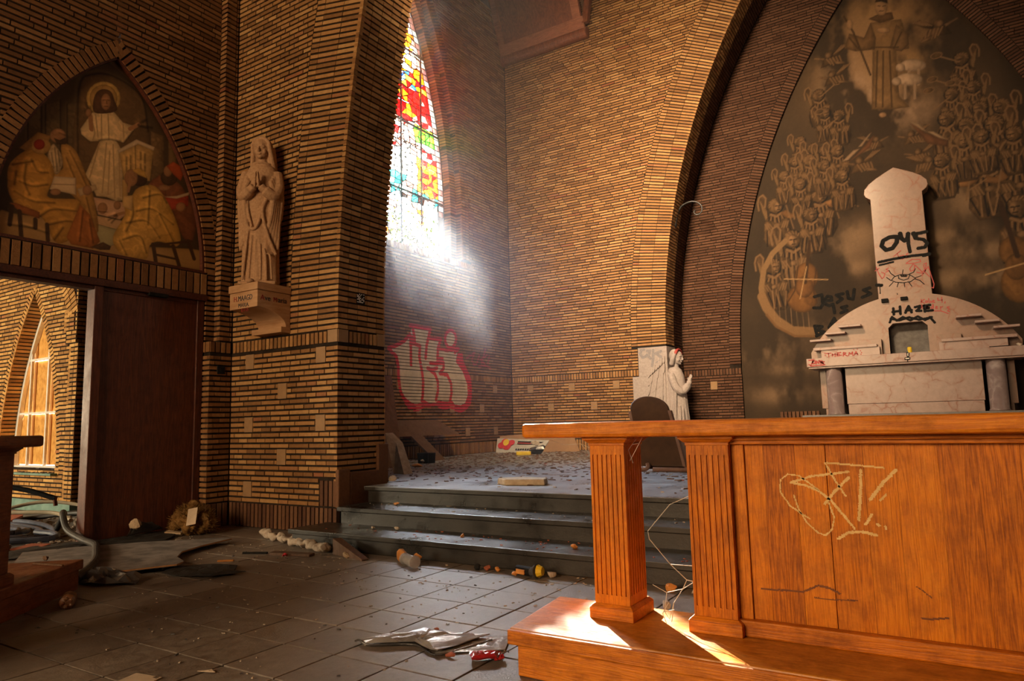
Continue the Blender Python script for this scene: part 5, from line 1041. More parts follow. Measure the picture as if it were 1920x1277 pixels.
# sloping brick sill
W = Wall(wd, M_brick_old, 14, 0.05, 'sill_brick')
ns = int((11.98 - 8.3) / .072)
for k in range(ns):
    ya, yb = 8.3 + k * .072 + .006, 8.3 + (k + 1) * .072 - .006
    W.quad([V3((XD + .05, ya, 4.375)), V3((XD + .05, yb, 4.375)), V3((XD + .03, yb, 4.49)), V3((XD + .03, ya, 4.49))], (1, 0, 0.1))
    if yb < Y2w:
        W.quad([V3((XD + .03, ya, 4.495)), V3((XD + .03, yb, 4.495)), V3((XD - .42, yb, 4.62)), V3((XD - .42, ya, 4.62))], (0.25, 0, 1))
W.emit(120)

# ---- back wall of the chancel with the apse arch
ER, ECU, ECV = 13.0, -4.79 + 13.0, 2.6
b = MB()
Yb_ = YE + .015
arcE = [(x, Yb_, z) for x, z in arcpts(ECU, ECV, ER + .015, -1, ECV, 12.6)]
b.prism([(-4.805, Yb_, 0)] + arcE + [(-9, Yb_, 12.6), (-9, Yb_, 0)], (0, 14.0 - Yb_ - .01, 0))
ER2 = ER + .10
arcE2 = [(x, 13.98, z) for x, z in arcpts(ECU, ECV, ER2 + .015, -1, ECV, 12.6)]
b.prism([(ECU - ER2 - .015, 13.98, 0)] + arcE2 + [(-9, 13.98, 12.6), (-9, 13.98, 0)], (0, 1.2, 0))
we = struct(b.build('wall_chancel_back', M_mortar), 'back wall of the chancel left of the big pointed arch')
W = Wall(we, M_brick, 15, 0.045).flat((0, YE, 0), (1, 0, 0), (0, 0, 1), (0, -1, 0))
sqE = []
for i, k in enumerate(rowsD):
    for j in range(3):
        x = -8.02 + j * 1.05 + (0.52 if i % 2 else 0)
        if x < -5.8:
            sqE.append((x - .078, x + .078, Z0D + k * PITCH, Z0D + (k + 3) * PITCH))
W.courses(Z0D, ZS0, const(XD + .012), const(-5.535), 'cross', sqE)
W.soldiers(ZC, Z0D - .005, XD + .01, -5.53)
W.soldiers(ZS0, ZS1, XD + .01, -5.40)
EO = ER + .76
W.courses(2.13, 2.13 + 150 * PITCH, const(XD + .012), arc_left(ECU, ECV, EO, ECU - EO), 'wild')
colsE = [(ER, ER + .305), (ER + .313, ER + .618), (ER + .626, ER + .752)]
W.ring(ECU, ECV, colsE, 0, 0.75)
for k in range(int((ECV - 2.13) / PITCH)):
    z = 2.13 + .009 + k * PITCH
    for r0, r1 in colsE[2:] if z < 2.54 else colsE:
        W.piece(ECU - r1, ECU - r0, z, ECU - r1, ECU - r0, z + FACE)
def reveal(W, cu, cv, r, ys, th1, z_from):
    n0 = int((cv - z_from) / PITCH)
    for k in range(-n0, int(th1 * r / PITCH)):
        for c in range(len(ys) - 1):
            ya, yb = ys[c] + .003, ys[c + 1] - .005
            if k < 0:
                z = cv + k * PITCH + .0095
                W.quad([V3((cu - r, y, zz)) for y, zz in ((ya, z), (yb, z), (yb, z + FACE), (ya, z + FACE))], (1, 0, 0))
            else:
                ta, tb = (k * PITCH + .0095) / r, (k * PITCH + .051) / r
                tm_ = (ta + tb) / 2
                W.quad([V3((cu - r * cos(t), y, cv + r * sin(t))) for t, y in ((ta, ya), (ta, yb), (tb, yb), (tb, ya))], (cos(tm_), 0, -sin(tm_)))
reveal(W, ECU, ECV, ER, [YE, YE + .17, YE + .34, 13.99], 0.75, 2.57)
W.emit(300)
wf_ = we
W = Wall(wf_, M_brick_red_shaded, 18, 0.045)
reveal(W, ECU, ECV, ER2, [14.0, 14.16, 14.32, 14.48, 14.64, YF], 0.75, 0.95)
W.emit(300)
stones(we, ((0, YE, 0), (1, 0, 0), (0, 0, 1), (0, -1, 0)), sqE)

# ---- apse wall around the mural
MR, MCU, MCV = 12.0, 8.35, 2.2
ML = MCU - MR                       # left edge of the mural
MCU2 = 2 * XM - MCU
b = MB()
Yb_ = YF + .015
zmax = MCV + sqrt(MR ** 2 - (XM - MCU) ** 2)
arcM = [(x, Yb_, z) for x, z in arcpts(MCU, MCV, MR + .01, -1, MCV, zmax)]
b.prism([(ML - .01, Yb_, 0)] + arcM + [(XM, Yb_, 12.6), (-5.2, Yb_, 12.6), (-5.2, Yb_, 0)], (0, .3, 0))
b.prism([(2 * XM - x, y, z) for x, y, z in [(ML - .01, Yb_, 0)] + arcM + [(XM, Yb_, 12.6), (-5.2, Yb_, 12.6), (-5.2, Yb_, 0)]], (0, .3, 0))
wf = struct(b.build('wall_apse', M_mortar), 'red brick apse wall, colour darkened as if in shade, around the painted mural')
W = Wall(wf, M_brick_red_shaded, 16, 0.045).flat((0, YF, 0), (1, 0, 0), (0, 0, 1), (0, -1, 0))
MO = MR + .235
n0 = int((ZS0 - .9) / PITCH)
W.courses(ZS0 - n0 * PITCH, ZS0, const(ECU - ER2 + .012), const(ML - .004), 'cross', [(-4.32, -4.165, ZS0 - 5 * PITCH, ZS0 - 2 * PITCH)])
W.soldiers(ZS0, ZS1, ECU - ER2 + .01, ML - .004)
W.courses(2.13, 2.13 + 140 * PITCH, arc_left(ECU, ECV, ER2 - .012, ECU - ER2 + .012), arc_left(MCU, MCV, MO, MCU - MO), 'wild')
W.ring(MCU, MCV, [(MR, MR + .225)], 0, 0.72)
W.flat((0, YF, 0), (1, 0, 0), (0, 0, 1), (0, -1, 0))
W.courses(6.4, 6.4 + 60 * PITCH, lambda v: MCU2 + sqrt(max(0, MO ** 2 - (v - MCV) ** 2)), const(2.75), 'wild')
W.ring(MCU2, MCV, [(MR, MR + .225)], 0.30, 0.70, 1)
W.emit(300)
stones(wf, ((0, YF, 0), (1, 0, 0), (0, 0, 1), (0, -1, 0)), [(-4.32, -4.165, ZS0 - 5 * PITCH, ZS0 - 2 * PITCH)])
b = MB()
W = Wall(wf, M_plinth, 17, 0.04, 'plinth_brick').flat((0, 14.80, 0), (1, 0, 0), (0, 0, 1), (0, -1, 0))
W.soldiers(0.98, 1.19, -2.95, -2.2, 0.075)
W.emit(40)
fa = struct(MB().box(-5.0, 13.55, 0.2, 4.0, 15.2, 0.95).build('floor_apse', M_slab), 'raised dark stone floor of the apse')

# ---- shell of the building outside the view
struct(MB().box(7.4, -10, 0, 7.7, 15.3, 12.6).build('wall_right', M_square))
struct(MB().box(-7.6, -10.3, -.3, 7.7, -10, 12.6).build('wall_rear', M_square))
struct(MB().box(2.75, 13.5, 0, 7.7, 15.3, 12.6).build('wall_apse_right', M_square))
struct(MB().box(-9.1, -10.3, 12.6, 7.7, 15.5, 12.8).build('ceiling', M_board))

# ------------------------------------------------------------------ door, hall behind it
dr = struct(thing('door_1', None, None, (XA - .06, 4.25, 0)), 'dark red wooden door leaf and frame')
b = MB().box(XA - .085, 3.735, 0.03, XA - .045, 4.80, 2.585)
b.build('door_leaf', M_dark_v, dr, bevel=.004)
b = MB()
b.box(XA - .16, 3.645, 0, XA - .01, 3.735, 2.60)
b.build('door_post', M_dark_v, dr, bevel=.006)
b = MB()
b.box(XA - .16, 4.80, 0, XA - .02, 4.885, 2.60)
b.build('door_post', M_dark_v, dr, bevel=.006)
b = MB()
b.box(XA - .16, 1.95, 2.60, XA + .012, 4.90, 2.672)
b.box(XA - .16, 1.95, 2.56, XA - .03, 4.885, 2.60)
b.build('door_head', M_dark_h, dr, bevel=.006)
b = MB()
b.box(XA - .03, 4.20, 2.572, XA + .02, 4.42, 2.612)
b.build('door_closer', M_black, dr, bevel=.004)

struct(MB().box(-14.2, -2.5, -.3, -7.60, 5.6, -.004).build('floor_hall', M_concrete), 'dusty concrete floor of the side hall')
HY = 4.95
HX, HW, HR, HZ = -11.70, 0.90, 4.3, 0.6
hcr, hcl = HX + HW - HR, HX - HW + HR
hap = HZ + sqrt(HR ** 2 - (HX - hcr) ** 2)
b = MB()
Yb_ = HY + .012
R_ = [(x, Yb_, z) for x, z in arcpts(hcr, HZ, HR, 1, HZ, hap)]
L_ = [(x, Yb_, z) for x, z in arcpts(hcl, HZ, HR, -1, HZ, hap)]
b.prism(R_ + [(HX, Yb_, 4.3), (-9.9, Yb_, 4.3), (-9.9, Yb_, HZ)], (0, .3, 0))
b.prism(L_ + [(HX, Yb_, 4.3), (-14.2, Yb_, 4.3), (-14.2, Yb_, HZ)], (0, .3, 0))
b.box(-14.2, Yb_, -.2, -9.9, Yb_ + .3, HZ)
wh = struct(b.build('wall_hall', M_mortar), 'ochre brick wall of the side hall with the boarded window')
W = Wall(wh, M_brick_hall, 21, 0.04).flat((0, HY, 0), (1, 0, 0), (0, 0, 1), (0, -1, 0))
HO = HR + .115
W.courses(0.165, 0.165 + 7 * PITCH, const(-13.4), const(-10.33), 'cross')
z0 = 0.165 + 7 * PITCH
W.courses(z0, z0 + 45 * PITCH, const(-13.4), lambda v: min(HX, hcl - sqrt(max(0, HO ** 2 - max(0, v - HZ) ** 2))), 'cross')
W.courses(z0, z0 + 45 * PITCH, lambda v: max(HX, hcr + sqrt(max(0, HO ** 2 - max(0, v - HZ) ** 2))), const(-10.33), 'cross')
W.courses(z0 + 45 * PITCH, z0 + 52 * PITCH, const(-13.4), const(-10.33), 'cross')
W.soldiers(z0 + 52 * PITCH, z0 + 52 * PITCH + .13, -13.4, -10.6)
W.soldiers(z0 + 52 * PITCH + .18, z0 + 52 * PITCH + .31, -13.4, -10.6)
th = math.asin((hap - HZ) / HR) + .02
W.ring(hcl, HZ, [(HR, HO)], -.02, th, -1)
W.ring(hcr, HZ, [(HR, HO)], -.02, th, 1)
for k in range(int(th * HR / PITCH)):
    ta, tb = (k * PITCH + .0095) / HR, (k * PITCH + .051) / HR
    tm_ = (ta + tb) / 2
    if hcl - HR * cos(tb) > HX:
        break
    W.quad([V3((hcl - (HR - .004) * cos(t), y, HZ + (HR - .004) * sin(t))) for t, y in ((ta, HY), (ta, HY + .24), (tb, HY + .24), (tb, HY))], (cos(tm_), 0, -sin(tm_)))
# pier of the hall arch, its side face, and the start of the arch
W.flat((0, 4.84, 0), (1, 0, 0), (0, 0, 1), (0, -1, 0))
W.courses(0.165, 0.165 + 36 * PITCH, const(-10.325), const(-10.09), 'header')
zt = 0.165 + 36 * PITCH
W.courses(zt, zt + 3 * PITCH, const(-10.42), const(-10.16), 'header')
W.courses(zt + 3 * PITCH, zt + 8 * PITCH, const(-10.50), const(-10.23), 'header')
W.ring(-12.3, 2.0, [(2.03, 2.15), (2.16, 2.30)], 0.36, 1.0, 1, 0.068, 0.05)
W.flat((-10.09, 0, 0), (0, 1, 0), (0, 0, 1), (1, 0, 0))
W.courses(0.165, 0.165 + 36 * PITCH, const(4.84), const(5.45), 'cross')
W.flat((-10.16, 0, 0), (0, 1, 0), (0, 0, 1), (1, 0, 0))
W.courses(zt, zt + 26 * PITCH, const(4.845), const(5.45), 'cross')
W.emit(300)
b = MB()
b.box(-10.31, 4.855, 0, -10.105, 5.6, zt)
b.box(-10.48, 4.86, zt, -10.175, 5.6, 4.3)
b.build('pier_core', M_mortar, wh)
b = MB()
b.box(-14.2, 4.925, 0, -10.30, 4.97, 0.16)
b.box(-10.34, 4.825, 0, -10.075, 5.6, 0.165)
b.build('painted_plinth', M_teal, wh, bevel=.006)
b = MB()
b.box(-12.75, 4.86, 0.515, -10.72, 5.2, 0.545)
b.build('window_sill', M_teal, wh, bevel=.004)
b = MB()
rg = random.Random(4)
for i in range(150):
    x, y = rg.uniform(-12.6, -10.8), rg.uniform(4.90, 5.12)
    q = rock((x, y, .55), (rg.uniform(.01, .035),) * 3, i, 0.5, 6, 4)
    b.add(q.v, q.f)
o = b.build('sill_rubble', M_board, wh)
o['kind'] = 'stuff'
struct(MB().box(-10.2, 5.46, -.2, -7.3, 5.8, 4.4).build('wall_hall_right', M_square))
struct(MB().box(-14.4, -2.6, 0, -14.2, 5.6, 4.3).build('wall_hall_left', M_square))
struct(MB().box(-14.4, -2.8, 0, -7.6, -2.6, 4.3).build('wall_hall_rear', M_square))
struct(MB().box(-14.4, -2.8, 4.3, -7.62, 5.6, 4.4).build('ceiling_hall', M_board))

# boarded window of the hall
wn = struct(thing('window_1', None, None, (HX, 5.2, .55)), 'white framed hall window closed with particle board')
FY = 5.185
b = MB()
for c, sg in ((hcl, -1), (hcr, 1)):
    pts = arcpts(c, HZ, HR - .03, sg, HZ - .02, hap - .02, 26)
    for (x0, z0_), (x1, z1_) in zip(pts[:-1], pts[1:]):
        b.hull8([(x0 - .03, FY - .03, z0_), (x0 + .03, FY - .03, z0_), (x0 + .03, FY + .03, z0_), (x0 - .03, FY + .03, z0_)],
                [(x1 - .03, FY - .03, z1_), (x1 + .03, FY - .03, z1_), (x1 + .03, FY + .03, z1_), (x1 - .03, FY + .03, z1_)])
b.box(HX - HW, FY - .05, .555, HX + HW, FY + .03, .625)
b.build('window_frame', M_white, wn)
def inner_z(x):
    c = hcr if x > HX else hcl
    return HZ + sqrt(max(0, (HR - .03) ** 2 - (x - c) ** 2))
for x in (-12.17, -11.62, -11.2):
    MB().box(x - .018, FY - .022, .62, x + .018, FY + .015, inner_z(x)).build('mullion', M_white, wn)
for z in (1.42, 2.25):
    xl = hcl - sqrt((HR - .03) ** 2 - (z - HZ) ** 2)
    xr = hcr + sqrt((HR - .03) ** 2 - (z - HZ) ** 2)
    MB().box(xl, FY - .024, z - .017, xr, FY + .015, z + .017).build('glazing_bar', M_white, wn)
xs = [HX - HW, -12.17, -11.62, -11.2, HX + HW]
zs = [.62, 1.42, 2.25, 3.3]
for i in range(4):
    for k in range(3):
        x0, x1 = xs[i] + .018, xs[i + 1] - .018
        pts = []
        zc0, zc1 = zs[k] + .017, zs[k + 1] - .017
        top = [(x, max(zc0 + .004, min(zc1, inner_z(x)))) for x in [x0 + (x1 - x0) * t / 6 for t in range(7)]]
        if max(t[1] for t in top) < zc0 + .01:
            continue
        poly = [(x0, FY + .035, zc0), (x1, FY + .035, zc0)] + [(x, FY + .035, z) for x, z in reversed(top)]
        b = MB().prism(poly, (0, .012, 0))
        b.build('board_panel', M_osb, wn)
        b = MB()
        b.box(x0, FY + .02, zc0, x0 + .07, FY + .034, min(zc1, inner_z(x0 + .07)) - .002)
        if min(zc1, inner_z(x0)) > zc0 + .1:
            b.build('batten', M_osb_dark, wn)
b = MB()
b.box(-11.50, FY - .03, 2.50, -11.43, FY + .0, 2.57)
b.build('window_catch', M_black, wn, bevel=.004)

# ------------------------------------------------------------------ paintings: flat colour held in a fine mesh
class Canvas:
    def __init__(s, u0, u1, v0, v1, d, base, seed=1):
        s.smooth = False
        s.us = np.arange(u0, u1 + d, d)
        s.vs = np.arange(v0, v1 + d, d)
        s.d = d
        s.U, s.V = np.meshgrid(s.us, s.vs)
        s.rs = np.random.RandomState(seed)
        s.n = s.fractal(9)
        s.img = np.array(base)[None, None, :] * (0.75 + 0.5 * s.n[..., None])
    def fractal(s, base=6, octs=5):
        H, Wd = s.U.shape
        tot = np.zeros((H, Wd))
        amp, wsum = 1, 0
        for o in range(octs):
            k = base * 2 ** o
            g = s.rs.rand(k + 2, k + 2)
            y = np.linspace(0, k, H)
            x = np.linspace(0, k, Wd)
            yi, xi = y.astype(int), x.astype(int)
            fy, fx = (y - yi)[:, None], (x - xi)[None, :]
            fy, fx = fy * fy * (3 - 2 * fy), fx * fx * (3 - 2 * fx)
            a = g[np.ix_(yi, xi)]; b = g[np.ix_(yi, xi + 1)]; c = g[np.ix_(yi + 1, xi)]; e = g[np.ix_(yi + 1, xi + 1)]
            tot += amp * (a * (1 - fy) * (1 - fx) + b * (1 - fy) * fx + c * fy * (1 - fx) + e * fy * fx)
            wsum += amp
            amp *= 0.55
        return tot / wsum
    def win(s, pts, pad):
        a = np.array(pts, float)
        i0 = np.searchsorted(s.us, a[:, 0].min() - pad); i1 = np.searchsorted(s.us, a[:, 0].max() + pad)
        j0 = np.searchsorted(s.vs, a[:, 1].min() - pad); j1 = np.searchsorted(s.vs, a[:, 1].max() + pad)
        return slice(j0, j1), slice(i0, i1)
    def put(s, w, col, al):
        s.img[w] = s.img[w] * (1 - al[..., None]) + np.array(col) * al[..., None] if not isinstance(col, np.ndarray) else s.img[w] * (1 - al[..., None]) + col * al[..., None]
    def seg_dist(s, U, V, pl, closed=False):
        d = np.full(U.shape, 1e9)
        q = list(pl) + ([pl[0]] if closed else [])
        for (x1, y1), (x2, y2) in zip(q[:-1], q[1:]):
            L2 = (x2 - x1) ** 2 + (y2 - y1) ** 2 + 1e-12
            t = np.clip(((U - x1) * (x2 - x1) + (V - y1) * (y2 - y1)) / L2, 0, 1)
            d = np.minimum(d, np.hypot(U - x1 - t * (x2 - x1), V - y1 - t * (y2 - y1)))
        return d
    def poly(s, col, pts, sh=0.3, edge=True):
        if s.smooth and 7 <= len(pts) < 17:
            q = [V3((p[0], p[1], 0)) for p in pts]
            n_ = len(q)
            o = []
            for i in range(n_):
                a_, b_, c_, d_ = q[i - 1], q[i], q[(i + 1) % n_], q[(i + 2) % n_]
                for k in range(4):
                    t = k / 4
                    p = 0.5 * ((2 * b_) + (c_ - a_) * t + (2 * a_ - 5 * b_ + 4 * c_ - d_) * t * t + (3 * b_ - a_ - 3 * c_ + d_) * t ** 3)
                    o.append((p.x, p.y))
            pts = o
        w = s.win(pts, 3 * s.d)
        U, V = s.U[w], s.V[w]
        if U.size == 0:
            return
        ins = np.zeros(U.shape, bool)
        m = len(pts)
        for i in range(m):
            (x1, y1), (x2, y2) = pts[i], pts[(i + 1) % m]
            if y1 != y2:
                ins ^= ((y1 > V) != (y2 > V)) & (U < x1 + (V - y1) / (y2 - y1) * (x2 - x1))
        dd = s.seg_dist(U, V, pts, True)
        sd = np.where(ins, dd, -dd)
        al = np.clip(0.5 + sd / s.d, 0, 1)
        a = np.array(pts)
        wd = max(a[:, 0].max() - a[:, 0].min(), 0.02)
        hh = max(a[:, 1].max() - a[:, 1].min(), 0.02)
        # modelled as the painter did: lighter towards the upper left, darker to the outline
        f = 1 + sh * (0.55 - (U - a[:, 0].min()) / wd) + 0.5 * sh * ((V - a[:, 1].min()) / hh - 0.5) + 0.5 * sh * (s.n[w] - 0.5)
        if sh >= .3 and wd > .12:      # drapery: soft ridges that wander
            f = f * (1 + 0.34 * sh * np.sin(26 * s.n[w] + 5.0 * (U - a[:, 0].min()) / wd) + 0.20 * sh * np.sin(61 * s.n[w] + 3 * V))
        f = f * (1 - 0.45 * np.exp(-np.maximum(sd, 0) / (0.045 * min(wd, hh) + s.d)) * (1 if edge else 0))
        c = np.array(col)[None, None, :] * f[..., None]
        s.img[w] = s.img[w] * (1 - al[..., None]) + c * al[..., None]
    def stroke(s, col, wd, pl, op=1.0):
        if s.smooth and len(pl) > 2:
            pl = [(p.x, p.y) for p in bezier([(a, b, 0) for a, b in pl], 5)]
        if s.smooth and wd < .022 and sum(col) < .62 and len(pl) > 1:      # a fold: soft dark line with a light ridge beside it
            w = s.win(pl, .09)
            U, V = s.U[w], s.V[w]
            d = s.seg_dist(U, V, pl)
            d2 = s.seg_dist(U + wd * 1.5, V - wd * 1.1, pl)
            g = 1 - .62 * np.exp(-(d / (wd * .75)) ** 2) + .30 * np.exp(-(d2 / (wd * 1.1)) ** 2)
            s.img[w] = s.img[w] * g[..., None]
            return
        w = s.win(pl, wd + 3 * s.d)
        U, V = s.U[w], s.V[w]
        if U.size == 0:
            return
        d = s.seg_dist(U, V, pl)
        al = np.clip(0.5 + (wd / 2 - d) / s.d, 0, 1) * min(1, wd / s.d) ** 0.5 * op
        s.img[w] = s.img[w] * (1 - al[..., None]) + np.array(col) * al[..., None]
    def cloud(s, col, c, rx, ry):
        w = s.win([(c[0] - rx * 1.8, c[1] - ry * 1.8), (c[0] + rx * 1.8, c[1] + ry * 1.8)], 0)
        U, V = s.U[w], s.V[w]
        if U.size == 0:
            return
        r2 = ((U - c[0]) / rx) ** 2 + ((V - c[1]) / ry) ** 2
        al = np.exp(-r2 * 1.1) * np.clip((s.n[w] - 0.36) * 4.5, 0, 1)
        s.img[w] = s.img[w] * (1 - al[..., None]) + np.array(col) * al[..., None]
    def run(s, ops):
        for q in ops:
            if q[0] == 'p': s.poly(q[1], q[3], q[2])
            elif q[0] == 's': s.stroke(q[1], q[2], q[3])
            else: s.cloud(q[1], *q[2])
    def mesh(s, name, mat, to3d, keep):
        """keep(u, v) boolean array on cell centres"""
        H, Wd = s.U.shape
        cu, cv_ = (s.U[:-1, :-1] + s.d / 2), (s.V[:-1, :-1] + s.d / 2)
        k = keep(cu, cv_)
        jj, ii = np.nonzero(k)
        idx = jj * Wd + ii
        quads = np.stack([idx, idx + 1, idx + Wd + 1, idx + Wd], 1)
        used = np.unique(quads)
        remap = np.full(H * Wd, -1)
        remap[used] = np.arange(len(used))
        quads = remap[quads]
        pts = to3d(s.U.ravel()[used], s.V.ravel()[used])
        me = bpy.data.meshes.new(name)
        me.from_pydata(pts.tolist(), [], quads.tolist())
        at = me.attributes.new('Col', 'FLOAT_COLOR', 'POINT')
        c = np.ones((len(used), 4), np.float32)
        c[:, :3] = np.clip(s.img.reshape(-1, 3)[used], 0.004, 0.9)
        at.data.foreach_set('color', c.ravel())
        me.materials.append(mat)
        o = bpy.data.objects.new(name, me)
        COL.objects.link(o)
        return o

# the painted arch above the door: a teacher among the doctors
PX = XA - .075
cv1 = Canvas(2.55, 4.95, 2.90, 5.2, 0.007, (.07, .045, .022), 3)
cv1.smooth = True
cv1.run(TYMP)
cv1.img *= np.array((1.08, .92, .70))
def keep1(u, v):
    dz = np.maximum(0, v - AZ)
    h = np.sqrt(np.maximum(0, (AR + .015) ** 2 - dz ** 2))
    return (v < apex_i + .02) & (u < ac_r + h) & (u > ac_l - h)
pn = cv1.mesh('arch_painting', M_paint, lambda u, v: np.stack([np.full_like(u, PX), u, v], 1), keep1)
MB().prism([(PX - .002, y, z) for y, z in [(AY + AH, AZ)] + arcpts(ac_r, AZ, AR + .01, 1, AZ, apex_i) + arcpts(ac_l, AZ, AR + .01, -1, AZ, apex_i)[::-1] + [(AY - AH, AZ)]], (-.03, 0, 0)).build('backing_panel', M_board, pn)
b = MB()
for c, sg in ((ac_r, 1), (ac_l, -1)):
    pts = arcpts(c, AZ, AR - .004, sg, AZ, apex_i, 30)
    for (a0, z0_), (a1, z1_) in zip(pts[:-1], pts[1:]):
        b.hull8([(XA - .07, a0 - .022, z0_), (XA - .015, a0 - .022, z0_), (XA - .015, a0 + .022, z0_), (XA - .07, a0 + .022, z0_)],
                [(XA - .07, a1 - .022, z1_), (XA - .015, a1 - .022, z1_), (XA - .015, a1 + .022, z1_), (XA - .07, a1 + .022, z1_)])
b.box(XA - .07, AY - AH, AZ, XA - .01, AY + AH, AZ + .03)
o = b.build('frame_moulding', M_dark_h, pn)
o['label'] = 'dark red wooden moulding around the painting'
tag(pn, 'pointed arch painting of a white robed teacher among seated scribes above the door', 'painting')

# the mural of the apse
cm = Canvas(-3.75, 1.75, 0.95, 9.75, 0.017, (.085, .056, .033), 5)
cm.img *= (0.55 + 0.9 * cm.fractal(4)[..., None])
cm.run([q for q in MURAL if q[0] == 'c'])
LT, MD, DK_, HR_ = (.235, .142, .072), (.135, .079, .037), (.030, .018, .010), (.155, .092, .043)
def angel(c, p, s, f, kind, seed):
    rg = random.Random(seed)
    x, y = p
    def T_(q): return [(x + a * s * (f if f else 1), y + e * s) for a, e in q]
    R = lambda: rg.uniform(-.03, .03)
    st = lambda col, wd, q: c.stroke(col, wd * s, T_(q))
    if kind == 'p':      # a flying child with wings
        c.poly(MD, T_([(-.2, -.1), (.25, -.05), (.5, -.35), (.35, -.5), (.0, -.4), (-.35, -.45)]), .5)
        for k in range(5): st(LT, .05, [(-.1 + k * .12, -.12), (.05 + k * .1, -.42 + R())])
        c.poly(LT, T_([(.2, -.3), (.55, -.42), (.6, -.52), (.25, -.45)]), .3)
        c.poly(LT, T_([(-.15, -.05), (-.55, .08), (-.6, .02), (-.2, -.16)]), .3)
        c.poly(MD, T_([(.1, .0), (.55, .35), (.75, .28), (.45, .02), (.2, -.1)]), .5)
        for k in range(4): st(LT, .035, [(.2 + k * .08, .02 + k * .03), (.5 + k * .08, .3)])
        c.poly(HR_, T_([(.16 * cos(t), .16 * sin(t) + .05) for t in [i * pi / 6 for i in range(12)]]), .5)
        c.poly(LT, T_([(.11 * cos(t) - .03, .12 * sin(t) + .02) for t in [i * pi / 6 for i in range(12)]]), .3)
        return
    # wing behind
    for sg in ((1, -1) if f == 0 else (-1,)):
        wp_ = [(-.25 * -sg, -.5), (.42 * sg, -.05), (.5 * sg, .28), (.36 * sg, .42), (.24 * sg, .32), (.26 * sg, .1)]
        c.poly((.12, .07, .034), T_(wp_ + [(.2 * sg, -.3)]), .5)
        for k in range(6): st((.22, .135, .065), .03, [(.42 * sg - .03 * k * sg, .2 - .06 * k), (.36 * sg - .02 * k * sg, -.15 - .07 * k)])
        st(LT, .05, [(.30 * sg, .02), (.26 * sg, .28), (.34 * sg, .40), (.45 * sg, .34), (.5 * sg, .18), (.48 * sg, -.05)])
    # robe
    c.poly(MD, T_([(-.18, -.2), (.18, -.2), (.36, -.45), (.42, -.95), (.25, -1.25), (-.25, -1.25), (-.40, -.95), (-.34, -.45)]), .6)
    for k in range(9):
        a = -.32 + k * .08
        st(LT if k % 2 else DK_, .035, [(a * .6, -.32 + R()), (a + R() * 2, -.75), (a * .9 + R() * 3, -1.15 + R())])
    st(LT, .06, [(-.15, -.23), (0, -.32), (.15, -.23)])
    # sleeves and hands
    c.poly(HR_, T_([(-.3, -.4), (-.40, -.72), (-.05, -.66), (.02, -.56), (-.14, -.42)]), .6)
    c.poly(HR_, T_([(.3, -.4), (.38, -.72), (.08, -.68), (.04, -.56), (.16, -.42)]), .6)
    for k in range(3):
        st(LT, .035, [(-.33 + .06 * k, -.5), (-.25 + .07 * k, -.68)])
        st(LT, .035, [(.32 - .06 * k, -.5), (.26 - .07 * k, -.68)])
    c.poly(LT, T_([(.09 * cos(t), -.58 + .07 * sin(t)) for t in [i * pi / 6 for i in range(12)]]), .4)
    # head, hair, face turned to f
    c.poly(DK_, T_([(.23 * cos(t), .24 * sin(t)) for t in [i * pi / 8 for i in range(16)]]), .2)
    c.poly(HR_, T_([((.20 + .03 * (i % 2)) * cos(t) - .02, (.21 + .02 * (i % 2)) * sin(t) + .02) for i, t in enumerate([i * pi / 9 for i in range(18)])]), .6)
    for k in range(7):
        t = .4 + k * .45
        st(LT, .028, [(.13 * cos(t), .10 * sin(t) + .04), (.19 * cos(t + .25), .19 * sin(t + .25) + .02)])
    fx = .06 if f else 0
    c.poly(LT, T_([(.115 * cos(t) + fx, .155 * sin(t) - .03) for t in [i * pi / 8 for i in range(16)]]), .5)
    st(DK_, .03, [(fx - .06, .0), (fx - .015, .0)]); st(DK_, .03, [(fx + .03, .0), (fx + .075, .0)])
    st(DK_, .022, [(fx + .02, -.01), (fx + .03, -.07)]); st(DK_, .025, [(fx - .02, -.115), (fx + .05, -.115)])
    st(MD, .06, [(0, -.2), (.02, -.17)])
    if kind == 't':
        st(LT, .045, [(.05, -.1), (.55, -.42)] if rg.random() < .4 else [(.05, -.08), (.62, .30)])
        e = (.55, -.42) if False else (.66, .33)
        c.poly(HR_, T_([(e[0] + .16 * cos(t), e[1] + .10 * sin(t)) for t in [i * pi / 6 for i in range(12)]]), .6)
        st(LT, .03, [(e[0] + .16 * cos(t), e[1] + .10 * sin(t)) for t in [i * pi / 6 for i in range(13)]])
    if kind == 'v':
        c.poly((.24, .125, .05), T_([(.10, -.22), (.28, -.16), (.42, -.30), (.60, -.22), (.66, -.38), (.40, -.46), (.22, -.38)]), .5)
        st(LT, .03, [(.6, -.3), (.95, -.5)]); st(LT, .03, [(.25, .15), (.45, -.75)])
for i, (p, s_, f, k) in enumerate(ANGELS):
    angel(cm, p, s_ * 1.22, f, k, i)
cm.run([q for q in MURAL if q[0] != 'c'])
cm.img *= .44
cm.img *= (np.maximum(cm.img.mean(2, keepdims=True), .004) / .045) ** .45 * np.array((1.08, .96, .84))
def keep2(u, v):
    dz = np.maximum(0, v - MCV)
    h = np.sqrt(np.maximum(0, (MR + .02) ** 2 - dz ** 2))
    return (u > MCU - h) & (u < MCU2 + h)
mu = cm.mesh('apse_mural', M_mural, lambda u, v: np.stack([u, np.full_like(u, 14.87), v], 1), keep2)
tag(mu, 'tall brown mural of a friar above clouds of music making angels behind the altar', 'mural')
struct(MB().box(-5.2, 14.885, 0, 4.5, 15.1, 12.6).build('wall_apse_backing', M_mortar))
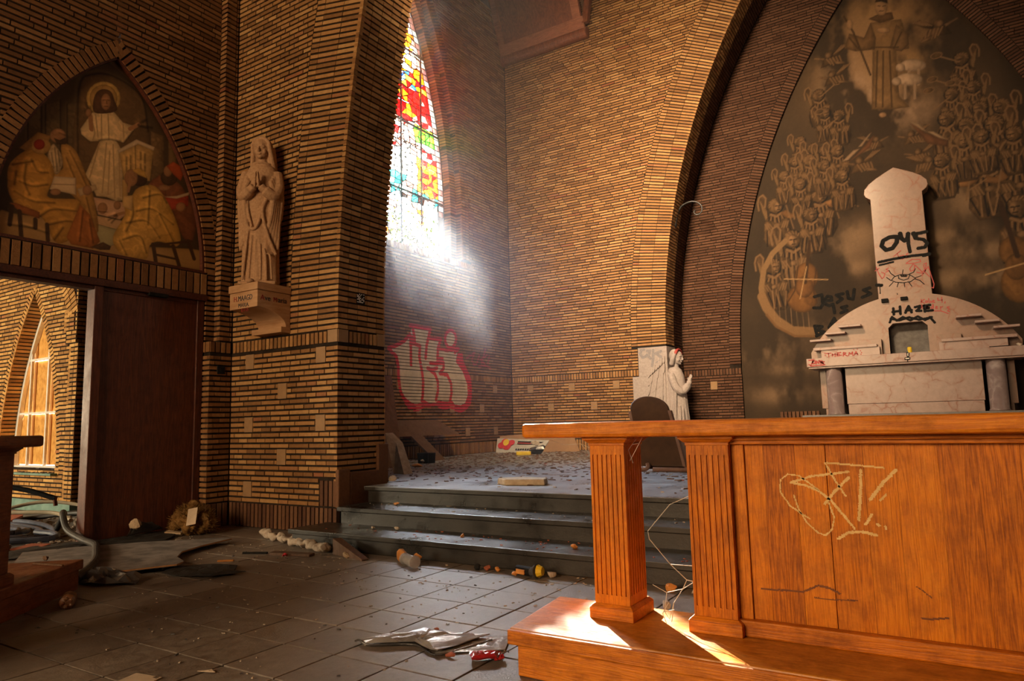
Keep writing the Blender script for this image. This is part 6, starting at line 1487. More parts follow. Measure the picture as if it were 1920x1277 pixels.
paint_on('spray_writing', M_black, mu, (0, 14.87, 0), (1, 0, 0), (0, 0, 1), (0, -1, 0), (), [(q[0], q[1] * .72, q[2]) for q in G_MURAL], 0.006, lift=.005, label='black sprayed writing JESUS IS BAD')

# graffiti on the chancel wall: follows the faces of the courses
rows = []
def subrows(z0, n, p=PITCH):
    for k in range(n):
        a = z0 + k * p + (PITCH - FACE) / 2 - .004
        for q in range(5):
            rows.append((a + q * (FACE + .008) / 5, a + (q + 1) * (FACE + .008) / 5))
subrows(Z0D, 21)
subrows(2.13, 30)
rows += [(ZS0 + .006 + i * .0155, ZS0 + .006 + (i + 1) * .0155) for i in range(8)]
paint_on('wall_graffiti', None, wd, (XD, 0, 0), (0, 1, 0), (0, 0, 1), (1, 0, 0), G_WALL_F, G_WALL_S, 0.009, rows, 0.006,
         'cream and red sprayed lettering with a small red tag beside it', [M_cream, M_red, M_redthin])

# ------------------------------------------------------------------ communion rail: a long table on fluted posts, on its own dais
def rail_dais(name, label, loc, rot, length, m_front, m_top):
    t = thing(name, label, 'dais', loc, rot)
    def slab(x0, x1, y0, y1, skew, za, zb):
        return MB().hull8([(x0, y0, za), (x1, y0, za), (x1, y1, za), (x0 - skew, y1, za)], [(x0, y0, zb), (x1, y0, zb), (x1, y1, zb), (x0 - skew, y1, zb)])
    slab(.035, length, .022, .585, .068, 0, .135).build('dais_body', m_front, t, local=True, bevel=.004)
    slab(0, length, 0.012, .60, .066, .135, .202).build('dais_top', m_top, t, local=True, bevel=.008)
    slab(-.003, length, -.004, .014, .002, .133, .196).build('nosing', m_front, t, local=True, bevel=.006)
    return t

def fluted_post(t, x, y, w, d, mv, mh):
    """base block; shaft with stopped flutes and capital as its sub-parts. z = 0 is the dais"""
    z1, z2, z3 = .066, .783, .820
    hw, hd = w / 2, d / 2
    def ringbox(b, e0, za, e1, zb):
        b.hull8([(x - hw - e0, y - hd - e0, za), (x + hw + e0, y - hd - e0, za), (x + hw + e0, y + hd + e0, za), (x - hw - e0, y + hd + e0, za)],
                [(x - hw - e1, y - hd - e1, zb), (x + hw + e1, y - hd - e1, zb), (x + hw + e1, y + hd + e1, zb), (x - hw - e1, y + hd + e1, zb)])
    b = MB()
    ringbox(b, .021, 0, .021, z1 - .016)
    ringbox(b, .021, z1 - .016, .004, z1)
    p = b.build('post', mh, t, local=True, org=(x, y, 0), bevel=.003)
    back = Matrix.Translation((-x, -y, 0))
    c = MB()
    e = .007
    c.box(x - hw + e, y - hd + e, z1, x + hw - e, y + hd - e, z2)
    n, m, g = 6, .016, .0085
    def face(ax, sgn, span, off):
        if ax == 'x':
            span = span - 2 * e
        fw = (span - 2 * m) / n
        def slab(a0, a1, za, zb):
            if ax == 'y':
                c.box(x + a0, y + off, za, x + a1, y + off - sgn * e, zb)
            else:
                c.box(x + off, y + a0, za, x + off - sgn * e, y + a1, zb)
        h = span / 2
        slab(-h, -h + m - g / 2, z1, z2)
        slab(h - m + g / 2, h, z1, z2)
        slab(-h + m - g / 2, h - m + g / 2, z1, z1 + .04)
        slab(-h + m - g / 2, h - m + g / 2, z2 - .045, z2)
        for i in range(n):
            a0 = -h + m + i * fw + g / 2
            slab(a0, a0 + fw - g, z1 + .04, z2 - .045)
    face('y', -1, w, -hd)
    face('x', 1, d, hw)
    face('x', -1, d, -hw)
    c.build('shaft', mv, p, local=True, xf=back)
    k = MB()
    ringbox(k, .004, z2 - .003, .004, z2 + .010)
    ringbox(k, .008, z2 + .010, .024, z3 - .012)
    ringbox(k, .028, z3 - .012, .028, z3)
    k.build('capital', mh, p, local=True, xf=back, bevel=.002)
    return p

def rail(name, label, cat, loc, rot, length, posts, x_panel, mv, mh, mtop, x0=-.068, yb=.72):
    t = thing(name, label, cat, loc, rot)
    MB().box(x0, .262, .820, length, yb, .890).build('tabletop', mtop, t, local=True, bevel=.017)
    for x, w in posts:
        fluted_post(t, x, .437, w, .212, mv, mh)
    if x_panel:
        MB().box(x_panel, .345, 0, length, .50, .066).build('plinth_rail', mh, t, local=True, bevel=.006)
        b = MB()
        b.box(x_panel, .352, .783, length, .50, .820)
        b.box(x_panel, .336, .800, length, .352, .820)
        b.build('top_moulding', mh, t, local=True, bevel=.004)
        MB().box(x_panel, .40, .066, length, .48, .785).build('panel_core', mv, t, local=True)
        MB().box(x_panel, .372, .066, x_panel + .052, .402, .783).build('stile', mv, t, local=True, bevel=.002)
        x = x_panel + .054
        wd_ = [.075, .125, .118, .135, .11, .14, .12, .13]
        i = 0
        while x < length - .02:
            x2 = min(length, x + wd_[i % len(wd_)])
            gap = .003 if i in (2,) else .0008
            MB().box(x, .385, .067, x2 - gap, .402, .782).build('panel_board', mv, t, local=True, bevel=.0012 if gap > .001 else 0)
            x = x2
            i += 1
    return t

RX, RY = -1.735, 2.67
rail_dais('rail_dais', 'orange oak dais with overhanging top under the long oak table', 'x' and (RX, RY, 0), (0, 0, 0), 3.4, M_oak_h, M_oak_top)
rt = rail('oak_table', 'long glossy orange oak table with fluted posts and a scratched front panel', 'table', (RX, RY, .202), (0, 0, 0), 3.45,
          ((.356, .172), (.826, .182)), .918, M_oak_v, M_oak_h, M_oak_h)
for q in G_TABLE:
    paint_on('scratched_stroke' if q[0] == 0 else 'dark_scuff', M_scratch if q[0] == 0 else M_scuff, rt, (0, RY + .385, 0), (1, 0, 0), (0, 0, 1), (0, -1, 0), (), [(0, q[1], q[2])], 0.0035, lift=.0012, jitter=0.5)
# left hand rail, turned, at the edge of the view
ang = math.atan2(-.79, .613)
lx, ly = -5.794, 2.264
rail_dais('rail_dais', 'dark turned oak dais at the left edge of the floor', (lx, ly, 0), (0, 0, ang), 2.4, M_rail, M_rail)
rail('oak_table', 'dark oak table end on a fluted post at the left edge, turned away', 'table', (lx, ly, .202), (0, 0, ang), 2.4, ((.80, .172),), 1.6, M_rail, M_rail, M_rail, .66, .68)

# ------------------------------------------------------------------ high altar
MB().box(-2.25, 13.15, .95, 1.13, 14.80, 1.10).build
pd = MB()
pd.box(-2.25, 13.15, .95, 1.13, 14.80, 1.10)
pd = pd.build('altar_step', M_slab, org=(XM, 13.9, .95), bevel=.01)
tag(pd, 'dark grey stone step slab under the marble altar', 'altar step')
al = thing('altar', 'pink marble altar with a tall pointed stele and half round back wall', 'altar', (XM, 14.1, 1.10))
mx = lambda x: 2 * XM - x
# half round back wall with the niche
b = MB()
ccz, cr = 1.36, 1.90
a0 = math.acos(1.655 / cr)
arc = [(XM - cr * cos(t), ccz + cr * sin(t)) for t in [a0 + (pi - 2 * a0) * i / 40 for i in range(41)]]
poly = [(arc[0][0], 2.10)] + arc + [(arc[-1][0], 2.10), (-.25, 2.10), (-.25, 2.655), (-.33, 2.735), (-.79, 2.735), (-.87, 2.655), (-.87, 2.10)]
b.prism([(x, 14.40, z) for x, z in poly], (0, .32, 0))
b.build('retable', M_marble, al)
b = MB()
b.box(-.87, 14.66, 2.10, -.25, 14.70, 2.75)
b.box(-.89, 14.42, 2.10, -.87, 14.70, 2.75)
b.box(-.25, 14.42, 2.10, -.23, 14.70, 2.75)
b.build('tabernacle_niche', M_niche, al)
hs = [(-.99, 3.12), (-.985, 5.12), (-1.055, 5.17), (-1.085, 5.235), (-1.07, 5.33), (-.99, 5.42), (-.86, 5.51), (-.70, 5.595)]
pts = hs + [(XM, 5.665)] + [(mx(x), z) for x, z in reversed(hs)]
st = MB().prism([(x, 14.425, z) for x, z in pts], (0, .30, 0)).build('stele', M_marble, al, bevel=.008)
b = MB()
b.box(-2.206, 13.73, 1.978, 1.086, 14.46, 2.135)
b.box(-2.18, 13.755, 1.945, 1.06, 14.46, 1.978)
b.build('mensa', M_marble_w, al, bevel=.006)
for x in (-1.785, mx(-1.785)):
    MB().lathe([(.150, 0), (.150, .02), (.137, .03), (.137, .845)], (x, 13.93, 1.10), 32).build('column', M_column, al, smooth=False)
for o in [c for c in al.children if c.name.startswith('column')]:
    for p in o.data.polygons:
        p.use_smooth = len(p.vertices) == 4
b = MB().box(-1.60, 13.97, 1.285, mx(-1.60), 14.10, 1.945)
b.build('front_panel', M_marble_w, al, bevel=.003)
b = MB().box(-1.585, 13.96, 1.10, mx(-1.585), 14.10, 1.278)
b.build('panel_plinth', M_marble_w, al, bevel=.003)
for s_ in (0, 1):
    q = (lambda x: x) if not s_ else mx
    b = MB().box(q(-2.06), 14.20, 1.22, q(-1.95), 14.60, 1.945)
    b.build('side_slab', M_marble, al, bevel=.004)
    b = MB().box(q(-2.00), 14.22, 1.10, q(-1.95), 14.60, 1.22)
    b.build('side_foot', M_marble, al)
    MB().box(q(-2.0), 14.135, 2.135, q(-1.02), 14.40, 2.31).build('gradine_block', M_marble_w, al, bevel=.003)
    MB().box(q(-2.13), 14.10, 2.31, q(-1.06), 14.40, 2.36).build('gradine_shelf', M_marble_w, al, bevel=.004)
    MB().box(q(-1.36), 14.24, 2.135, q(-.99), 14.40, 2.455).build('gradine_end', M_marble, al, bevel=.003)
    for x0, x1, z in ((-1.68, -1.30, 2.715), (-1.92, -1.57, 2.60), (-2.19, -1.82, 2.485)):
        MB().box(q(x0), 14.17, z, q(x1), 14.42, z + .042).build('candle_shelf', M_marble_w, al, bevel=.008)
for x in (-.885, -.575):
    MB().box(x - .055, 14.33, 3.14 if x > -.8 else 3.13, x + .055, 14.43, 3.20).build('iron_clip', M_black, al, bevel=.004)
fr = ((0, 14.425, 0), (1, 0, 0), (0, 0, 1), (0, -1, 0))
paint_on('sprayed_number', M_black, st, *fr, (), G_STELE[:5], 0.005, lift=.004, label='black sprayed number 045', jitter=.12)
paint_on('sprayed_underline', M_black, st, *fr, (), G_STELE[5:8], 0.005, lift=.004, jitter=.12)
paint_on('sprayed_blot', M_black, st, *fr, (), G_STELE[8:10], 0.005, lift=.004, jitter=.12)
paint_on('drawn_eye', M_black, st, *fr, (), [q for q in G_STELE if q[1] == .014], 0.005, lift=.004, label='eye with lashes drawn in thin black lines')
for q in G_STELE:
    if q[0] == 1:
        paint_on('red_pen_stroke', M_redthin, st, *fr, (), [(0, q[1], q[2])], 0.005, lift=.004)
paint_on('drawn_pupil', M_black, st, *fr, G_PUPIL, (), 0.005, lift=.004)
rb = [c for c in al.children if c.name.startswith('retable')][0]
fb = ((0, 14.40, 0), (1, 0, 0), (0, 0, 1), (0, -1, 0))
paint_on('sprayed_writing', M_black, rb, *fb, (), [q for q in G_RETABLE if q[0] == 0], 0.005, lift=.004, label='black sprayed word HAZE above a smear', jitter=.12)
for q in G_RETABLE:
    if q[0] == 1:
        paint_on('red_pen_stroke', M_redthin, rb, *fb, (), [(0, q[1], q[2])], 0.005, lift=.004)
gb = [c for c in al.children if c.name.startswith('gradine_block')][0]
for q in G_BLOCK:
    paint_on('red_pen_stroke', M_redthin, gb, (0, 14.135, 0), (1, 0, 0), (0, 0, 1), (0, -1, 0), (), [q], 0.005, lift=.003)
mn = [c for c in al.children if c.name.startswith('mensa')][0]
for q in G_MENSA:
    if q[0] == 0:
        paint_on('red_pen_stroke', M_redthin, mn, (0, 13.73, 0), (1, 0, 0), (0, 0, 1), (0, -1, 0), (), [q], 0.005, lift=.003)
paint_on('black_cross_mark', None, mn, (0, 13.73, 0), (1, 0, 0), (0, 0, 1), (0, -1, 0), G_MENSA_F, [q for q in G_MENSA if q[0] == 1], 0.005, lift=.003, mats=[M_redthin, M_black])
paint_on('cross_white_fill', None, mn, (0, 13.73, 0), (1, 0, 0), (0, 0, 1), (0, -1, 0), G_MENSA_W, (), 0.006, lift=.005, mats=[M_white, M_white, M_white])  # white fill on the black cross mark
# small things left on the altar
cn = thing('drink_can', 'small yellow and blue drink can standing on the altar before the niche', 'can', (-.545, 13.98, 2.135))
MB().lathe([(.030, 0), (.036, .008), (.036, .10), (.028, .112)], (0, 0, 0), 20).build('can_body', M_yellow, cn, local=True)
b = MB()
for i in range(6):
    t0, t1 = 2.6 + i * .22, 2.6 + (i + 1) * .22
    b.add([(.0366 * cos(t0), .0366 * sin(t0), .012), (.0366 * cos(t1), .0366 * sin(t1), .012), (.0366 * cos(t1), .0366 * sin(t1), .095 - .012 * i), (.0366 * cos(t0), .0366 * sin(t0), .095 - .012 * i)], [(0, 1, 2, 3)])
b.build('can_print', M_blue, cn, local=True)
o = rock((1.02, 13.95, 2.165), (.07, .05, .035), 5).build('stone_chunk', M_plaster, org=(1.02, 13.95, 2.135))
tag(o, 'small pale lump of mortar lying on the right end of the altar top', 'rubble')
o = MB().box(.60, 13.76, 2.135, .86, 13.80, 2.15).build('black_strip', M_black, org=(.73, 13.78, 2.135))
tag(o, 'thin black strip lying along the front edge of the altar top', 'strip')

# ------------------------------------------------------------------ stone figures
def remesh(mb, name, mat, voxel, parent=None, xf=None, org=None, local=False, smooth_it=2):
    if xf is not None:
        mb.v = [tuple(xf @ V3(p)) for p in mb.v]
    tmp = bpy.data.objects.new('tmp', mb.mesh('tmp', mat))
    COL.objects.link(tmp)
    r = tmp.modifiers.new('r', 'REMESH')
    r.mode = 'VOXEL'
    r.voxel_size = voxel
    if smooth_it:
        q = tmp.modifiers.new('s', 'SMOOTH')
        q.factor = 0.5
        q.iterations = smooth_it
    dg = bpy.context.evaluated_depsgraph_get()
    me = bpy.data.meshes.new_from_object(tmp.evaluated_get(dg))
    bpy.data.objects.remove(tmp)
    me.name = name
    me.materials.clear()
    me.materials.append(mat)
    me.polygons.foreach_set('use_smooth', [True] * len(me.polygons))
    o = bpy.data.objects.new(name, me)
    COL.objects.link(o)
    if parent is not None:
        o.parent = parent
    return o

def loft(b, secs, seg=48, fold=None):
    """secs: (z, cx, cy, rx, ry, fold amplitude); fold(angle, t) in -1..1"""
    vs, fs = [], []
    n = len(secs)
    for i, (z, cx, cy, rx, ry, am) in enumerate(secs):
        for k in range(seg):
            a = 2 * pi * k / seg
            f = 1 + (am * fold(a, i / (n - 1)) if fold else 0)
            vs.append((cx + rx * f * cos(a), cy + ry * f * sin(a), z))
    for i in range(n - 1):
        for k in range(seg):
            fs.append((i * seg + k, i * seg + (k + 1) % seg, (i + 1) * seg + (k + 1) % seg, (i + 1) * seg + k))
    fs += [tuple(range(seg - 1, -1, -1)), tuple(range((n - 1) * seg, n * seg))]
    return b.add(vs, fs)

def hand(b, wrist, d, up, side, s=1.0, curl=0.0):
    """flat praying hand: palm plus five separate fingers; d: finger direction, side: thumb side"""
    wv, d, up, side = V3(wrist), V3(d).normalized(), V3(up).normalized(), V3(side).normalized()
    rot = Matrix((side, up, d)).transposed()
    b.ell(wv + d * .045 * s, (.034 * s, .014 * s, .055 * s), 10, 8, rot)
    for i, (off, ln) in enumerate(((-.024, .062), (-.008, .078), (.008, .084), (.024, .074))):
        p0 = wv + d * .085 * s + side * off * s
        p1 = p0 + d * ln * .55 * s + up * curl * .4 * ln * s
        p2 = p1 + (d + up * curl).normalized() * ln * .5 * s
        b.tube([p0, p1, p2], [.0092 * s, .0086 * s, .006 * s], 8)
    t0 = wv + d * .03 * s + side * .028 * s
    b.tube([t0, t0 + (d * .7 + side * .5).normalized() * .035 * s, t0 + (d * .95 + side * .25).normalized() * .066 * s], [.011 * s, .010 * s, .0065 * s], 8)

def head(b, c, s, rot, veil=True):
    """s: head height. local axes: x right of the figure, -y the way it looks"""
    c = V3(c)
    P = lambda x, y, z: c + rot @ V3((x * s, y * s, z * s))
    b.ell(P(0, .02, .06), (.36 * s, .43 * s, .44 * s), 20, 14, rot)            # skull
    b.ell(P(0, -.10, -.16), (.29 * s, .30 * s, .34 * s), 20, 14, rot)          # face and jaw
    b.ell(P(0, -.26, -.40), (.12 * s, .11 * s, .09 * s), 12, 8, rot)           # chin
    b.tube([P(0, -.39, .06), P(0, -.46, -.06), P(0, -.50, -.15)], [.040 * s, .052 * s, .066 * s], 8)
    b.ell(P(0, -.45, -.165), (.085 * s, .06 * s, .045 * s), 10, 6, rot)        # nostrils
    for sg in (-1, 1):
        b.tube([P(.05 * sg, -.405, .075), P(.14 * sg, -.40, .105), P(.25 * sg, -.33, .06)], [.030 * s, .036 * s, .024 * s], 8)   # brow
        b.ell(P(.135 * sg, -.350, -.005), (.070 * s, .045 * s, .038 * s), 10, 8, rot)   # lidded eye
        b.ell(P(.19 * sg, -.26, -.18), (.10 * s, .10 * s, .12 * s), 10, 8, rot)         # cheek
    b.ell(P(0, -.395, -.268), (.095 * s, .035 * s, .022 * s), 10, 6, rot)
    b.ell(P(0, -.39, -.305), (.080 * s, .035 * s, .026 * s), 10, 6, rot)
    b.tube([P(0, .03, -.35), P(0, .04, -.80)], [.20 * s, .23 * s], 14)

# Mary on her bracket
BX0, BX1, BY0 = -6.64, -6.172, 4.737
bk = thing('statue_bracket', 'carved sandstone bracket lettered H MAAGD MARIA and Ave Maria', 'bracket', ((BX0 + BX1) / 2, 4.96, 2.15))
b = MB()
prof = [(BY0, 2.582), (BY0, 2.40)]
for i in range(1, 13):
    t = i / 12 * pi / 2
    prof.append((BY0 + .01 + (YB - BY0 - .07) * sin(t) ** 1.15, 2.40 - .185 * (1 - cos(t))))
prof += [(YB - .06, 2.215), (YB - .002, 2.215), (YB - .002, 2.582)]
b.prism([(BX0, y, z) for y, z in prof], (BX1 - BX0, 0, 0))
b.build('corbel', M_bracket, bk, bevel=.004)
MB().box(BX0 - .012, BY0 - .012, 2.584, BX1 + .012, YB - .002, 2.668).build('top_slab', M_bracket, bk, bevel=.006)
MB().box(BX0 - .03, YB - .13, 2.150, BX1 + .006, YB - .002, 2.214).build('foot_block', M_bracket, bk, bevel=.005)
def text(txt, size, loc, rot, mat, parent, name='lettering', sx=1.0, label=None):
    c = bpy.data.curves.new('t', 'FONT')
    c.body = txt
    c.size = size
    c.extrude = 0.0012
    o = bpy.data.objects.new('t', c)
    COL.objects.link(o)
    dg = bpy.context.evaluated_depsgraph_get()
    me = bpy.data.meshes.new_from_object(o.evaluated_get(dg))
    bpy.data.objects.remove(o)
    me.name = name
    me.materials.clear()
    me.materials.append(mat)
    q = bpy.data.objects.new(name, me)
    COL.objects.link(q)
    q.parent = parent
    q.location = V3(loc) - wloc(parent)
    q.rotation_euler = rot
    q.scale = (sx, 1, 1)
    if label: q['label'] = label
    return q
fR = (pi / 2, 0, 0)
M_ink = noisy('dark_blue_lettering', [(0.3, (0.012, 0.018, 0.03)), (0.7, (0.03, 0.04, 0.055))], 30, rough=0.6, bump=0)
M_redink = noisy('dark_red_lettering', [(0.3, (0.20, 0.01, 0.012)), (0.7, (0.28, 0.02, 0.02))], 30, rough=0.6, bump=0)
text('H.', .082, (BX0 + .07, BY0 - .002, 2.485), fR, M_redink, bk, sx=.95)
text('MAAGD', .082, (BX0 + .145, BY0 - .002, 2.485), fR, M_ink, bk, sx=.82)
text('MARIA.', .062, (BX0 + .15, BY0 - .002, 2.415), fR, M_ink, bk, sx=.95)
text('B.V.O.', .050, (BX0 + .20, BY0 - .000, 2.362), (pi / 2 + .05, 0, 0), M_redink, bk, sx=1.0)
sR = (pi / 2, 0, pi / 2)
text('A', .085, (BX1 + .002, BY0 + .035, 2.475), sR, M_redink, bk)
text('ve', .085, (BX1 + .002, BY0 + .092, 2.475), sR, M_ink, bk)
text('M', .072, (BX1 + .002, BY0 + .202, 2.475), sR, M_redink, bk)
text('aria', .085, (BX1 + .002, BY0 + .266, 2.475), sR, M_ink, bk)

SX, SY, SZ = -6.40, 4.945, 2.668
FACE_A = radians(38)              # turned towards the nave
RM = Matrix.Rotation(FACE_A, 4, 'Z')
b = MB()
def fold(a, t):
    # vertical pleats, strongest at the hem and on the front
    s_ = sin(a * 11 + .6) * .6 + sin(a * 17 + 2) * .4
    return s_ * (0.25 + 0.75 * (1 - t))
secs = [(0.03, 0, 0, .205, .160, .06), (.15, 0, 0, .200, .158, .06), (.35, 0, 0, .198, .150, .05), (.55, 0, -.004, .198, .146, .035),
        (.80, 0, -.006, .195, .142, .02), (1.0, 0, -.004, .190, .138, .01), (1.15, 0, 0, .190, .132, .0), (1.27, 0, .005, .182, .122, 0),
        (1.36, 0, .01, .150, .105, 0), (1.41, 0, .012, .085, .08, 0)]
loft(b, secs, 72, fold)
b.box(-.20, -.155, 0.0, .20, .15, .035)
# mantle: falls from both shoulders, closes over the body and ends in a slanting hem
for sg in (-1, 1):
    for k in range(5):
        x0 = sg * (.165 - .012 * k)
        b.tube(bezier([(x0, -.02 - .022 * k, 1.30 - .03 * k), (sg * (.205 - .012 * k), -.05 - .02 * k, 1.02), (sg * (.205 - .02 * k), -.06 - .018 * k, .70), (sg * (.195 - .028 * k), -.07 - .014 * k, .40 + .05 * k)], 6),
               [.030] * 6 + [.032] * 6 + [.026] * 6 + [.018], 8)
b.tube(bezier([(.10, -.135, 1.00), (.05, -.158, .82), (.11, -.150, .55), (.19, -.10, .34)], 8), .018, 8)
b.tube(bezier([(.04, -.150, .88), (.02, -.165, .72), (-.03, -.160, .62), (-.12, -.125, .66), (-.17, -.09, .78)], 8), .016, 8)
b.tube(bezier([(-.12, -.11, 1.02), (-.11, -.145, .84), (-.06, -.16, .64)], 8), .014, 8)
for k, x in enumerate((-.13, -.075, -.02, .035, .09, .14)):
    b.tube(bezier([(x * .8, -.135 - .012 * cos(x * 9), .60 - .05 * k), (x, -.148, .30), (x * 1.15, -.150, .05)], 6), .013, 8)
b.ell((-.06, -.165, .03), (.04, .05, .03), 10, 6)
# arms: sleeves come forward, the hands meet
for sg in (-1, 1):
    b.tube(bezier([(sg * .165, .0, 1.30), (sg * .195, -.05, 1.12), (sg * .165, -.13, 1.00), (sg * .075, -.185, 1.055), (sg * .035, -.205, 1.09)], 6), [.062] * 6 + [.066] * 6 + [.062] * 6 + [.045] * 6 + [.028], 10)
    b.tube(bezier([(sg * .20, -.02, 1.10), (sg * .215, -.04, .92), (sg * .20, -.05, .72)], 6), [.045] * 6 + [.04] * 6 + [.025], 8)
    hand(b, (sg * .020, -.205, 1.085), (-sg * .06, -.10, 1), (sg, 0, .05), (0, 1, 0), 1.0)
# neckline
b.tube([(.105 * cos(t), .01 + .085 * sin(t) - .012, 1.395 - .012 * sin(t)) for t in [i * pi / 12 for i in range(25)]], .011, 8)
RH = Matrix.Rotation(radians(-9), 3, 'Z') @ Matrix.Rotation(radians(4), 3, 'X')
head(b, (0, -.005, 1.585), .245, RH)
# veil over the hair, open round the face, falling behind the shoulders
hv = lambda x, y, z: V3((0, -.005, 1.585)) + RH @ V3((x * .245, y * .245, z * .245))
b.ell(hv(0, .10, .13), (.108, .112, .115), 20, 12)
b.tube([hv(.40 * cos(t), -.20 + .05 * sin(t), .12 + .40 * sin(t)) for t in [i * pi / 14 for i in range(15)]], .020, 8)
for sg in (-1, 1):
    b.tube(bezier([hv(sg * .39, -.16, .15), hv(sg * .43, -.06, -.30), hv(sg * .50, .05, -.85), hv(sg * .62, .16, -1.15)], 6), [.026] * 6 + [.030] * 6 + [.026] * 6 + [.012], 8)
    b.tube(bezier([hv(sg * .30, .12, .10), hv(sg * .34, .20, -.5), hv(sg * .36, .26, -1.2)], 6), [.06] * 6 + [.06] * 6 + [.03], 8)
mary = remesh(b, 'statue', M_sand, .006, xf=RM)
mary.location = (SX, SY, SZ)
tag(mary, 'warm sandstone statue of a veiled praying woman standing on the lettered bracket', 'statue')

# angel carved on the corner block of the apse arch
ab = thing('angel_relief', 'pale limestone corner block carved with a praying winged angel below the apse arch', 'relief', (-5.1, 13.7, ZC))
b = MB()
b.box(-5.392, YE - .035, 1.972, -4.775, 13.99, 2.562)
b.box(-5.532, YE - .035, ZC, -4.775, 13.99, 1.972)
blk = b.build('corner_block', M_angel, ab, bevel=.004)
paint_on('grey_spray', M_greyspray, blk, (0, YE - .035, 0), (1, 0, 0), (0, 0, 1), (0, -1, 0), (), G_ANGEL, 0.005, lift=.004, label='thin grey sprayed number', jitter=.15)
b = MB()
def foldA(a, t):
    return (sin(a * 9) * .6 + sin(a * 15 + 1) * .4) * (.3 + .7 * (1 - t))
ax, ay = -4.66, 13.60
H_ = 2.50 - ZC
loft(b, [(ZC, ax + .02, ay, .235, .17, .05), (ZC + .5, ax + .02, ay, .225, .165, .05), (ZC + .9, ax, ay, .215, .16, .035), (ZC + 1.25, ax - .01, ay, .205, .16, .015), (ZC + 1.48, ax - .02, ay, .19, .155, 0),
         (ZC + 1.60, ax - .03, ay, .15, .13, 0), (ZC + 1.66, ax - .02, ay, .08, .08, 0)], 64, foldA)
# mantle edge and wide sleeve
b.tube(bezier([(ax - .10, ay - .14, ZC + 1.55), (ax + .02, ay - .185, ZC + 1.30), (ax + .03, ay - .19, ZC + .9), (ax - .02, ay - .19, ZC + .2)], 8), [.03] * 8 + [.036] * 8 + [.03] * 8 + [.02], 8)
b.tube(bezier([(ax - .05, ay - .14, ZC + 1.50), (ax + .05, ay - .18, ZC + 1.25), (ax + .17, ay - .13, ZC + 1.16), (ax + .27, ay - .06, ZC + 1.30), (ax + .285, ay - .03, ZC + 1.37)], 6), [.075] * 6 + [.080] * 6 + [.072] * 6 + [.05] * 6 + [.032], 10)
b.tube(bezier([(ax - .02, ay + .14, ZC + 1.50), (ax + .10, ay + .16, ZC + 1.2), (ax + .27, ay + .04, ZC + 1.32)], 6), [.07] * 6 + [.065] * 6 + [.035], 10)
for sg in (-1, 1):
    hand(b, (ax + .275, ay + sg * .020, ZC + 1.345), (.30, -sg * .05, 1), (0, sg, 0), (-1, 0, .3), .95, -.35)
for k, x in enumerate((-.10, -.03, .04, .11, .17)):
    b.tube(bezier([(ax + x, ay - .155, ZC + 1.0 - .04 * k), (ax + x * 1.1, ay - .175, ZC + .5), (ax + x * 1.2, ay - .175, ZC + .02)], 6), .016, 8)
RA = Matrix.Rotation(radians(82), 3, 'Z') @ Matrix.Rotation(radians(6), 3, 'X')
hc = (ax + .035, ay - .01, ZC + 1.855)
head(b, hc, .30, RA)
hv = lambda x, y, z: V3(hc) + RA @ V3((x * .30, y * .30, z * .30))
b.ell(hv(0, .12, .10), (.128, .118, .140), 18, 12, RA)
for sg in (-1, 1):
    b.tube(bezier([hv(sg * .36, -.05, .25), hv(sg * .42, .05, -.15), hv(sg * .36, .16, -.55)], 6), [.045] * 6 + [.05] * 6 + [.03], 8)
fg = remesh(b, 'angel_figure', M_angel, .0065, parent=ab)
fg.location = -wloc(ab)
b = MB()
b.tube([hv(.39 * cos(t), -.12 - .02 * sin(t), .22 + .34 * sin(t) * .9) for t in [i * pi / 14 for i in range(15)]], .030, 8)
o = b.build('painted_headband', M_redthin, ab)
o['label'] = 'red painted headband'
# wing on the front face: layered feathers in low relief
rg = random.Random(3)
YW = YE - .035
k = 0
for row_, (n, ln, wd_) in enumerate(((7, .16, .050), (8, .20, .052), (8, .26, .054), (7, .36, .056), (6, .48, .058))):
    for i in range(n):
        t = i / (n - 1)
        top_u = -5.12 + .26 * (1 - t) + .02 * row_ + (.06 if row_ < 2 else 0)
        px_ = -5.13 + t * .30
        pz_ = 2.30 - row_ * .16 - (1 - t) * (.20 - .02 * row_) + .06 * t
        dx = -.30 + .18 * t
        L_ = ln
        d_ = V3((dx, 0, -1)).normalized()
        s_ = V3((1, 0, dx)).normalized()
        c0 = V3((px_, YW - .004, pz_))
        pts = []
        for q in range(9):
            u = q / 8
            wq = wd_ * (0.55 + .45 * sin(min(1, u * 1.4) * pi / 2)) * (1 - max(0, u - .75) * 3.4)
            pts.append((c0 + d_ * L_ * u, max(.004, wq)))
        left = [p - s_ * w_ / 2 for p, w_ in pts]
        right_ = [p + s_ * w_ / 2 for p, w_ in pts]
        poly = left + right_[::-1]
        h0 = .010 + .008 * ((i + row_) % 3) + .006 * (5 - row_)
        MB().prism([(p.x, YW - h0, p.z) for p in poly], (0, h0 + .02, 0)).build('feather', M_angel, ab, org=c0)

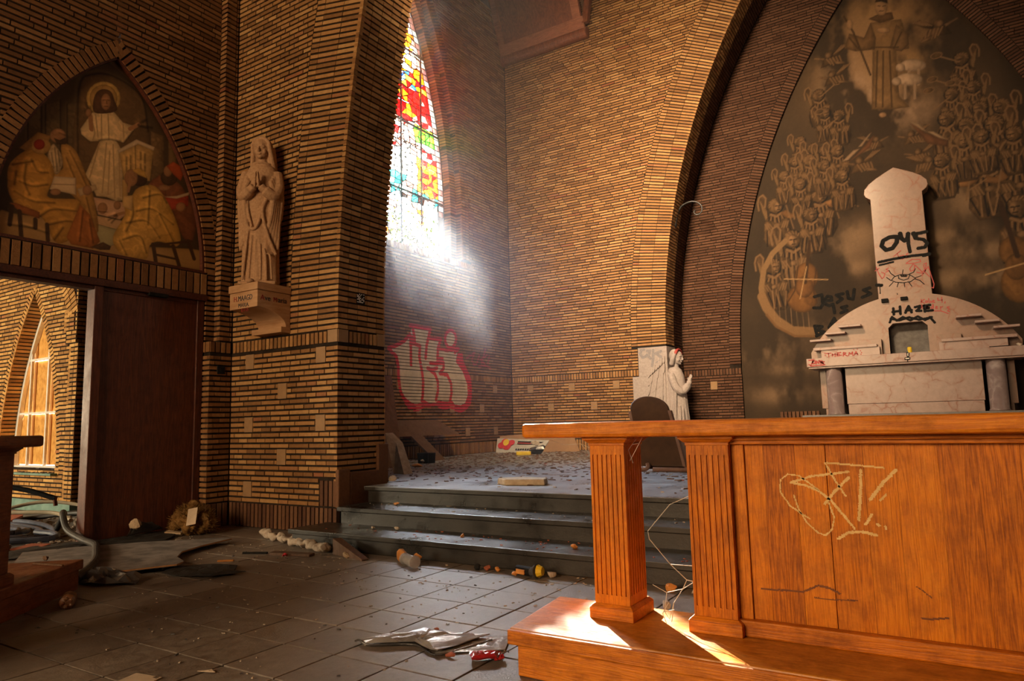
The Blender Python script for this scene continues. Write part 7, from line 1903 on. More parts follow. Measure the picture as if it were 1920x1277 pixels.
# ------------------------------------------------------------------ stained glass window
XG = X2 - .18
wi = struct(thing('window_2', None, None, (XG, WAX, 4.62)), 'tall pointed stained glass window, broken and empty at the foot')
SG0 = 4.63
def halfw(z):
    return max(0.0, WCY + sqrt(max(0, WR1 ** 2 - max(0, z - WCZ) ** 2)) - WAX)
ZT = zap1
rg = random.Random(19)
CW = dict(W=(.95, .95, .90), C=(.90, .86, .72), O=(.95, .42, .04), Y=(.95, .68, .10), R=(.72, .03, .03), D=(.36, .01, .02), B=(.06, .22, .75), L=(.30, .62, .85), T=(.10, .50, .50), G=(.16, .55, .10), P=(.62, .40, .34), K=(.10, .05, .03))
def zone(y, z):
    """colour of the window at a point; None = pane gone"""
    r = rg.random()
    edge = halfw(z) - abs(y - WAX)
    if z < 5.5 and y > 10.85: return None
    if edge < .24:
        if z < 5.45 and r < .88: return None
        return 'P' if r < .45 else ('C' if r < .8 else 'W')
    if z > 9.3: return 'W' if r < .5 else 'O'
    if z > 8.75: return 'O' if abs(y - 10.33) < .35 and r < .8 else 'W'
    if z > 8.3: return 'W' if r < .65 else ('O' if r < .85 else 'P')
    if z > 7.95: return rg.choice('BOLRBY')
    if z > 7.2: return 'R' if r < .6 else ('D' if r < .75 else ('O' if r < .9 else 'P'))
    if z > 6.9 and y > 10.5: return 'G' if r < .5 else 'Y'
    if z > 6.5: return 'W' if r < .5 else ('R' if r < .72 else 'P')
    if z > 5.85 and y > 10.62: return 'O' if r < .5 else ('R' if r < .8 else 'Y')
    if z > 6.0: return 'W' if r < .6 else (None if r < .85 else 'C')
    if z > 5.66: return 'T' if r < .6 else ('P' if r < .85 else 'W')
    if z > 5.56: return 'P' if r < .35 else ('K' if r < .5 else ('T' if r < .65 else None))
    return 'O' if r < .05 else ('P' if r < .12 else None)
nodes = {}
NR = 46
rows_ = []
for j in range(NR + 1):
    z = SG0 + (ZT - .05 - SG0) * j / NR
    n = max(2, int(round(2 * halfw(z) / .165)))
    rows_.append((z, n))
lead = MB()
panes = []
def pnt(j, t, jit=True):
    z, n = rows_[j]
    h = halfw(z) - .01
    y = WAX - h + 2 * h * t
    e = h - abs(y - WAX)
    if jit and e > .23 and 0 < j < NR:
        rr = random.Random(hash((j, round(t * 1000))) & 0xffff)
        y += rr.uniform(-.05, .05)
        z += rr.uniform(-.045, .045)
    return V3((XG, y, z))
for j in range(NR):
    n = max(rows_[j][1], rows_[j + 1][1])
    for i in range(n):
        a, bb, c, d = pnt(j, i / n), pnt(j, (i + 1) / n), pnt(j + 1, (i + 1) / n), pnt(j + 1, i / n)
        m_ = (a + bb + c + d) / 4
        col = zone(m_.y, m_.z)
        if col is None:
            if m_.z < 5.5 and m_.y > 10.85 or m_.z < 5.6 and rg.random() < .82:
                continue
        split = rg.random() < .45 and halfw(m_.z) - abs(m_.y - WAX) > .25
        polys = [[a, bb, c], [a, c, d]] if split else [[a, bb, c, d]]
        for q in polys:
            cc = col
            if split and col is not None and rg.random() < .5:
                cc = zone(m_.y, m_.z)
            for p0, p1 in zip(q, q[1:] + q[:1]):
                if (p1 - p0).length > .02:
                    lead.tube([p0, p1], .0105, 4, caps=False)
            if cc is not None:
                panes.append((q, cc))
o = lead.build('lead_came', M_lead, wi)
o['kind'] = 'stuff'
o['label'] = 'net of lead strips between the panes'
panes.sort(key=lambda q: (sum(q[0], V3()) / len(q[0]) - EYE).length)
def pane_mesh(b, q, col, cols):
    m_ = sum(q, V3()) / len(q)
    q = [m_ + (p - m_) * .985 for p in q]
    b.prism([(p.x - .003, p.y, p.z) for p in q], (.006, 0, 0))
    cols.extend([CW[col]] * (2 * len(q)))
def colour(o, cols):
    at = o.data.attributes.new('Col', 'FLOAT_COLOR', 'POINT')
    a = np.ones((len(cols), 4), np.float32)
    a[:, :3] = cols
    at.data.foreach_set('color', a.ravel())
vis = [q for q in panes if sum(q[0], V3()).y / len(q[0]) > 9.6]
rest = [q for q in panes if not sum(q[0], V3()).y / len(q[0]) > 9.6]
for q, col in vis[:300]:
    b, cols = MB(), []
    f = rg.uniform(.55, 1.0)
    pane_mesh(b, q, col, cols)
    o = b.build('glass_pane', M_glass, wi, org=sum(q, V3()) / len(q))
    colour(o, [tuple(min(1, x * f) for x in c) for c in cols])
b, cols = MB(), []
for q, col in vis[300:] + rest:
    pane_mesh(b, q, col, cols)
if b.f:
    o = b.build('glass_panes', M_glass, wi)
    colour(o, cols)
    o['kind'] = 'stuff'
for y in (9.2, 9.62, 10.10, 10.72):
    zt = WCZ + sqrt(max(0, WR1 ** 2 - (WAX + abs(y - WAX) - WCY) ** 2))
    MB().box(XG - .012, y - .014, SG0 - .02, XG + .02, y + .014, zt).build('mullion', M_iron, wi)
for z in (5.74, 7.18, 8.75):
    h = halfw(z)
    MB().box(XG - .012, WAX - h, z - .018, XG + .022, WAX + h, z + .018).build('saddle_bar', M_iron, wi)
b = MB()
pts = [(Y1 - .01, SG0)] + [(y, z) for y, z in arcpts(WCY, WCZ, WR1 - .008, 1, WCZ, ZT)]
b.tube([(XG, y, z) for y, z in pts], .014, 6)
b.tube([(XG, mirror(y), z) for y, z in pts], .014, 6)
b.tube([(XG, mirror(Y1), SG0), (XG, Y1, SG0)], .014, 6)
b.build('window_frame', M_lead, wi)
# broken strips of lead left hanging at the foot of the window
b = MB()
for k in range(26):
    y = rg.uniform(8.9, 11.3)
    p = V3((XG, y, SG0 + .01))
    path = [p]
    for q in range(rg.randint(2, 5)):
        p = p + V3((rg.uniform(-.02, .02), rg.uniform(-.16, .16), rg.uniform(.02, .18)))
        path.append(p)
    b.tube(path, .006, 4)
o = b.build('broken_lead', M_lead, wi)
o['kind'] = 'stuff'

# trees outside the window
def tree(loc, h, r, seed, label):
    t = thing('tree', label, 'tree', loc, group=None)
    rg = random.Random(seed)
    b = MB()
    b.tube(bezier([(0, 0, -1.0), (.1, .05, h * .35), (-.05, 0, h * .7)], 6), [.22] * 6 + [.15] * 6 + [.09], 10)
    for k in range(9):
        a = rg.uniform(0, 2 * pi)
        z = h * rg.uniform(.3, .65)
        b.tube(bezier([(0, 0, z), (cos(a) * r * .4, sin(a) * r * .4, z + r * .3), (cos(a) * r * .8, sin(a) * r * .8, z + r * .6)], 4), [.07] * 4 + [.05] * 4 + [.02], 6)
    b.build('trunk', M_bark, t, local=True)
    b = MB()
    nl = 5200
    for k in range(nl):
        d = V3((rg.gauss(0, 1), rg.gauss(0, 1), rg.gauss(0, 1))).normalized()
        p = V3((0, 0, h * .62)) + V3((d.x * r, d.y * r, d.z * h * .45)) * (rg.random() ** .45)
        u = V3((rg.uniform(-1, 1), rg.uniform(-1, 1), rg.uniform(-1, 1))).normalized()
        w_ = u.orthogonal().normalized()
        s_ = rg.uniform(.07, .14)
        b.add([p - u * s_, p + w_ * s_ * .5, p + u * s_, p - w_ * s_ * .5], [(0, 1, 2, 3)])
    o = b.build('foliage', M_leaf, t, local=True)
    o['kind'] = 'stuff'
    return t
tree((-18.0, 19.5, 0.3), 8.9, 3.2, 1, 'sunlit green tree outside, seen through the right of the window')
tree((-19.5, 27.5, 0.0), 9.0, 3.4, 2, 'yellow green tree outside, farther off behind the first one')
struct(MB().box(-60, -30, -1.2, -9.2, 80, -1.0).build('ground_outside', M_concrete))

# ------------------------------------------------------------------ timber box under the roof, iron hook
tb = thing('timber_roof_box', 'dark mahogany panelled timber box high in the corner above the chancel back wall', 'timber box', (-7.4, 13.3, 9.7))
# its face leans out from the wall towards the nave
def lean(x, s, d=0):
    """s metres up the leaning face, d in front of it"""
    return V3((x, 13.44 - s * .36 - d * .93, 9.74 + s * .93 - d * .36))
def slab(x0, x1, s0, s1, d0, d1):
    b = MB()
    return b.hull8([lean(x0, s0, d0), lean(x1, s0, d0), lean(x1, s0, d1), lean(x0, s0, d1)], [lean(x0, s1, d0), lean(x1, s1, d0), lean(x1, s1, d1), lean(x0, s1, d1)])
slab(-8.50, -6.30, .1, 3.0, -.05, 0).build('panel', M_mahog, tb)
slab(-8.50, -6.25, .10, .40, 0, .06).build('bottom_rail', M_mahog_rail, tb, bevel=.008)
slab(-8.50, -8.34, .40, 3.0, 0, .06).build('stile', M_mahog_rail, tb, bevel=.008)
slab(-6.50, -6.30, .40, 3.0, 0, .06).build('stile', M_mahog_rail, tb, bevel=.008)
b = MB()
b.tube([(-8.5, 13.42, 9.77), (-6.22, 13.42, 9.77)], .125, 20)
b.build('round_moulding', M_mahog, tb, smooth=False)
b = MB()
b.hull8([(-6.30, 13.40, 9.95), (-6.16, 13.40, 9.95), (-6.16, 13.28, 9.95), (-6.30, 13.28, 9.95)], [(-5.90, 13.40, 12.5), (-5.76, 13.40, 12.5), (-5.76, 13.28, 12.5), (-5.90, 13.28, 12.5)])
b.build('brace', M_mahog, tb, bevel=.006)
b = MB()
b.hull8([(-6.30, 13.46, 10.0), (-6.24, 13.46, 10.0), (-6.24, 12.6, 12.4), (-6.30, 12.6, 12.4)], [(-6.30, 13.47, 10.01), (-6.24, 13.47, 10.01), (-6.24, 13.47, 12.4), (-6.30, 13.47, 12.4)])
b.build('side_panel', M_board, tb)
struct(MB().box(-8.55, 12.7, 11.9, -5.0, 13.6, 12.6).build('wall_plate', M_board))

hk = thing('iron_hook', 'black wrought iron lamp hook with a curled end on the arch of the apse', 'hook', (-4.50, 13.80, 5.2))
b = MB()
pth = bezier([(-4.545, 13.76, 5.16), (-4.52, 13.80, 5.34), (-4.44, 13.86, 5.50), (-4.30, 13.92, 5.585), (-4.16, 13.95, 5.575), (-4.06, 13.97, 5.49), (-4.045, 13.97, 5.38), (-4.10, 13.96, 5.305), (-4.18, 13.95, 5.31), (-4.205, 13.95, 5.37), (-4.17, 13.95, 5.41)], 6)
nn = len(pth)
b.tube(pth, [.028 - .014 * min(1, i / (nn * .6)) for i in range(nn)], 8)
b.build('hook_bar', M_iron, hk)
b = MB()
b.tube([(-4.565, 13.74, 5.02), (-4.56, 13.74, 5.08), (-4.55, 13.755, 5.16), (-4.545, 13.76, 5.24)], [.004, .045, .028, .02], 8)
b.build('spear_end', M_iron, hk)

# sticker on the reveal of the pier
sk = MB().box(XC + .0045, 5.445, 2.440, XC + .0065, 5.575, 2.565).build('sticker', M_black, org=(XC + .0045, 5.51, 2.44))
tag(sk, 'small black and white sticker on the reveal of the brick pier', 'sticker')
rg = random.Random(8)
b = MB()
for i in range(7):
    for k in range(7):
        if rg.random() < .5:
            y, z = 5.455 + i * .016, 2.452 + k * .0148
            b.add([(XC + .0072, y, z), (XC + .0072, y + .013, z), (XC + .0072, y + .013, z + .011), (XC + .0072, y, z + .011)], [(0, 1, 2, 3)])
b.build('white_print', M_white, sk)

# ------------------------------------------------------------------ things lying about: chancel
def cloth(name, pts, t, mat, parent=None, seed=1, bump=.01, org=None):
    """a thin crumpled sheet: polygon pts (x, y, z) filled as a fan with noise, thickness t"""
    rg = random.Random(seed)
    c = sum([V3(p) for p in pts], V3()) / len(pts)
    rings_ = [[c]]
    m = len(pts)
    vs, fs = [tuple(c)], []
    R_ = 5
    for r in range(1, R_ + 1):
        for i in range(m * 3):
            a, e = V3(pts[i // 3]), V3(pts[(i // 3 + 1) % m])
            p = c + (a + (e - a) * ((i % 3) / 3) - c) * (r / R_)
            p.z += rg.uniform(0, bump) * (1 if r < R_ else .5)
            vs.append(tuple(p))
    n = m * 3
    for i in range(n):
        fs.append((0, 1 + i, 1 + (i + 1) % n))
        for r in range(R_ - 1):
            a = 1 + r * n
            fs.append((a + i, a + n + i, a + n + (i + 1) % n, a + (i + 1) % n))
    b = MB().add(vs, fs)
    o = b.build(name, mat, parent, org=org or (c.x, c.y, min(p[2] for p in pts)))
    sm = o.modifiers.new('thick', 'SOLIDIFY')
    sm.thickness = t
    sm.offset = 1
    return o
def slab4(name, base, top, mat, label, cat, group=None, parent=None, bevel=.003):
    c = sum([V3(p) for p in base], V3()) / len(base)
    o = MB().hull8(base, top).build(name, mat, parent, org=(c.x, c.y, min(min(p[2] for p in base), min(p[2] for p in top))), bevel=bevel)
    if label:
        tag(o, label, cat, group)
    return o
def lump(name, x, y, z, r, mat, label, cat, seed, group=None, flat=1):
    q = rock((x, y, z + r[2] * flat * .82), r, seed, flat)
    o = q.build(name, mat, org=(x, y, z))
    return tag(o, label, cat, group)

# tall brown board leaning on the left chancel wall near the pier
o = slab4('leaning_board', [(-7.15, 7.60, ZC), (-7.11, 7.60, ZC), (-7.32, 8.38, ZC), (-7.36, 8.38, ZC)], [(-8.44, 8.55, 1.98), (-8.40, 8.55, 1.98), (-8.41, 9.32, 1.98), (-8.45, 9.32, 1.98)], M_dark_v,
          'tall dark red board leaning against the chancel wall beside the pier', 'board')
o = slab4('leaning_board', [(-8.15, 9.15, .92), (-8.11, 9.15, .90), (-8.11, 10.90, .90), (-8.15, 10.95, .92)], [(-8.46, 9.10, 1.19), (-8.42, 9.10, 1.19), (-8.42, 10.62, 1.19), (-8.46, 10.62, 1.19)], M_board,
          'brown board lying lengthwise against the wall below the graffiti', 'board')
o = slab4('leaning_board', [(-7.72, 9.62, ZC), (-7.66, 9.62, ZC), (-7.70, 9.95, ZC), (-7.76, 9.95, ZC)], [(-8.17, 9.50, .895), (-8.12, 9.50, .905), (-8.12, 9.82, .905), (-8.17, 9.82, .895)], M_board,
          'short raw plank propping up the lengthwise board', 'plank')
o = slab4('stone_slab', [(-6.27, 6.98, ZC), (-6.02, 6.90, ZC), (-6.00, 7.05, ZC), (-6.27, 7.12, ZC)], [(-6.62, 7.2, 1.0), (-6.46, 7.25, .86), (-6.44, 7.36, .86), (-6.62, 7.36, 1.0)], M_stone,
          'broken stone slab leaning at the corner behind the pier', 'stone')
cup = thing('black_pot', 'small black square pot lying by the plank on the chancel floor', 'pot', (-7.35, 8.98, ZC))
MB().hull8([(-.11, -.09, 0), (.11, -.09, 0), (.11, .09, 0), (-.11, .09, 0)], [(-.12, -.10, .17), (.12, -.10, .17), (.12, .10, .17), (-.12, .10, .17)]).build('pot_body', M_black, cup, local=True, bevel=.01)
rock((0, -.1, .05), (.05, .02, .025), 3).build('mud_patch', M_plaster, cup, local=True)
lump('broken_tile', -6.85, 8.15, ZC, (.12, .06, .03), M_orange, 'orange tile scrap at the foot of the tall leaning board', 'tile scrap', 3)
lump('broken_tile', -7.5, 9.3, ZC, (.10, .05, .035), M_stone, 'pale stone scrap beside the small black pot', 'stone scrap', 4)
lump('stone_chunk', -5.35, 5.93, ZC, (.06, .05, .05), M_plaster, 'small pale stone chunk at the top of the steps by the pier', 'rubble', 9)

# flattened fruit box at the back wall
bx = thing('cardboard_box', 'torn cardboard fruit box with red print lying along the back wall', 'box', (-7.55, 12.6, ZC))
MB().hull8([(-.70, -.12, 0), (.72, .35, 0), (.74, .37, 0), (-.68, -.10, 0)], [(-.72, -.02, .34), (.78, .42, .44), (.80, .44, .44), (-.70, 0, .34)]).build('box_side', M_card, bx, local=True)
MB().hull8([(-.74, -.16, 0), (.20, .13, 0), (.21, .145, 0), (-.73, -.145, 0)], [(-.73, -.10, .30), (.34, .25, .24), (.35, .265, .24), (-.72, -.085, .30)]).build('printed_side', M_cardw, bx, local=True)
MB().hull8([(.72, .33, 0), (.98, .40, 0), (.98, .42, 0), (.72, .36, 0)], [(.78, .40, .42), (.80, .41, .40), (.80, .43, .40), (.78, .43, .42)]).build('torn_flap', M_card, bx, local=True)
def onside(u, v, d=0.012):
    a, b_ = V3((-.74, -.16, 0)), V3((.20, .13, 0))
    c, d_ = V3((-.73, -.10, .30)), V3((.34, .25, .24))
    p = (a + (b_ - a) * u) * (1 - v) + (c + (d_ - c) * u) * v
    return p + V3((.30, -.95, .2)).normalized() * d
def decal(name, uv, mat, d=.012):
    MB().add([onside(u, v, d) for u, v in uv], [tuple(range(len(uv)))]).build(name, mat, bx, local=True)
for (cu, cv_, r) in ((.17, .75, .13), (.10, .5, .12), (.22, .45, .14), (.30, .72, .11)):
    decal('red_print', [(cu + r * .6 * cos(t), cv_ + r * 1.9 * sin(t)) for t in [i * pi / 6 for i in range(12)]], M_red)
decal('yellow_print', [(.19 + .06 * cos(t), .72 + .24 * sin(t)) for t in [i * pi / 6 for i in range(12)]], M_yellow, .018)
decal('dark_print', [(.42, .62), (.80, .62), (.92, .84), (.42, .84)], M_black)
decal('dark_print', [(.42, .66), (.74, .66), (.74, .74), (.42, .74)], M_redthin, .016)
for i in range(9):
    decal('dark_print', [(.42 + i * .05, .16), (.455 + i * .05, .16), (.455 + i * .05, .28), (.42 + i * .05, .28)], M_black)
o = MB().box(-.14, -.05, 0, .14, .05, .07).build('yellow_scrap', M_yellow, org=(0, 0, 0), bevel=.01)
o.location = (-7.05, 11.55, ZC)
o.rotation_euler = (0, 0, .5)
tag(o, 'bright yellow plastic scrap in front of the fruit box', 'plastic scrap')
lump('dark_rag', -7.0, 11.95, ZC, (.30, .18, .12), M_foil, 'dark crumpled rag between the yellow scrap and the fruit box', 'rag', 12)
lump('pale_rag', -7.1, 12.05, ZC + .15, (.13, .09, .07), M_plaster, 'pale crumpled rag on top of the dark rag', 'rag', 13)
sl = thing('flat_stone', 'thick flat broken stone lying on the chancel floor near the top step', 'stone', (-3.75, 6.12, ZC))
base = [(-.30, -.03, 0), (-.12, -.17, 0), (.27, -.03, 0), (.20, .16, 0), (-.16, .18, 0)]
MB().hull8(base, [(p[0] * .97, p[1] * .97, .062) for p in base]).build('stone_body', M_stone, sl, local=True, bevel=.012)

# the upturned chair behind the table
ch = thing('chair', 'brown vinyl chair tipped on its back behind the oak table', 'chair', (-3.0, 8.1, ZC))
def cpt(x, s, d):     # x across, s up along the shell, d thickness; the shell leans back and to the left
    return V3((x - s * .30, s * .34 + d, s * .86 + .06))
shell = MB()
out_ = []
nA = 16
for i in range(nA + 1):
    a = pi * i / nA
    out_.append((.255 * cos(a), .80 + .20 * sin(a)))
out_ = [(.27, 0)] + out_ + [(-.27, 0)]
shell.hull8([cpt(x, s, 0) for x, s in out_], [cpt(x, s, .055) for x, s in out_])
shell.build('backrest', M_vinyl, ch, local=True, bevel=.014)
for sg in (-1, 1):
    MB().hull8([cpt(sg * .275 - .02, .0, -.01), cpt(sg * .275 + .02, .0, -.01), cpt(sg * .275 + .02, .0, .06), cpt(sg * .275 - .02, .0, .06)],
               [cpt(sg * .262 - .02, .78, -.01), cpt(sg * .262 + .02, .78, -.01), cpt(sg * .262 + .02, .78, .06), cpt(sg * .262 - .02, .78, .06)]).build('side_rail', M_skid, ch, local=True, bevel=.006)
    b = MB()
    b.tube(bezier([(sg * .26 - .34, -.10, .03), (sg * .26 - .1, -.08, .03), (sg * .26 + .05, -.06, .028), (sg * .26 + .10, -.05, .06), (sg * .26 + .09, -.04, .10)], 5), .026, 8)
    b.build('leg', M_skid, ch, local=True)
b = MB()
b.hull8([(-.24, .05, .02), (.26, .05, .02), (.20, .60, .30), (-.30, .60, .30)], [(-.24, .03, .07), (.26, .03, .07), (.20, .58, .35), (-.30, .58, .35)])
b.build('seat', M_vinyl, ch, local=True, bevel=.012)
b = MB()
b.tube([(.27, .02, .05), (.62, -.02, .035)], .012, 8)
b.build('stretcher', M_skid, ch, local=True)

# chips and leaves strewn over the chancel floor, grit on the steps and the nave floor: nobody could count them
def chips(name, mat, n, area, z, size, seed, label, flat=.25, dens=None):
    rg = random.Random(seed)
    b = MB()
    i = 0
    while i < n:
        x, y = rg.uniform(area[0], area[1]), rg.uniform(area[2], area[3])
        if dens and rg.random() > dens(x, y):
            continue
        i += 1
        s_ = rg.uniform(*size)
        a = rg.uniform(0, pi)
        l = rg.uniform(1, 2.6)
        u, v = V3((cos(a), sin(a), rg.uniform(-.1, .1))) * s_ * l, V3((-sin(a), cos(a), rg.uniform(-.1, .1))) * s_
        c = V3((x, y, z + .001))
        h = V3((0, 0, s_ * flat * 2 + .002))
        b.hull8([c - u - v, c + u - v * .7, c + u * .8 + v, c - u * .9 + v * .8], [c - u * .8 - v * .8 + h, c + u * .8 - v * .6 + h, c + u * .7 + v * .8 + h, c - u * .7 + v * .7 + h])
    o = b.build(name, mat, org=((area[0] + area[1]) / 2, (area[2] + area[3]) / 2, z))
    return tag(o, label, 'litter', kind='stuff')
chips('wood_chips', M_board, 2600, (-8.3, -1.5, 5.7, 13.3), ZC, (.006, .020), 31, 'dark wood chips and leaves strewn over the chancel floor', .2, lambda x, y: min(1, .15 + max(0, y - 6.5) * .22))
chips('brick_grit', M_clay, 150, (-8.3, -2.0, 6.5, 13.2), ZC, (.005, .013), 32, 'reddish brick grit scattered over the chancel floor')
chips('pale_grit', M_plaster, 240, (-8.2, -1.5, 5.6, 13.0), ZC, (.004, .012), 33, 'pale specks of mortar scattered over the chancel floor')
chips('floor_grit', M_plaster, 420, (-7.0, -1.9, 2.0, 4.5), 0.001, (.0015, .0055), 34, 'pale specks of plaster scattered over the tiled floor', .3, lambda x, y: .35 if y < 3.6 else 1)
chips('dark_grit', M_foil, 130, (-6.0, -1.9, 1.9, 4.4), 0.001, (.002, .006), 35, 'dark specks of dirt scattered over the tiled floor', .3)
chips('step_grit', M_clay, 80, (-5.2, -1.2, 4.56, 4.96), H1, (.002, .007), 36, 'reddish grit lying on the lowest step')
chips('step_grit', M_plaster, 70, (-5.1, -1.2, 5.02, 5.42), 2 * H1, (.002, .007), 37, 'pale grit lying on the second step')

# ------------------------------------------------------------------ things lying about: nave floor
jar = thing('clear_jar', 'clear plastic jar lying on its side below the steps', 'jar', (-3.70, 4.30, .045), (0, 0, radians(-24)))
JX = Matrix.Rotation(pi / 2, 4, 'Y')
MB().lathe([(.040, -.09), (.044, -.085), (.044, .07), (.038, .085)], (0, 0, 0), 24).build('jar_body', M_clear, jar, local=True, smooth=True, xf=JX)
MB().lathe([(.047, .068), (.047, .098)], (0, 0, 0), 24).build('jar_rim', M_clear, jar, local=True, xf=JX)
MB().lathe([(.046, -.095), (.046, -.080)], (0, 0, 0), 24).build('jar_base', M_clear, jar, local=True, xf=JX)
lump('orange_peel', -3.86, 4.40, 0, (.07, .05, .06), M_orange, 'brownish orange lump behind the clear jar', 'rubble', 41)
lump('orange_peel', -3.72, 4.42, 0, (.08, .04, .055), M_orange, 'second orange lump close behind the clear jar', 'rubble', 42)
for i, (x, y, r, m, lb) in enumerate((
        (-3.13, 4.42, .045, M_black, 'black lump at the foot of the steps right of the clear jar'),
        (-3.05, 4.44, .045, M_clay, 'reddish lump at the foot of the steps right of the clear jar'),
        (-2.95, 4.42, .038, M_orange, 'bright orange lump at the foot of the steps'),
        (-2.77, 4.36, .036, M_orange, 'orange yellow lump left of the black flashlight'),
        (-2.50, 4.43, .05, M_plaster, 'pale wedge of rubble right of the black flashlight'),
        (-1.62, 4.42, .06, M_orange, 'orange rubble behind the gap between the table posts'),
        (-1.45, 4.40, .055, M_plaster, 'pale rubble behind the gap between the table posts'),
        (-1.50, 4.00, .05, M_plaster, 'pale chip on the floor behind the oak dais'),
        (-4.42, 4.33, .05, M_stone, 'pale block at the end of the fallen plaster strip'))):
    lump('rubble_lump', x, y, 0, (r * .85, r * .6, r * .6), m, lb, 'rubble', 50 + i, 'rubble lumps along the foot of the steps')
for i, (x, y, z, r, m, lb) in enumerate((
        (-2.46, 4.72, H1, .045, M_orange, 'orange brick scrap on the lowest step near the table post'),
        (-4.35, 4.88, H1, .05, M_plaster, 'pale pebble on the lowest step at the pier'),
        (-4.62, 4.86, H1, .035, M_plaster, 'pair of pale crumbs on the lowest step at the pier'),
        (-3.55, 4.80, H1, .04, M_orange, 'orange pebble on the lowest step above the clear jar'),
        (-4.72, 5.30, 2 * H1, .05, M_orange, 'orange scrap on the second step at the pier'))):
    lump('rubble_lump', x, y, z, (r * .8, r * .5, r * .45), m, lb, 'rubble', 70 + i, 'rubble scraps lying on the steps')
fl_ = thing('flashlight', 'black and yellow broken flashlight lying at the foot of the steps', 'flashlight', (-2.66, 4.38, .04), (0, 0, radians(-12)))
MB().tube([(-.11, 0, 0), (.03, 0, 0)], .032, 12).build('grip', M_black, fl_, local=True)
MB().box(-.09, -.036, -.02, -.01, -.028, .012).build('yellow_patch', M_orange, fl_, local=True)
MB().tube([(.03, 0, 0), (.09, 0, .01)], [.032, .052], 14).build('lamp_head', M_foil, fl_, local=True)
MB().tube([(.085, .01, .01), (.12, .02, .012)], [.046, .03], 10).build('reflector', M_yellow, fl_, local=True)

# strip of fallen plaster in front of the pier
rg = random.Random(6)
path = bezier([(-6.12, 4.80, .02), (-5.75, 4.66, .03), (-5.30, 4.56, .04), (-4.92, 4.46, .04), (-4.72, 4.40, .02)], 11)
b = MB()
for i, p in enumerate(path):
    q = rock((p.x + rg.uniform(-.03, .03), p.y + rg.uniform(-.03, .03), .03 + rg.uniform(0, .025)), (rg.uniform(.05, .09), rg.uniform(.04, .07), rg.uniform(.03, .055)), 200 + i)
    b.add(q.v, q.f)
o = remesh(b, 'plaster_strip', M_plaster, .012, smooth_it=1)
tag(o, 'ragged strip of fallen plaster along the foot of the brick pier', 'plaster')
slab4('wooden_wedge', [(-4.66, 4.40, 0), (-4.20, 4.28, 0), (-4.18, 4.34, 0), (-4.63, 4.47, 0)], [(-4.66, 4.40, .135), (-4.19, 4.28, .012), (-4.17, 4.34, .012), (-4.63, 4.47, .135)], M_board,
      'brown wooden wedge standing against the lowest step', 'wedge')
slab4('plank_scrap', [(-5.15, 4.12, 0), (-4.75, 4.22, 0), (-4.77, 4.30, 0), (-5.20, 4.22, 0)], [(-5.15, 4.12, .022), (-4.75, 4.22, .022), (-4.77, 4.30, .022), (-5.20, 4.22, .022)], M_board,
      'thin brown slat in front of the plaster strip', 'slat')
slab4('marker_pen', [(-5.42, 4.05, 0.001), (-5.21, 4.15, .001), (-5.22, 4.17, .001), (-5.43, 4.07, .001)], [(-5.42, 4.05, .018), (-5.21, 4.15, .018), (-5.22, 4.17, .018), (-5.43, 4.07, .018)], M_black,
      'black marker pen lying on the floor left of the plaster strip', 'pen', bevel=.005)
lump('red_cap', -4.98, 4.15, 0, (.03, .03, .02), M_red, 'small red cap near the black marker pen', 'cap', 91)

# folded black plastic film in the middle of the floor
fo = thing('plastic_film', 'crumpled folded black plastic film in the middle of the tiled floor', 'plastic film', (-2.35, 2.86, 0))
cloth('film_sheet', [(-2.66, 2.69, .012), (-2.58, 2.66, .02), (-2.36, 2.78, .02), (-2.17, 2.72, .02), (-2.10, 3.06, .014), (-2.34, 2.98, .022), (-2.46, 2.98, .014)], .004, M_foilgrey, fo, 3, .022)
cloth('film_fold', [(-2.20, 2.73, .004), (-1.93, 2.94, .004), (-2.02, 3.13, .004), (-2.30, 2.95, .006)], .003, M_foilgrey, fo, 4, .008)
b = MB()
b.tube(bezier([(-2.67, 2.68, .014), (-2.62, 2.66, .030), (-2.56, 2.67, .014), (-2.37, 2.78, .012), (-2.18, 2.715, .010), (-2.10, 2.90, .012), (-2.06, 3.02, .014)], 6), .0045, 8)
b.build('film_hem', M_foil, fo)
lump('tile_crumb', -2.11, 2.74, 0, (.035, .02, .015), M_clay, 'brown crumb at the edge of the black film', 'rubble', 94)
lump('rust_scrap', -2.44, 3.05, 0, (.025, .012, .012), M_clay, 'rust red scrap on the back edge of the black film', 'scrap', 95)
rp = thing('foil_packet', 'crushed dark red foil packet at the corner of the oak dais', 'packet', (-1.93, 2.80, 0), (0, 0, .35))
cloth('packet_body', [(-2.02, 2.78, .014), (-1.955, 2.70, .02), (-1.87, 2.77, .02), (-1.90, 2.86, .012)], .012, M_redpack, rp, 6, .018)
cloth('packet_flap', [(-1.87, 2.76, .01), (-1.845, 2.80, .014), (-1.88, 2.85, .01)], .006, M_redpack, rp, 7, .02)
rp.rotation_euler = (0, 0, 0)
mg = thing('leaflet', 'pale printed leaflet at the bottom edge of the floor', 'leaflet', (-3.12, 1.86, 0))
b = MB().hull8([(-.10, -.10, .002), (.07, -.10, .002), (.03, .045, .002), (-.13, .02, .002)], [(-.10, -.10, .006), (.07, -.10, .006), (.03, .045, .006), (-.13, .02, .006)])
b.build('sheet', M_paper, mg, local=True)
b = MB()
for i in range(6):
    b.add([(-.005 + .010 * (i % 3), .022 + .009 * (i // 3), .0066), (.002 + .010 * (i % 3), .022 + .009 * (i // 3), .0066), (.002 + .010 * (i % 3), .029 + .009 * (i // 3), .0066), (-.005 + .010 * (i % 3), .029 + .009 * (i // 3), .0066)], [(0, 1, 2, 3)])
b.build('dark_print', M_black, mg, local=True)
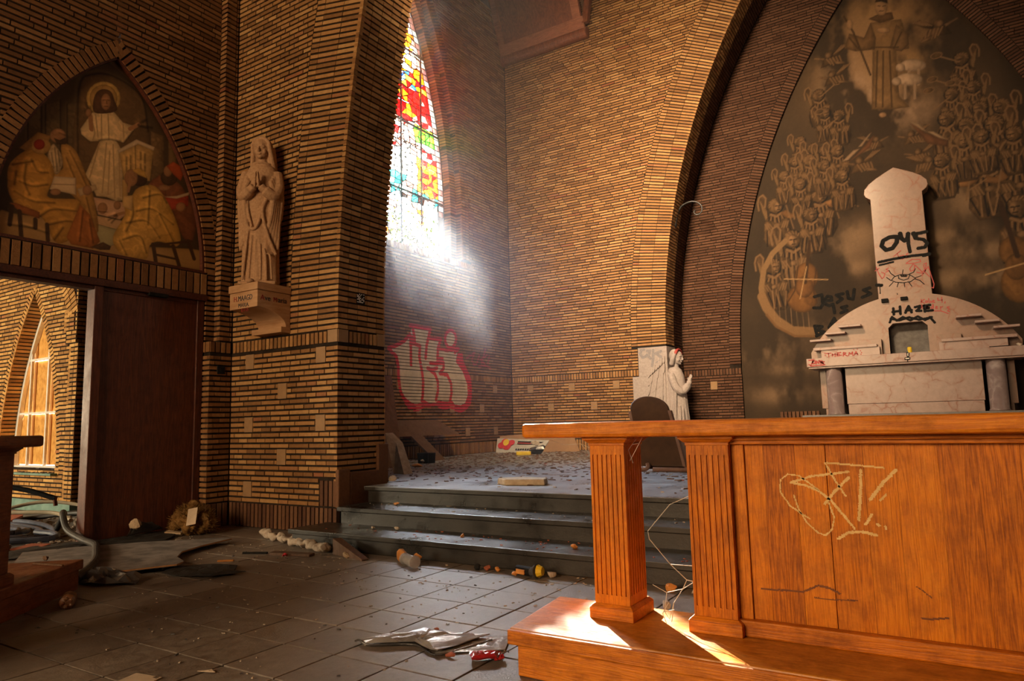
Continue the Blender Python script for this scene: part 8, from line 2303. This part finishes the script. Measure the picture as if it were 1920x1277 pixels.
pc = cloth('paper_scrap', [(-3.02, 2.03, .003), (-2.93, 2.06, .004), (-2.98, 2.08, .003)], .002, M_paper, None, 8, .003)
tag(pc, 'small white paper scrap behind the leaflet', 'paper')

# torn dark felt on the floor
o = cloth('felt_scrap', [(-5.28, 3.22, .004), (-5.05, 3.20, .006), (-4.78, 3.50, .006), (-4.98, 3.68, .006), (-5.22, 3.62, .004), (-5.45, 3.40, .003)], .006, M_tar, None, 9, .012)
tag(o, 'torn piece of dark felt lying flat left of the tiled floor centre', 'felt')
o = cloth('felt_scrap', [(-5.02, 3.20, .014), (-4.78, 3.30, .014), (-4.66, 3.52, .014), (-4.86, 3.50, .016)], .005, M_tar, None, 10, .012)
tag(o, 'smaller torn felt piece lying on top of the larger one', 'felt')
slab4('pen_stub', [(-5.30, 3.72, .001), (-5.20, 3.80, .001), (-5.21, 3.82, .001), (-5.32, 3.74, .001)], [(-5.30, 3.72, .014), (-5.20, 3.80, .014), (-5.21, 3.82, .014), (-5.32, 3.74, .014)], M_orange,
      'orange stub beside the torn felt', 'stub')

# the grey board on the floor before the door, curved end
gb_ = thing('floor_board', 'large scuffed grey board with a curved raw edge lying before the door', 'board', (-6.2, 3.5, 0))
oz = [(-6.55, 2.72), (-5.62, 2.80), (-5.45, 3.05), (-5.30, 3.36), (-5.36, 3.46), (-5.60, 3.55), (-5.80, 3.72), (-5.92, 3.98), (-6.02, 4.38), (-6.10, 4.40), (-6.62, 3.90), (-7.00, 3.42), (-7.15, 3.05)]
b = MB().hull8([(x, y, .036) for x, y in oz], [(x, y, .050) for x, y in oz])
b.build('board_top', M_greyboard, gb_)
oz2 = [(-6.24 + (x + 6.24) * .985, 3.5 + (y - 3.5) * .985) for x, y in oz]
b = MB()
for (x0, y0), (x1, y1) in zip(oz, oz[1:] + oz[:1]):
    e = V3((x1 - x0, y1 - y0, 0))
    if e.length < .01:
        continue
    nn_ = V3((e.y, -e.x, 0)).normalized() * .002
    b.add([(x0 + nn_.x, y0 + nn_.y, .040), (x1 + nn_.x, y1 + nn_.y, .040), (x1 + nn_.x, y1 + nn_.y, .0495), (x0 + nn_.x, y0 + nn_.y, .0495)], [(0, 1, 2, 3)])
b.build('raw_edge', M_ply, gb_)
b = MB()
for x, y in ((-6.6, 3.1), (-5.9, 3.3), (-6.2, 3.8)):
    b.box(x - .2, y - .05, 0, x + .2, y + .05, .035)
b.build('batten', M_black, gb_)
o = cloth('roofing_felt', [(-6.75, 4.15, .012), (-7.10, 4.55, .012), (-7.24, 4.40, .02), (-7.22, 3.75, .03), (-7.55, 3.30, .012), (-7.30, 2.75, .012), (-7.0, 3.0, .012), (-6.95, 3.50, .012)], .010, M_tar, None, 14, .03)
tag(o, 'crumpled black roofing felt between the grey board and the door', 'roofing felt')
o = cloth('roofing_felt', [(-7.10, 3.95, .05), (-7.22, 4.40, .06), (-7.26, 4.30, .13), (-7.24, 4.10, .15)], .010, M_tar, None, 15, .03)
tag(o, 'peak of black felt raised against the door foot', 'roofing felt')
lump('stone_chunk', -7.18, 4.10, .10, (.085, .075, .075), M_stone, 'pale angular stone lying on the black felt at the door', 'stone', 17)
slab4('plank_scrap', [(-7.02, 4.30, .04), (-6.92, 4.42, .02), (-6.95, 4.48, .02), (-7.04, 4.36, .05)], [(-7.02, 4.30, .06), (-6.92, 4.42, .04), (-6.95, 4.48, .04), (-7.04, 4.36, .07)], M_stone,
      'small pale slat sticking out of the black felt', 'slat')

# bundle of mineral wool with a paper label
wo = thing('insulation_bundle', 'shaggy brown bundle of mineral wool at the foot of the pilaster', 'insulation', (-7.0, 4.62, 0))
b = MB()
rg = random.Random(5)
for i in range(46):
    a = rg.uniform(0, 2 * pi)
    r = rg.uniform(0, 1)
    b.ell((-6.98 + cos(a) * .24 * r + rg.uniform(-.02, .02), 4.60 + sin(a) * .17 * r, .05 + rg.uniform(0, .26) * (1 - r * .6)), (rg.uniform(.04, .085),) * 3, 8, 6)
o = remesh(b, 'wool_body', M_wool, .014, parent=wo, smooth_it=0)
o.location = -wloc(wo)
dm = o.modifiers.new('shag', 'DISPLACE')
tx = bpy.data.textures.new('shag', 'CLOUDS')
tx.noise_scale = .03
dm.texture = tx
dm.strength = .05
b = MB()
for i in range(900):
    a = rg.uniform(0, 2 * pi)
    e = rg.uniform(0, 1.3)
    d = V3((cos(a) * cos(e) * .30, sin(a) * cos(e) * .22, sin(e) * .30))
    p = V3((-6.98, 4.60, .03)) + d
    q = p + d.normalized() * rg.uniform(.005, .03) + V3((rg.uniform(-.02, .02), rg.uniform(-.02, .02), rg.uniform(-.02, .01)))
    b.tube([p - d * .08, q], [.003, .001], 3, caps=False)
o = b.build('wool_fibres', M_wool, wo)
o['kind'] = 'stuff'
lb = MB().hull8([(-6.80, 4.40, .12), (-6.70, 4.44, .14), (-6.76, 4.50, .30), (-6.86, 4.46, .28)], [(-6.795, 4.395, .12), (-6.695, 4.435, .14), (-6.755, 4.495, .30), (-6.855, 4.455, .28)])
lb.build('paper_label', M_paper, wo)

# black hose over the threshold
b = MB()
b.tube(bezier([(-8.5, 3.95, .05), (-8.0, 3.78, .25), (-7.62, 3.59, .30), (-7.45, 3.56, .16), (-7.15, 3.56, .085), (-6.75, 3.47, .08), (-6.34, 3.27, .08), (-5.94, 3.06, .08), (-5.64, 2.86, .08), (-5.50, 2.70, .05)], 8), .030, 12)
o = b.build('rubber_hose', M_rubber, org=(-6.6, 3.4, .03))
tag(o, 'thick black rubber hose snaking over the grey board from the door', 'hose')
o = cloth('plastic_bag', [(-5.62, 2.72, .01), (-5.32, 2.72, .01), (-5.06, 2.90, .01), (-5.20, 3.02, .02), (-5.52, 2.98, .05), (-5.66, 2.86, .06)], .004, M_foil, None, 21, .05)
tag(o, 'shiny black plastic bag crumpled at the end of the grey board', 'plastic bag')
bt = thing('plastic_bottle', 'clear brown tinted plastic bottle lying below the dark dais', 'bottle', (-4.90, 2.37, .042), (0, 0, radians(150)))
BXm = Matrix.Rotation(pi / 2, 4, 'Y')
b = MB().lathe([(.012, -.11), (.040, -.105), (.046, -.09), (.046, -.03), (.042, -.02), (.046, -.01), (.046, .05), (.040, .08), (.018, .12), (.015, .15)], (0, 0, 0), 20)
M_bottle = noisy('amber_plastic', [(0.3, (0.10, 0.035, 0.012)), (0.7, (0.24, 0.10, 0.04))], 16, rough=0.15, bump=.004, spec=.9)
b.build('bottle_body', M_bottle, bt, local=True, smooth=True, xf=BXm)
MB().lathe([(.018, .145), (.018, .17)], (0, 0, 0), 14).build('bottle_cap', M_clay, bt, local=True, xf=BXm)
b = MB()
for i in range(5):
    a = i * 2 * pi / 5
    b.ell((.0 - .108, .026 * cos(a), .026 * sin(a)), (.010, .013, .013), 8, 6)
b.build('petal_foot', M_bottle, bt, local=True)
lump('dark_clod', -5.56, 2.52, .202, (.05, .03, .022), M_board, 'dark clod of dirt on the left dais beside its post', 'dirt', 97)
o = slab4('wood_sliver', [(-5.48, 2.40, .203), (-5.20, 2.46, .203), (-5.20, 2.475, .203), (-5.48, 2.43, .203)], [(-5.48, 2.40, .215), (-5.20, 2.46, .215), (-5.20, 2.475, .215), (-5.48, 2.43, .215)], M_board,
          'thin brown wood sliver lying on the left dais', 'wood')

# hall floor beyond the door: cables, hoses, timber, shards
b = MB()
for k in range(5):
    pts = [(-9.3 + .05 * sin(k * 2.3) + (.60 + .13 * k) * cos(t), 3.55 + .03 * cos(k * 1.7) + (.20 + .075 * k) * sin(t), .03 + .012 * (k % 3) + .02 * sin(2 * t + k)) for t in [i * 2 * pi / 30 for i in range(31)]]
    b.tube(pts, .026, 10)
b.tube(bezier([(-8.4, 3.7, .06), (-8.1, 3.75, .05), (-7.9, 3.6, .035), (-8.3, 3.2, .035), (-9.0, 2.9, .035)], 6), .032, 10)
o = b.build('hose_coil', M_bluehose, org=(-9.3, 3.55, 0))
tag(o, 'coil of blue grey hose on the hall floor beyond the door', 'hose')
b = MB()
b.tube(bezier([(-10.4, 3.0, .03), (-9.6, 3.5, .16), (-9.2, 4.05, .30), (-8.7, 4.3, .26), (-8.2, 4.2, .2)], 8), .020, 8)
o = b.build('cream_cable', M_creamcable, org=(-9.2, 4.0, .02))
tag(o, 'thick cream cable arching over the hall floor', 'cable')
b = MB()
b.tube(bezier([(-9.2, 3.75, .22), (-8.7, 4.0, .21), (-8.2, 3.95, .16)], 8), .022, 8)
o = b.build('cream_cable', M_creamcable, org=(-8.7, 3.9, .15))
tag(o, 'short cream cable lying on the blue hose coil', 'cable')
b = MB()
b.tube(bezier([(-10.6, 3.4, .03), (-9.9, 4.1, .05), (-9.3, 4.5, .12), (-8.6, 4.6, .12)], 8), .030, 8)
o = b.build('rubber_hose', M_rubber, org=(-9.6, 4.1, .03))
tag(o, 'dark hose behind the cream cable on the hall floor', 'hose')
slab4('timber_beam', [(-8.85, 2.78, 0), (-7.72, 3.10, 0), (-7.74, 3.20, 0), (-8.87, 2.88, 0)], [(-8.85, 2.78, .05), (-7.72, 3.10, .05), (-7.74, 3.20, .05), (-8.87, 2.88, .05)], M_board,
      'dark timber beam lying just beyond the threshold', 'timber')
slab4('clay_shard', [(-10.2, 3.85, .02), (-9.75, 3.95, .02), (-9.65, 4.1, .10), (-10.0, 4.15, .14)], [(-10.2, 3.85, .05), (-9.75, 3.95, .05), (-9.65, 4.1, .13), (-10.0, 4.15, .17)], M_clay,
      'red clay tile shard among the hoses', 'tile shard')
slab4('clay_shard', [(-7.72, 3.18, .001), (-7.48, 3.30, .001), (-7.46, 3.42, .03), (-7.66, 3.34, .03)], [(-7.72, 3.18, .02), (-7.48, 3.30, .02), (-7.46, 3.42, .05), (-7.66, 3.34, .05)], M_clay,
      'small red clay shard at the threshold', 'tile shard')
rg = random.Random(77)
b = MB()
for i in range(420):
    x, y = rg.uniform(-10.2, -7.7), rg.uniform(2.9, 4.75)
    q = rock((x, y, .01), (rg.uniform(.01, .05), rg.uniform(.01, .05), rg.uniform(.008, .03)), i, 1, 6, 4)
    b.add(q.v, q.f)
o = b.build('hall_rubble', M_plaster, org=(-9, 3.8, 0))
tag(o, 'small rubble and grit covering the hall floor', 'rubble', kind='stuff')
lump('plaster_heap', -8.9, 4.5, 0, (.22, .14, .16), M_plaster, 'heap of pale plaster beside the hall pier', 'rubble', 61)
# bent steel frame in the hall
sf = thing('steel_frame', 'bent black and rusty steel tube frame standing in the hall', 'frame', (-9.6, 3.2, 0))
b = MB()
b.tube(bezier([(-9.95, 2.96, .56), (-9.4, 3.36, .57), (-8.9, 3.72, .50), (-8.55, 3.95, .38)], 6), .028, 10)
b.build('top_tube', M_black, sf)
for pth in ([(-9.35, 3.36, .54), (-9.55, 3.22, .30), (-9.72, 3.08, .0)], [(-9.5, 3.26, .48), (-9.1, 3.5, .42), (-9.0, 3.58, .34)], [(-8.56, 3.94, .40), (-8.55, 3.95, .30)], [(-9.95, 2.96, .56), (-10.1, 2.85, .0)]):
    MB().tube(pth, .022, 8).build('leg', M_rust, sf)

# cobwebs between the table posts, and under the table top
def web(name, paths, r, label):
    b = MB()
    for p in paths:
        b.tube(p, r, 4, caps=False)
    o = b.build(name, M_web, org=paths[0][0])
    return tag(o, label, 'cobweb')
a0 = V3((-1.29, 3.05, .47))
web('cobweb', [[(-1.00, 3.05, .765), (-1.10, 3.04, .72), (-1.205, 3.03, .60), (-1.20, 3.03, .565), (-1.11, 3.04, .46), (-1.04, 3.04, .40), (-1.00, 3.04, .395)],
               [(-1.11, 3.04, .46), (-1.00, 3.05, .46)], [(-1.00, 3.04, .40), (-1.06, 3.04, .36), (-1.13, 3.03, .34), (-1.19, 3.02, .37)], [(-1.13, 3.03, .34), (-1.14, 3.02, .26), (-1.12, 3.02, .23), (-1.10, 3.03, .30), (-1.06, 3.04, .36)],
               [(-1.12, 3.02, .30), (-1.15, 3.02, .25), (-1.13, 3.01, .215)], [(-1.10, 3.03, .30), (-1.11, 3.02, .22)], [(-1.04, 3.04, .40), (-1.06, 3.04, .36)], [(-1.14, 3.02, .26), (-1.10, 3.03, .27)]], .0018,
    'torn pale cobweb hanging between the two fluted posts')
web('cobweb', [[(-1.49, 3.05, .97), (-1.53, 3.04, .99), (-1.62, 3.04, .985), (-1.70, 3.04, 1.01)], [(-1.53, 3.04, .99), (-1.50, 3.04, .955)]], .0012, 'thin cobweb thread under the left end of the table top')
web('cobweb', [[(-1.25, 3.05, 1.01), (-1.29, 3.05, .96), (-1.27, 3.05, .90)], [(-1.22, 3.05, 1.015), (-1.26, 3.05, .95), (-1.285, 3.05, .91)], [(-1.27, 3.05, .985), (-1.24, 3.05, .99)]], .0014, 'little cobweb in the corner between left post and table top')

# haze in the chancel, where the sun comes through the broken glass
hm, hn = new_mat('dusty_air')
vs_ = N(hn, 'ShaderNodeVolumeScatter')
vs_.inputs['Density'].default_value = 0.0105
vs_.inputs['Anisotropy'].default_value = 0.45
vs_.inputs['Color'].default_value = (0.9, 0.93, 1.0, 1)
ho = N(hn, 'ShaderNodeOutputMaterial')
hn.links.new(vs_.outputs[0], ho.inputs['Volume'])
hz = MB().box(-8.44, 5.97, ZC + .03, -4.2, 13.1, 9.9).build('dusty_air', hm, org=(-7, 11, ZC + .03))
tag(hz, 'thin sunlit dust haze hanging in the chancel', 'haze', kind='stuff')
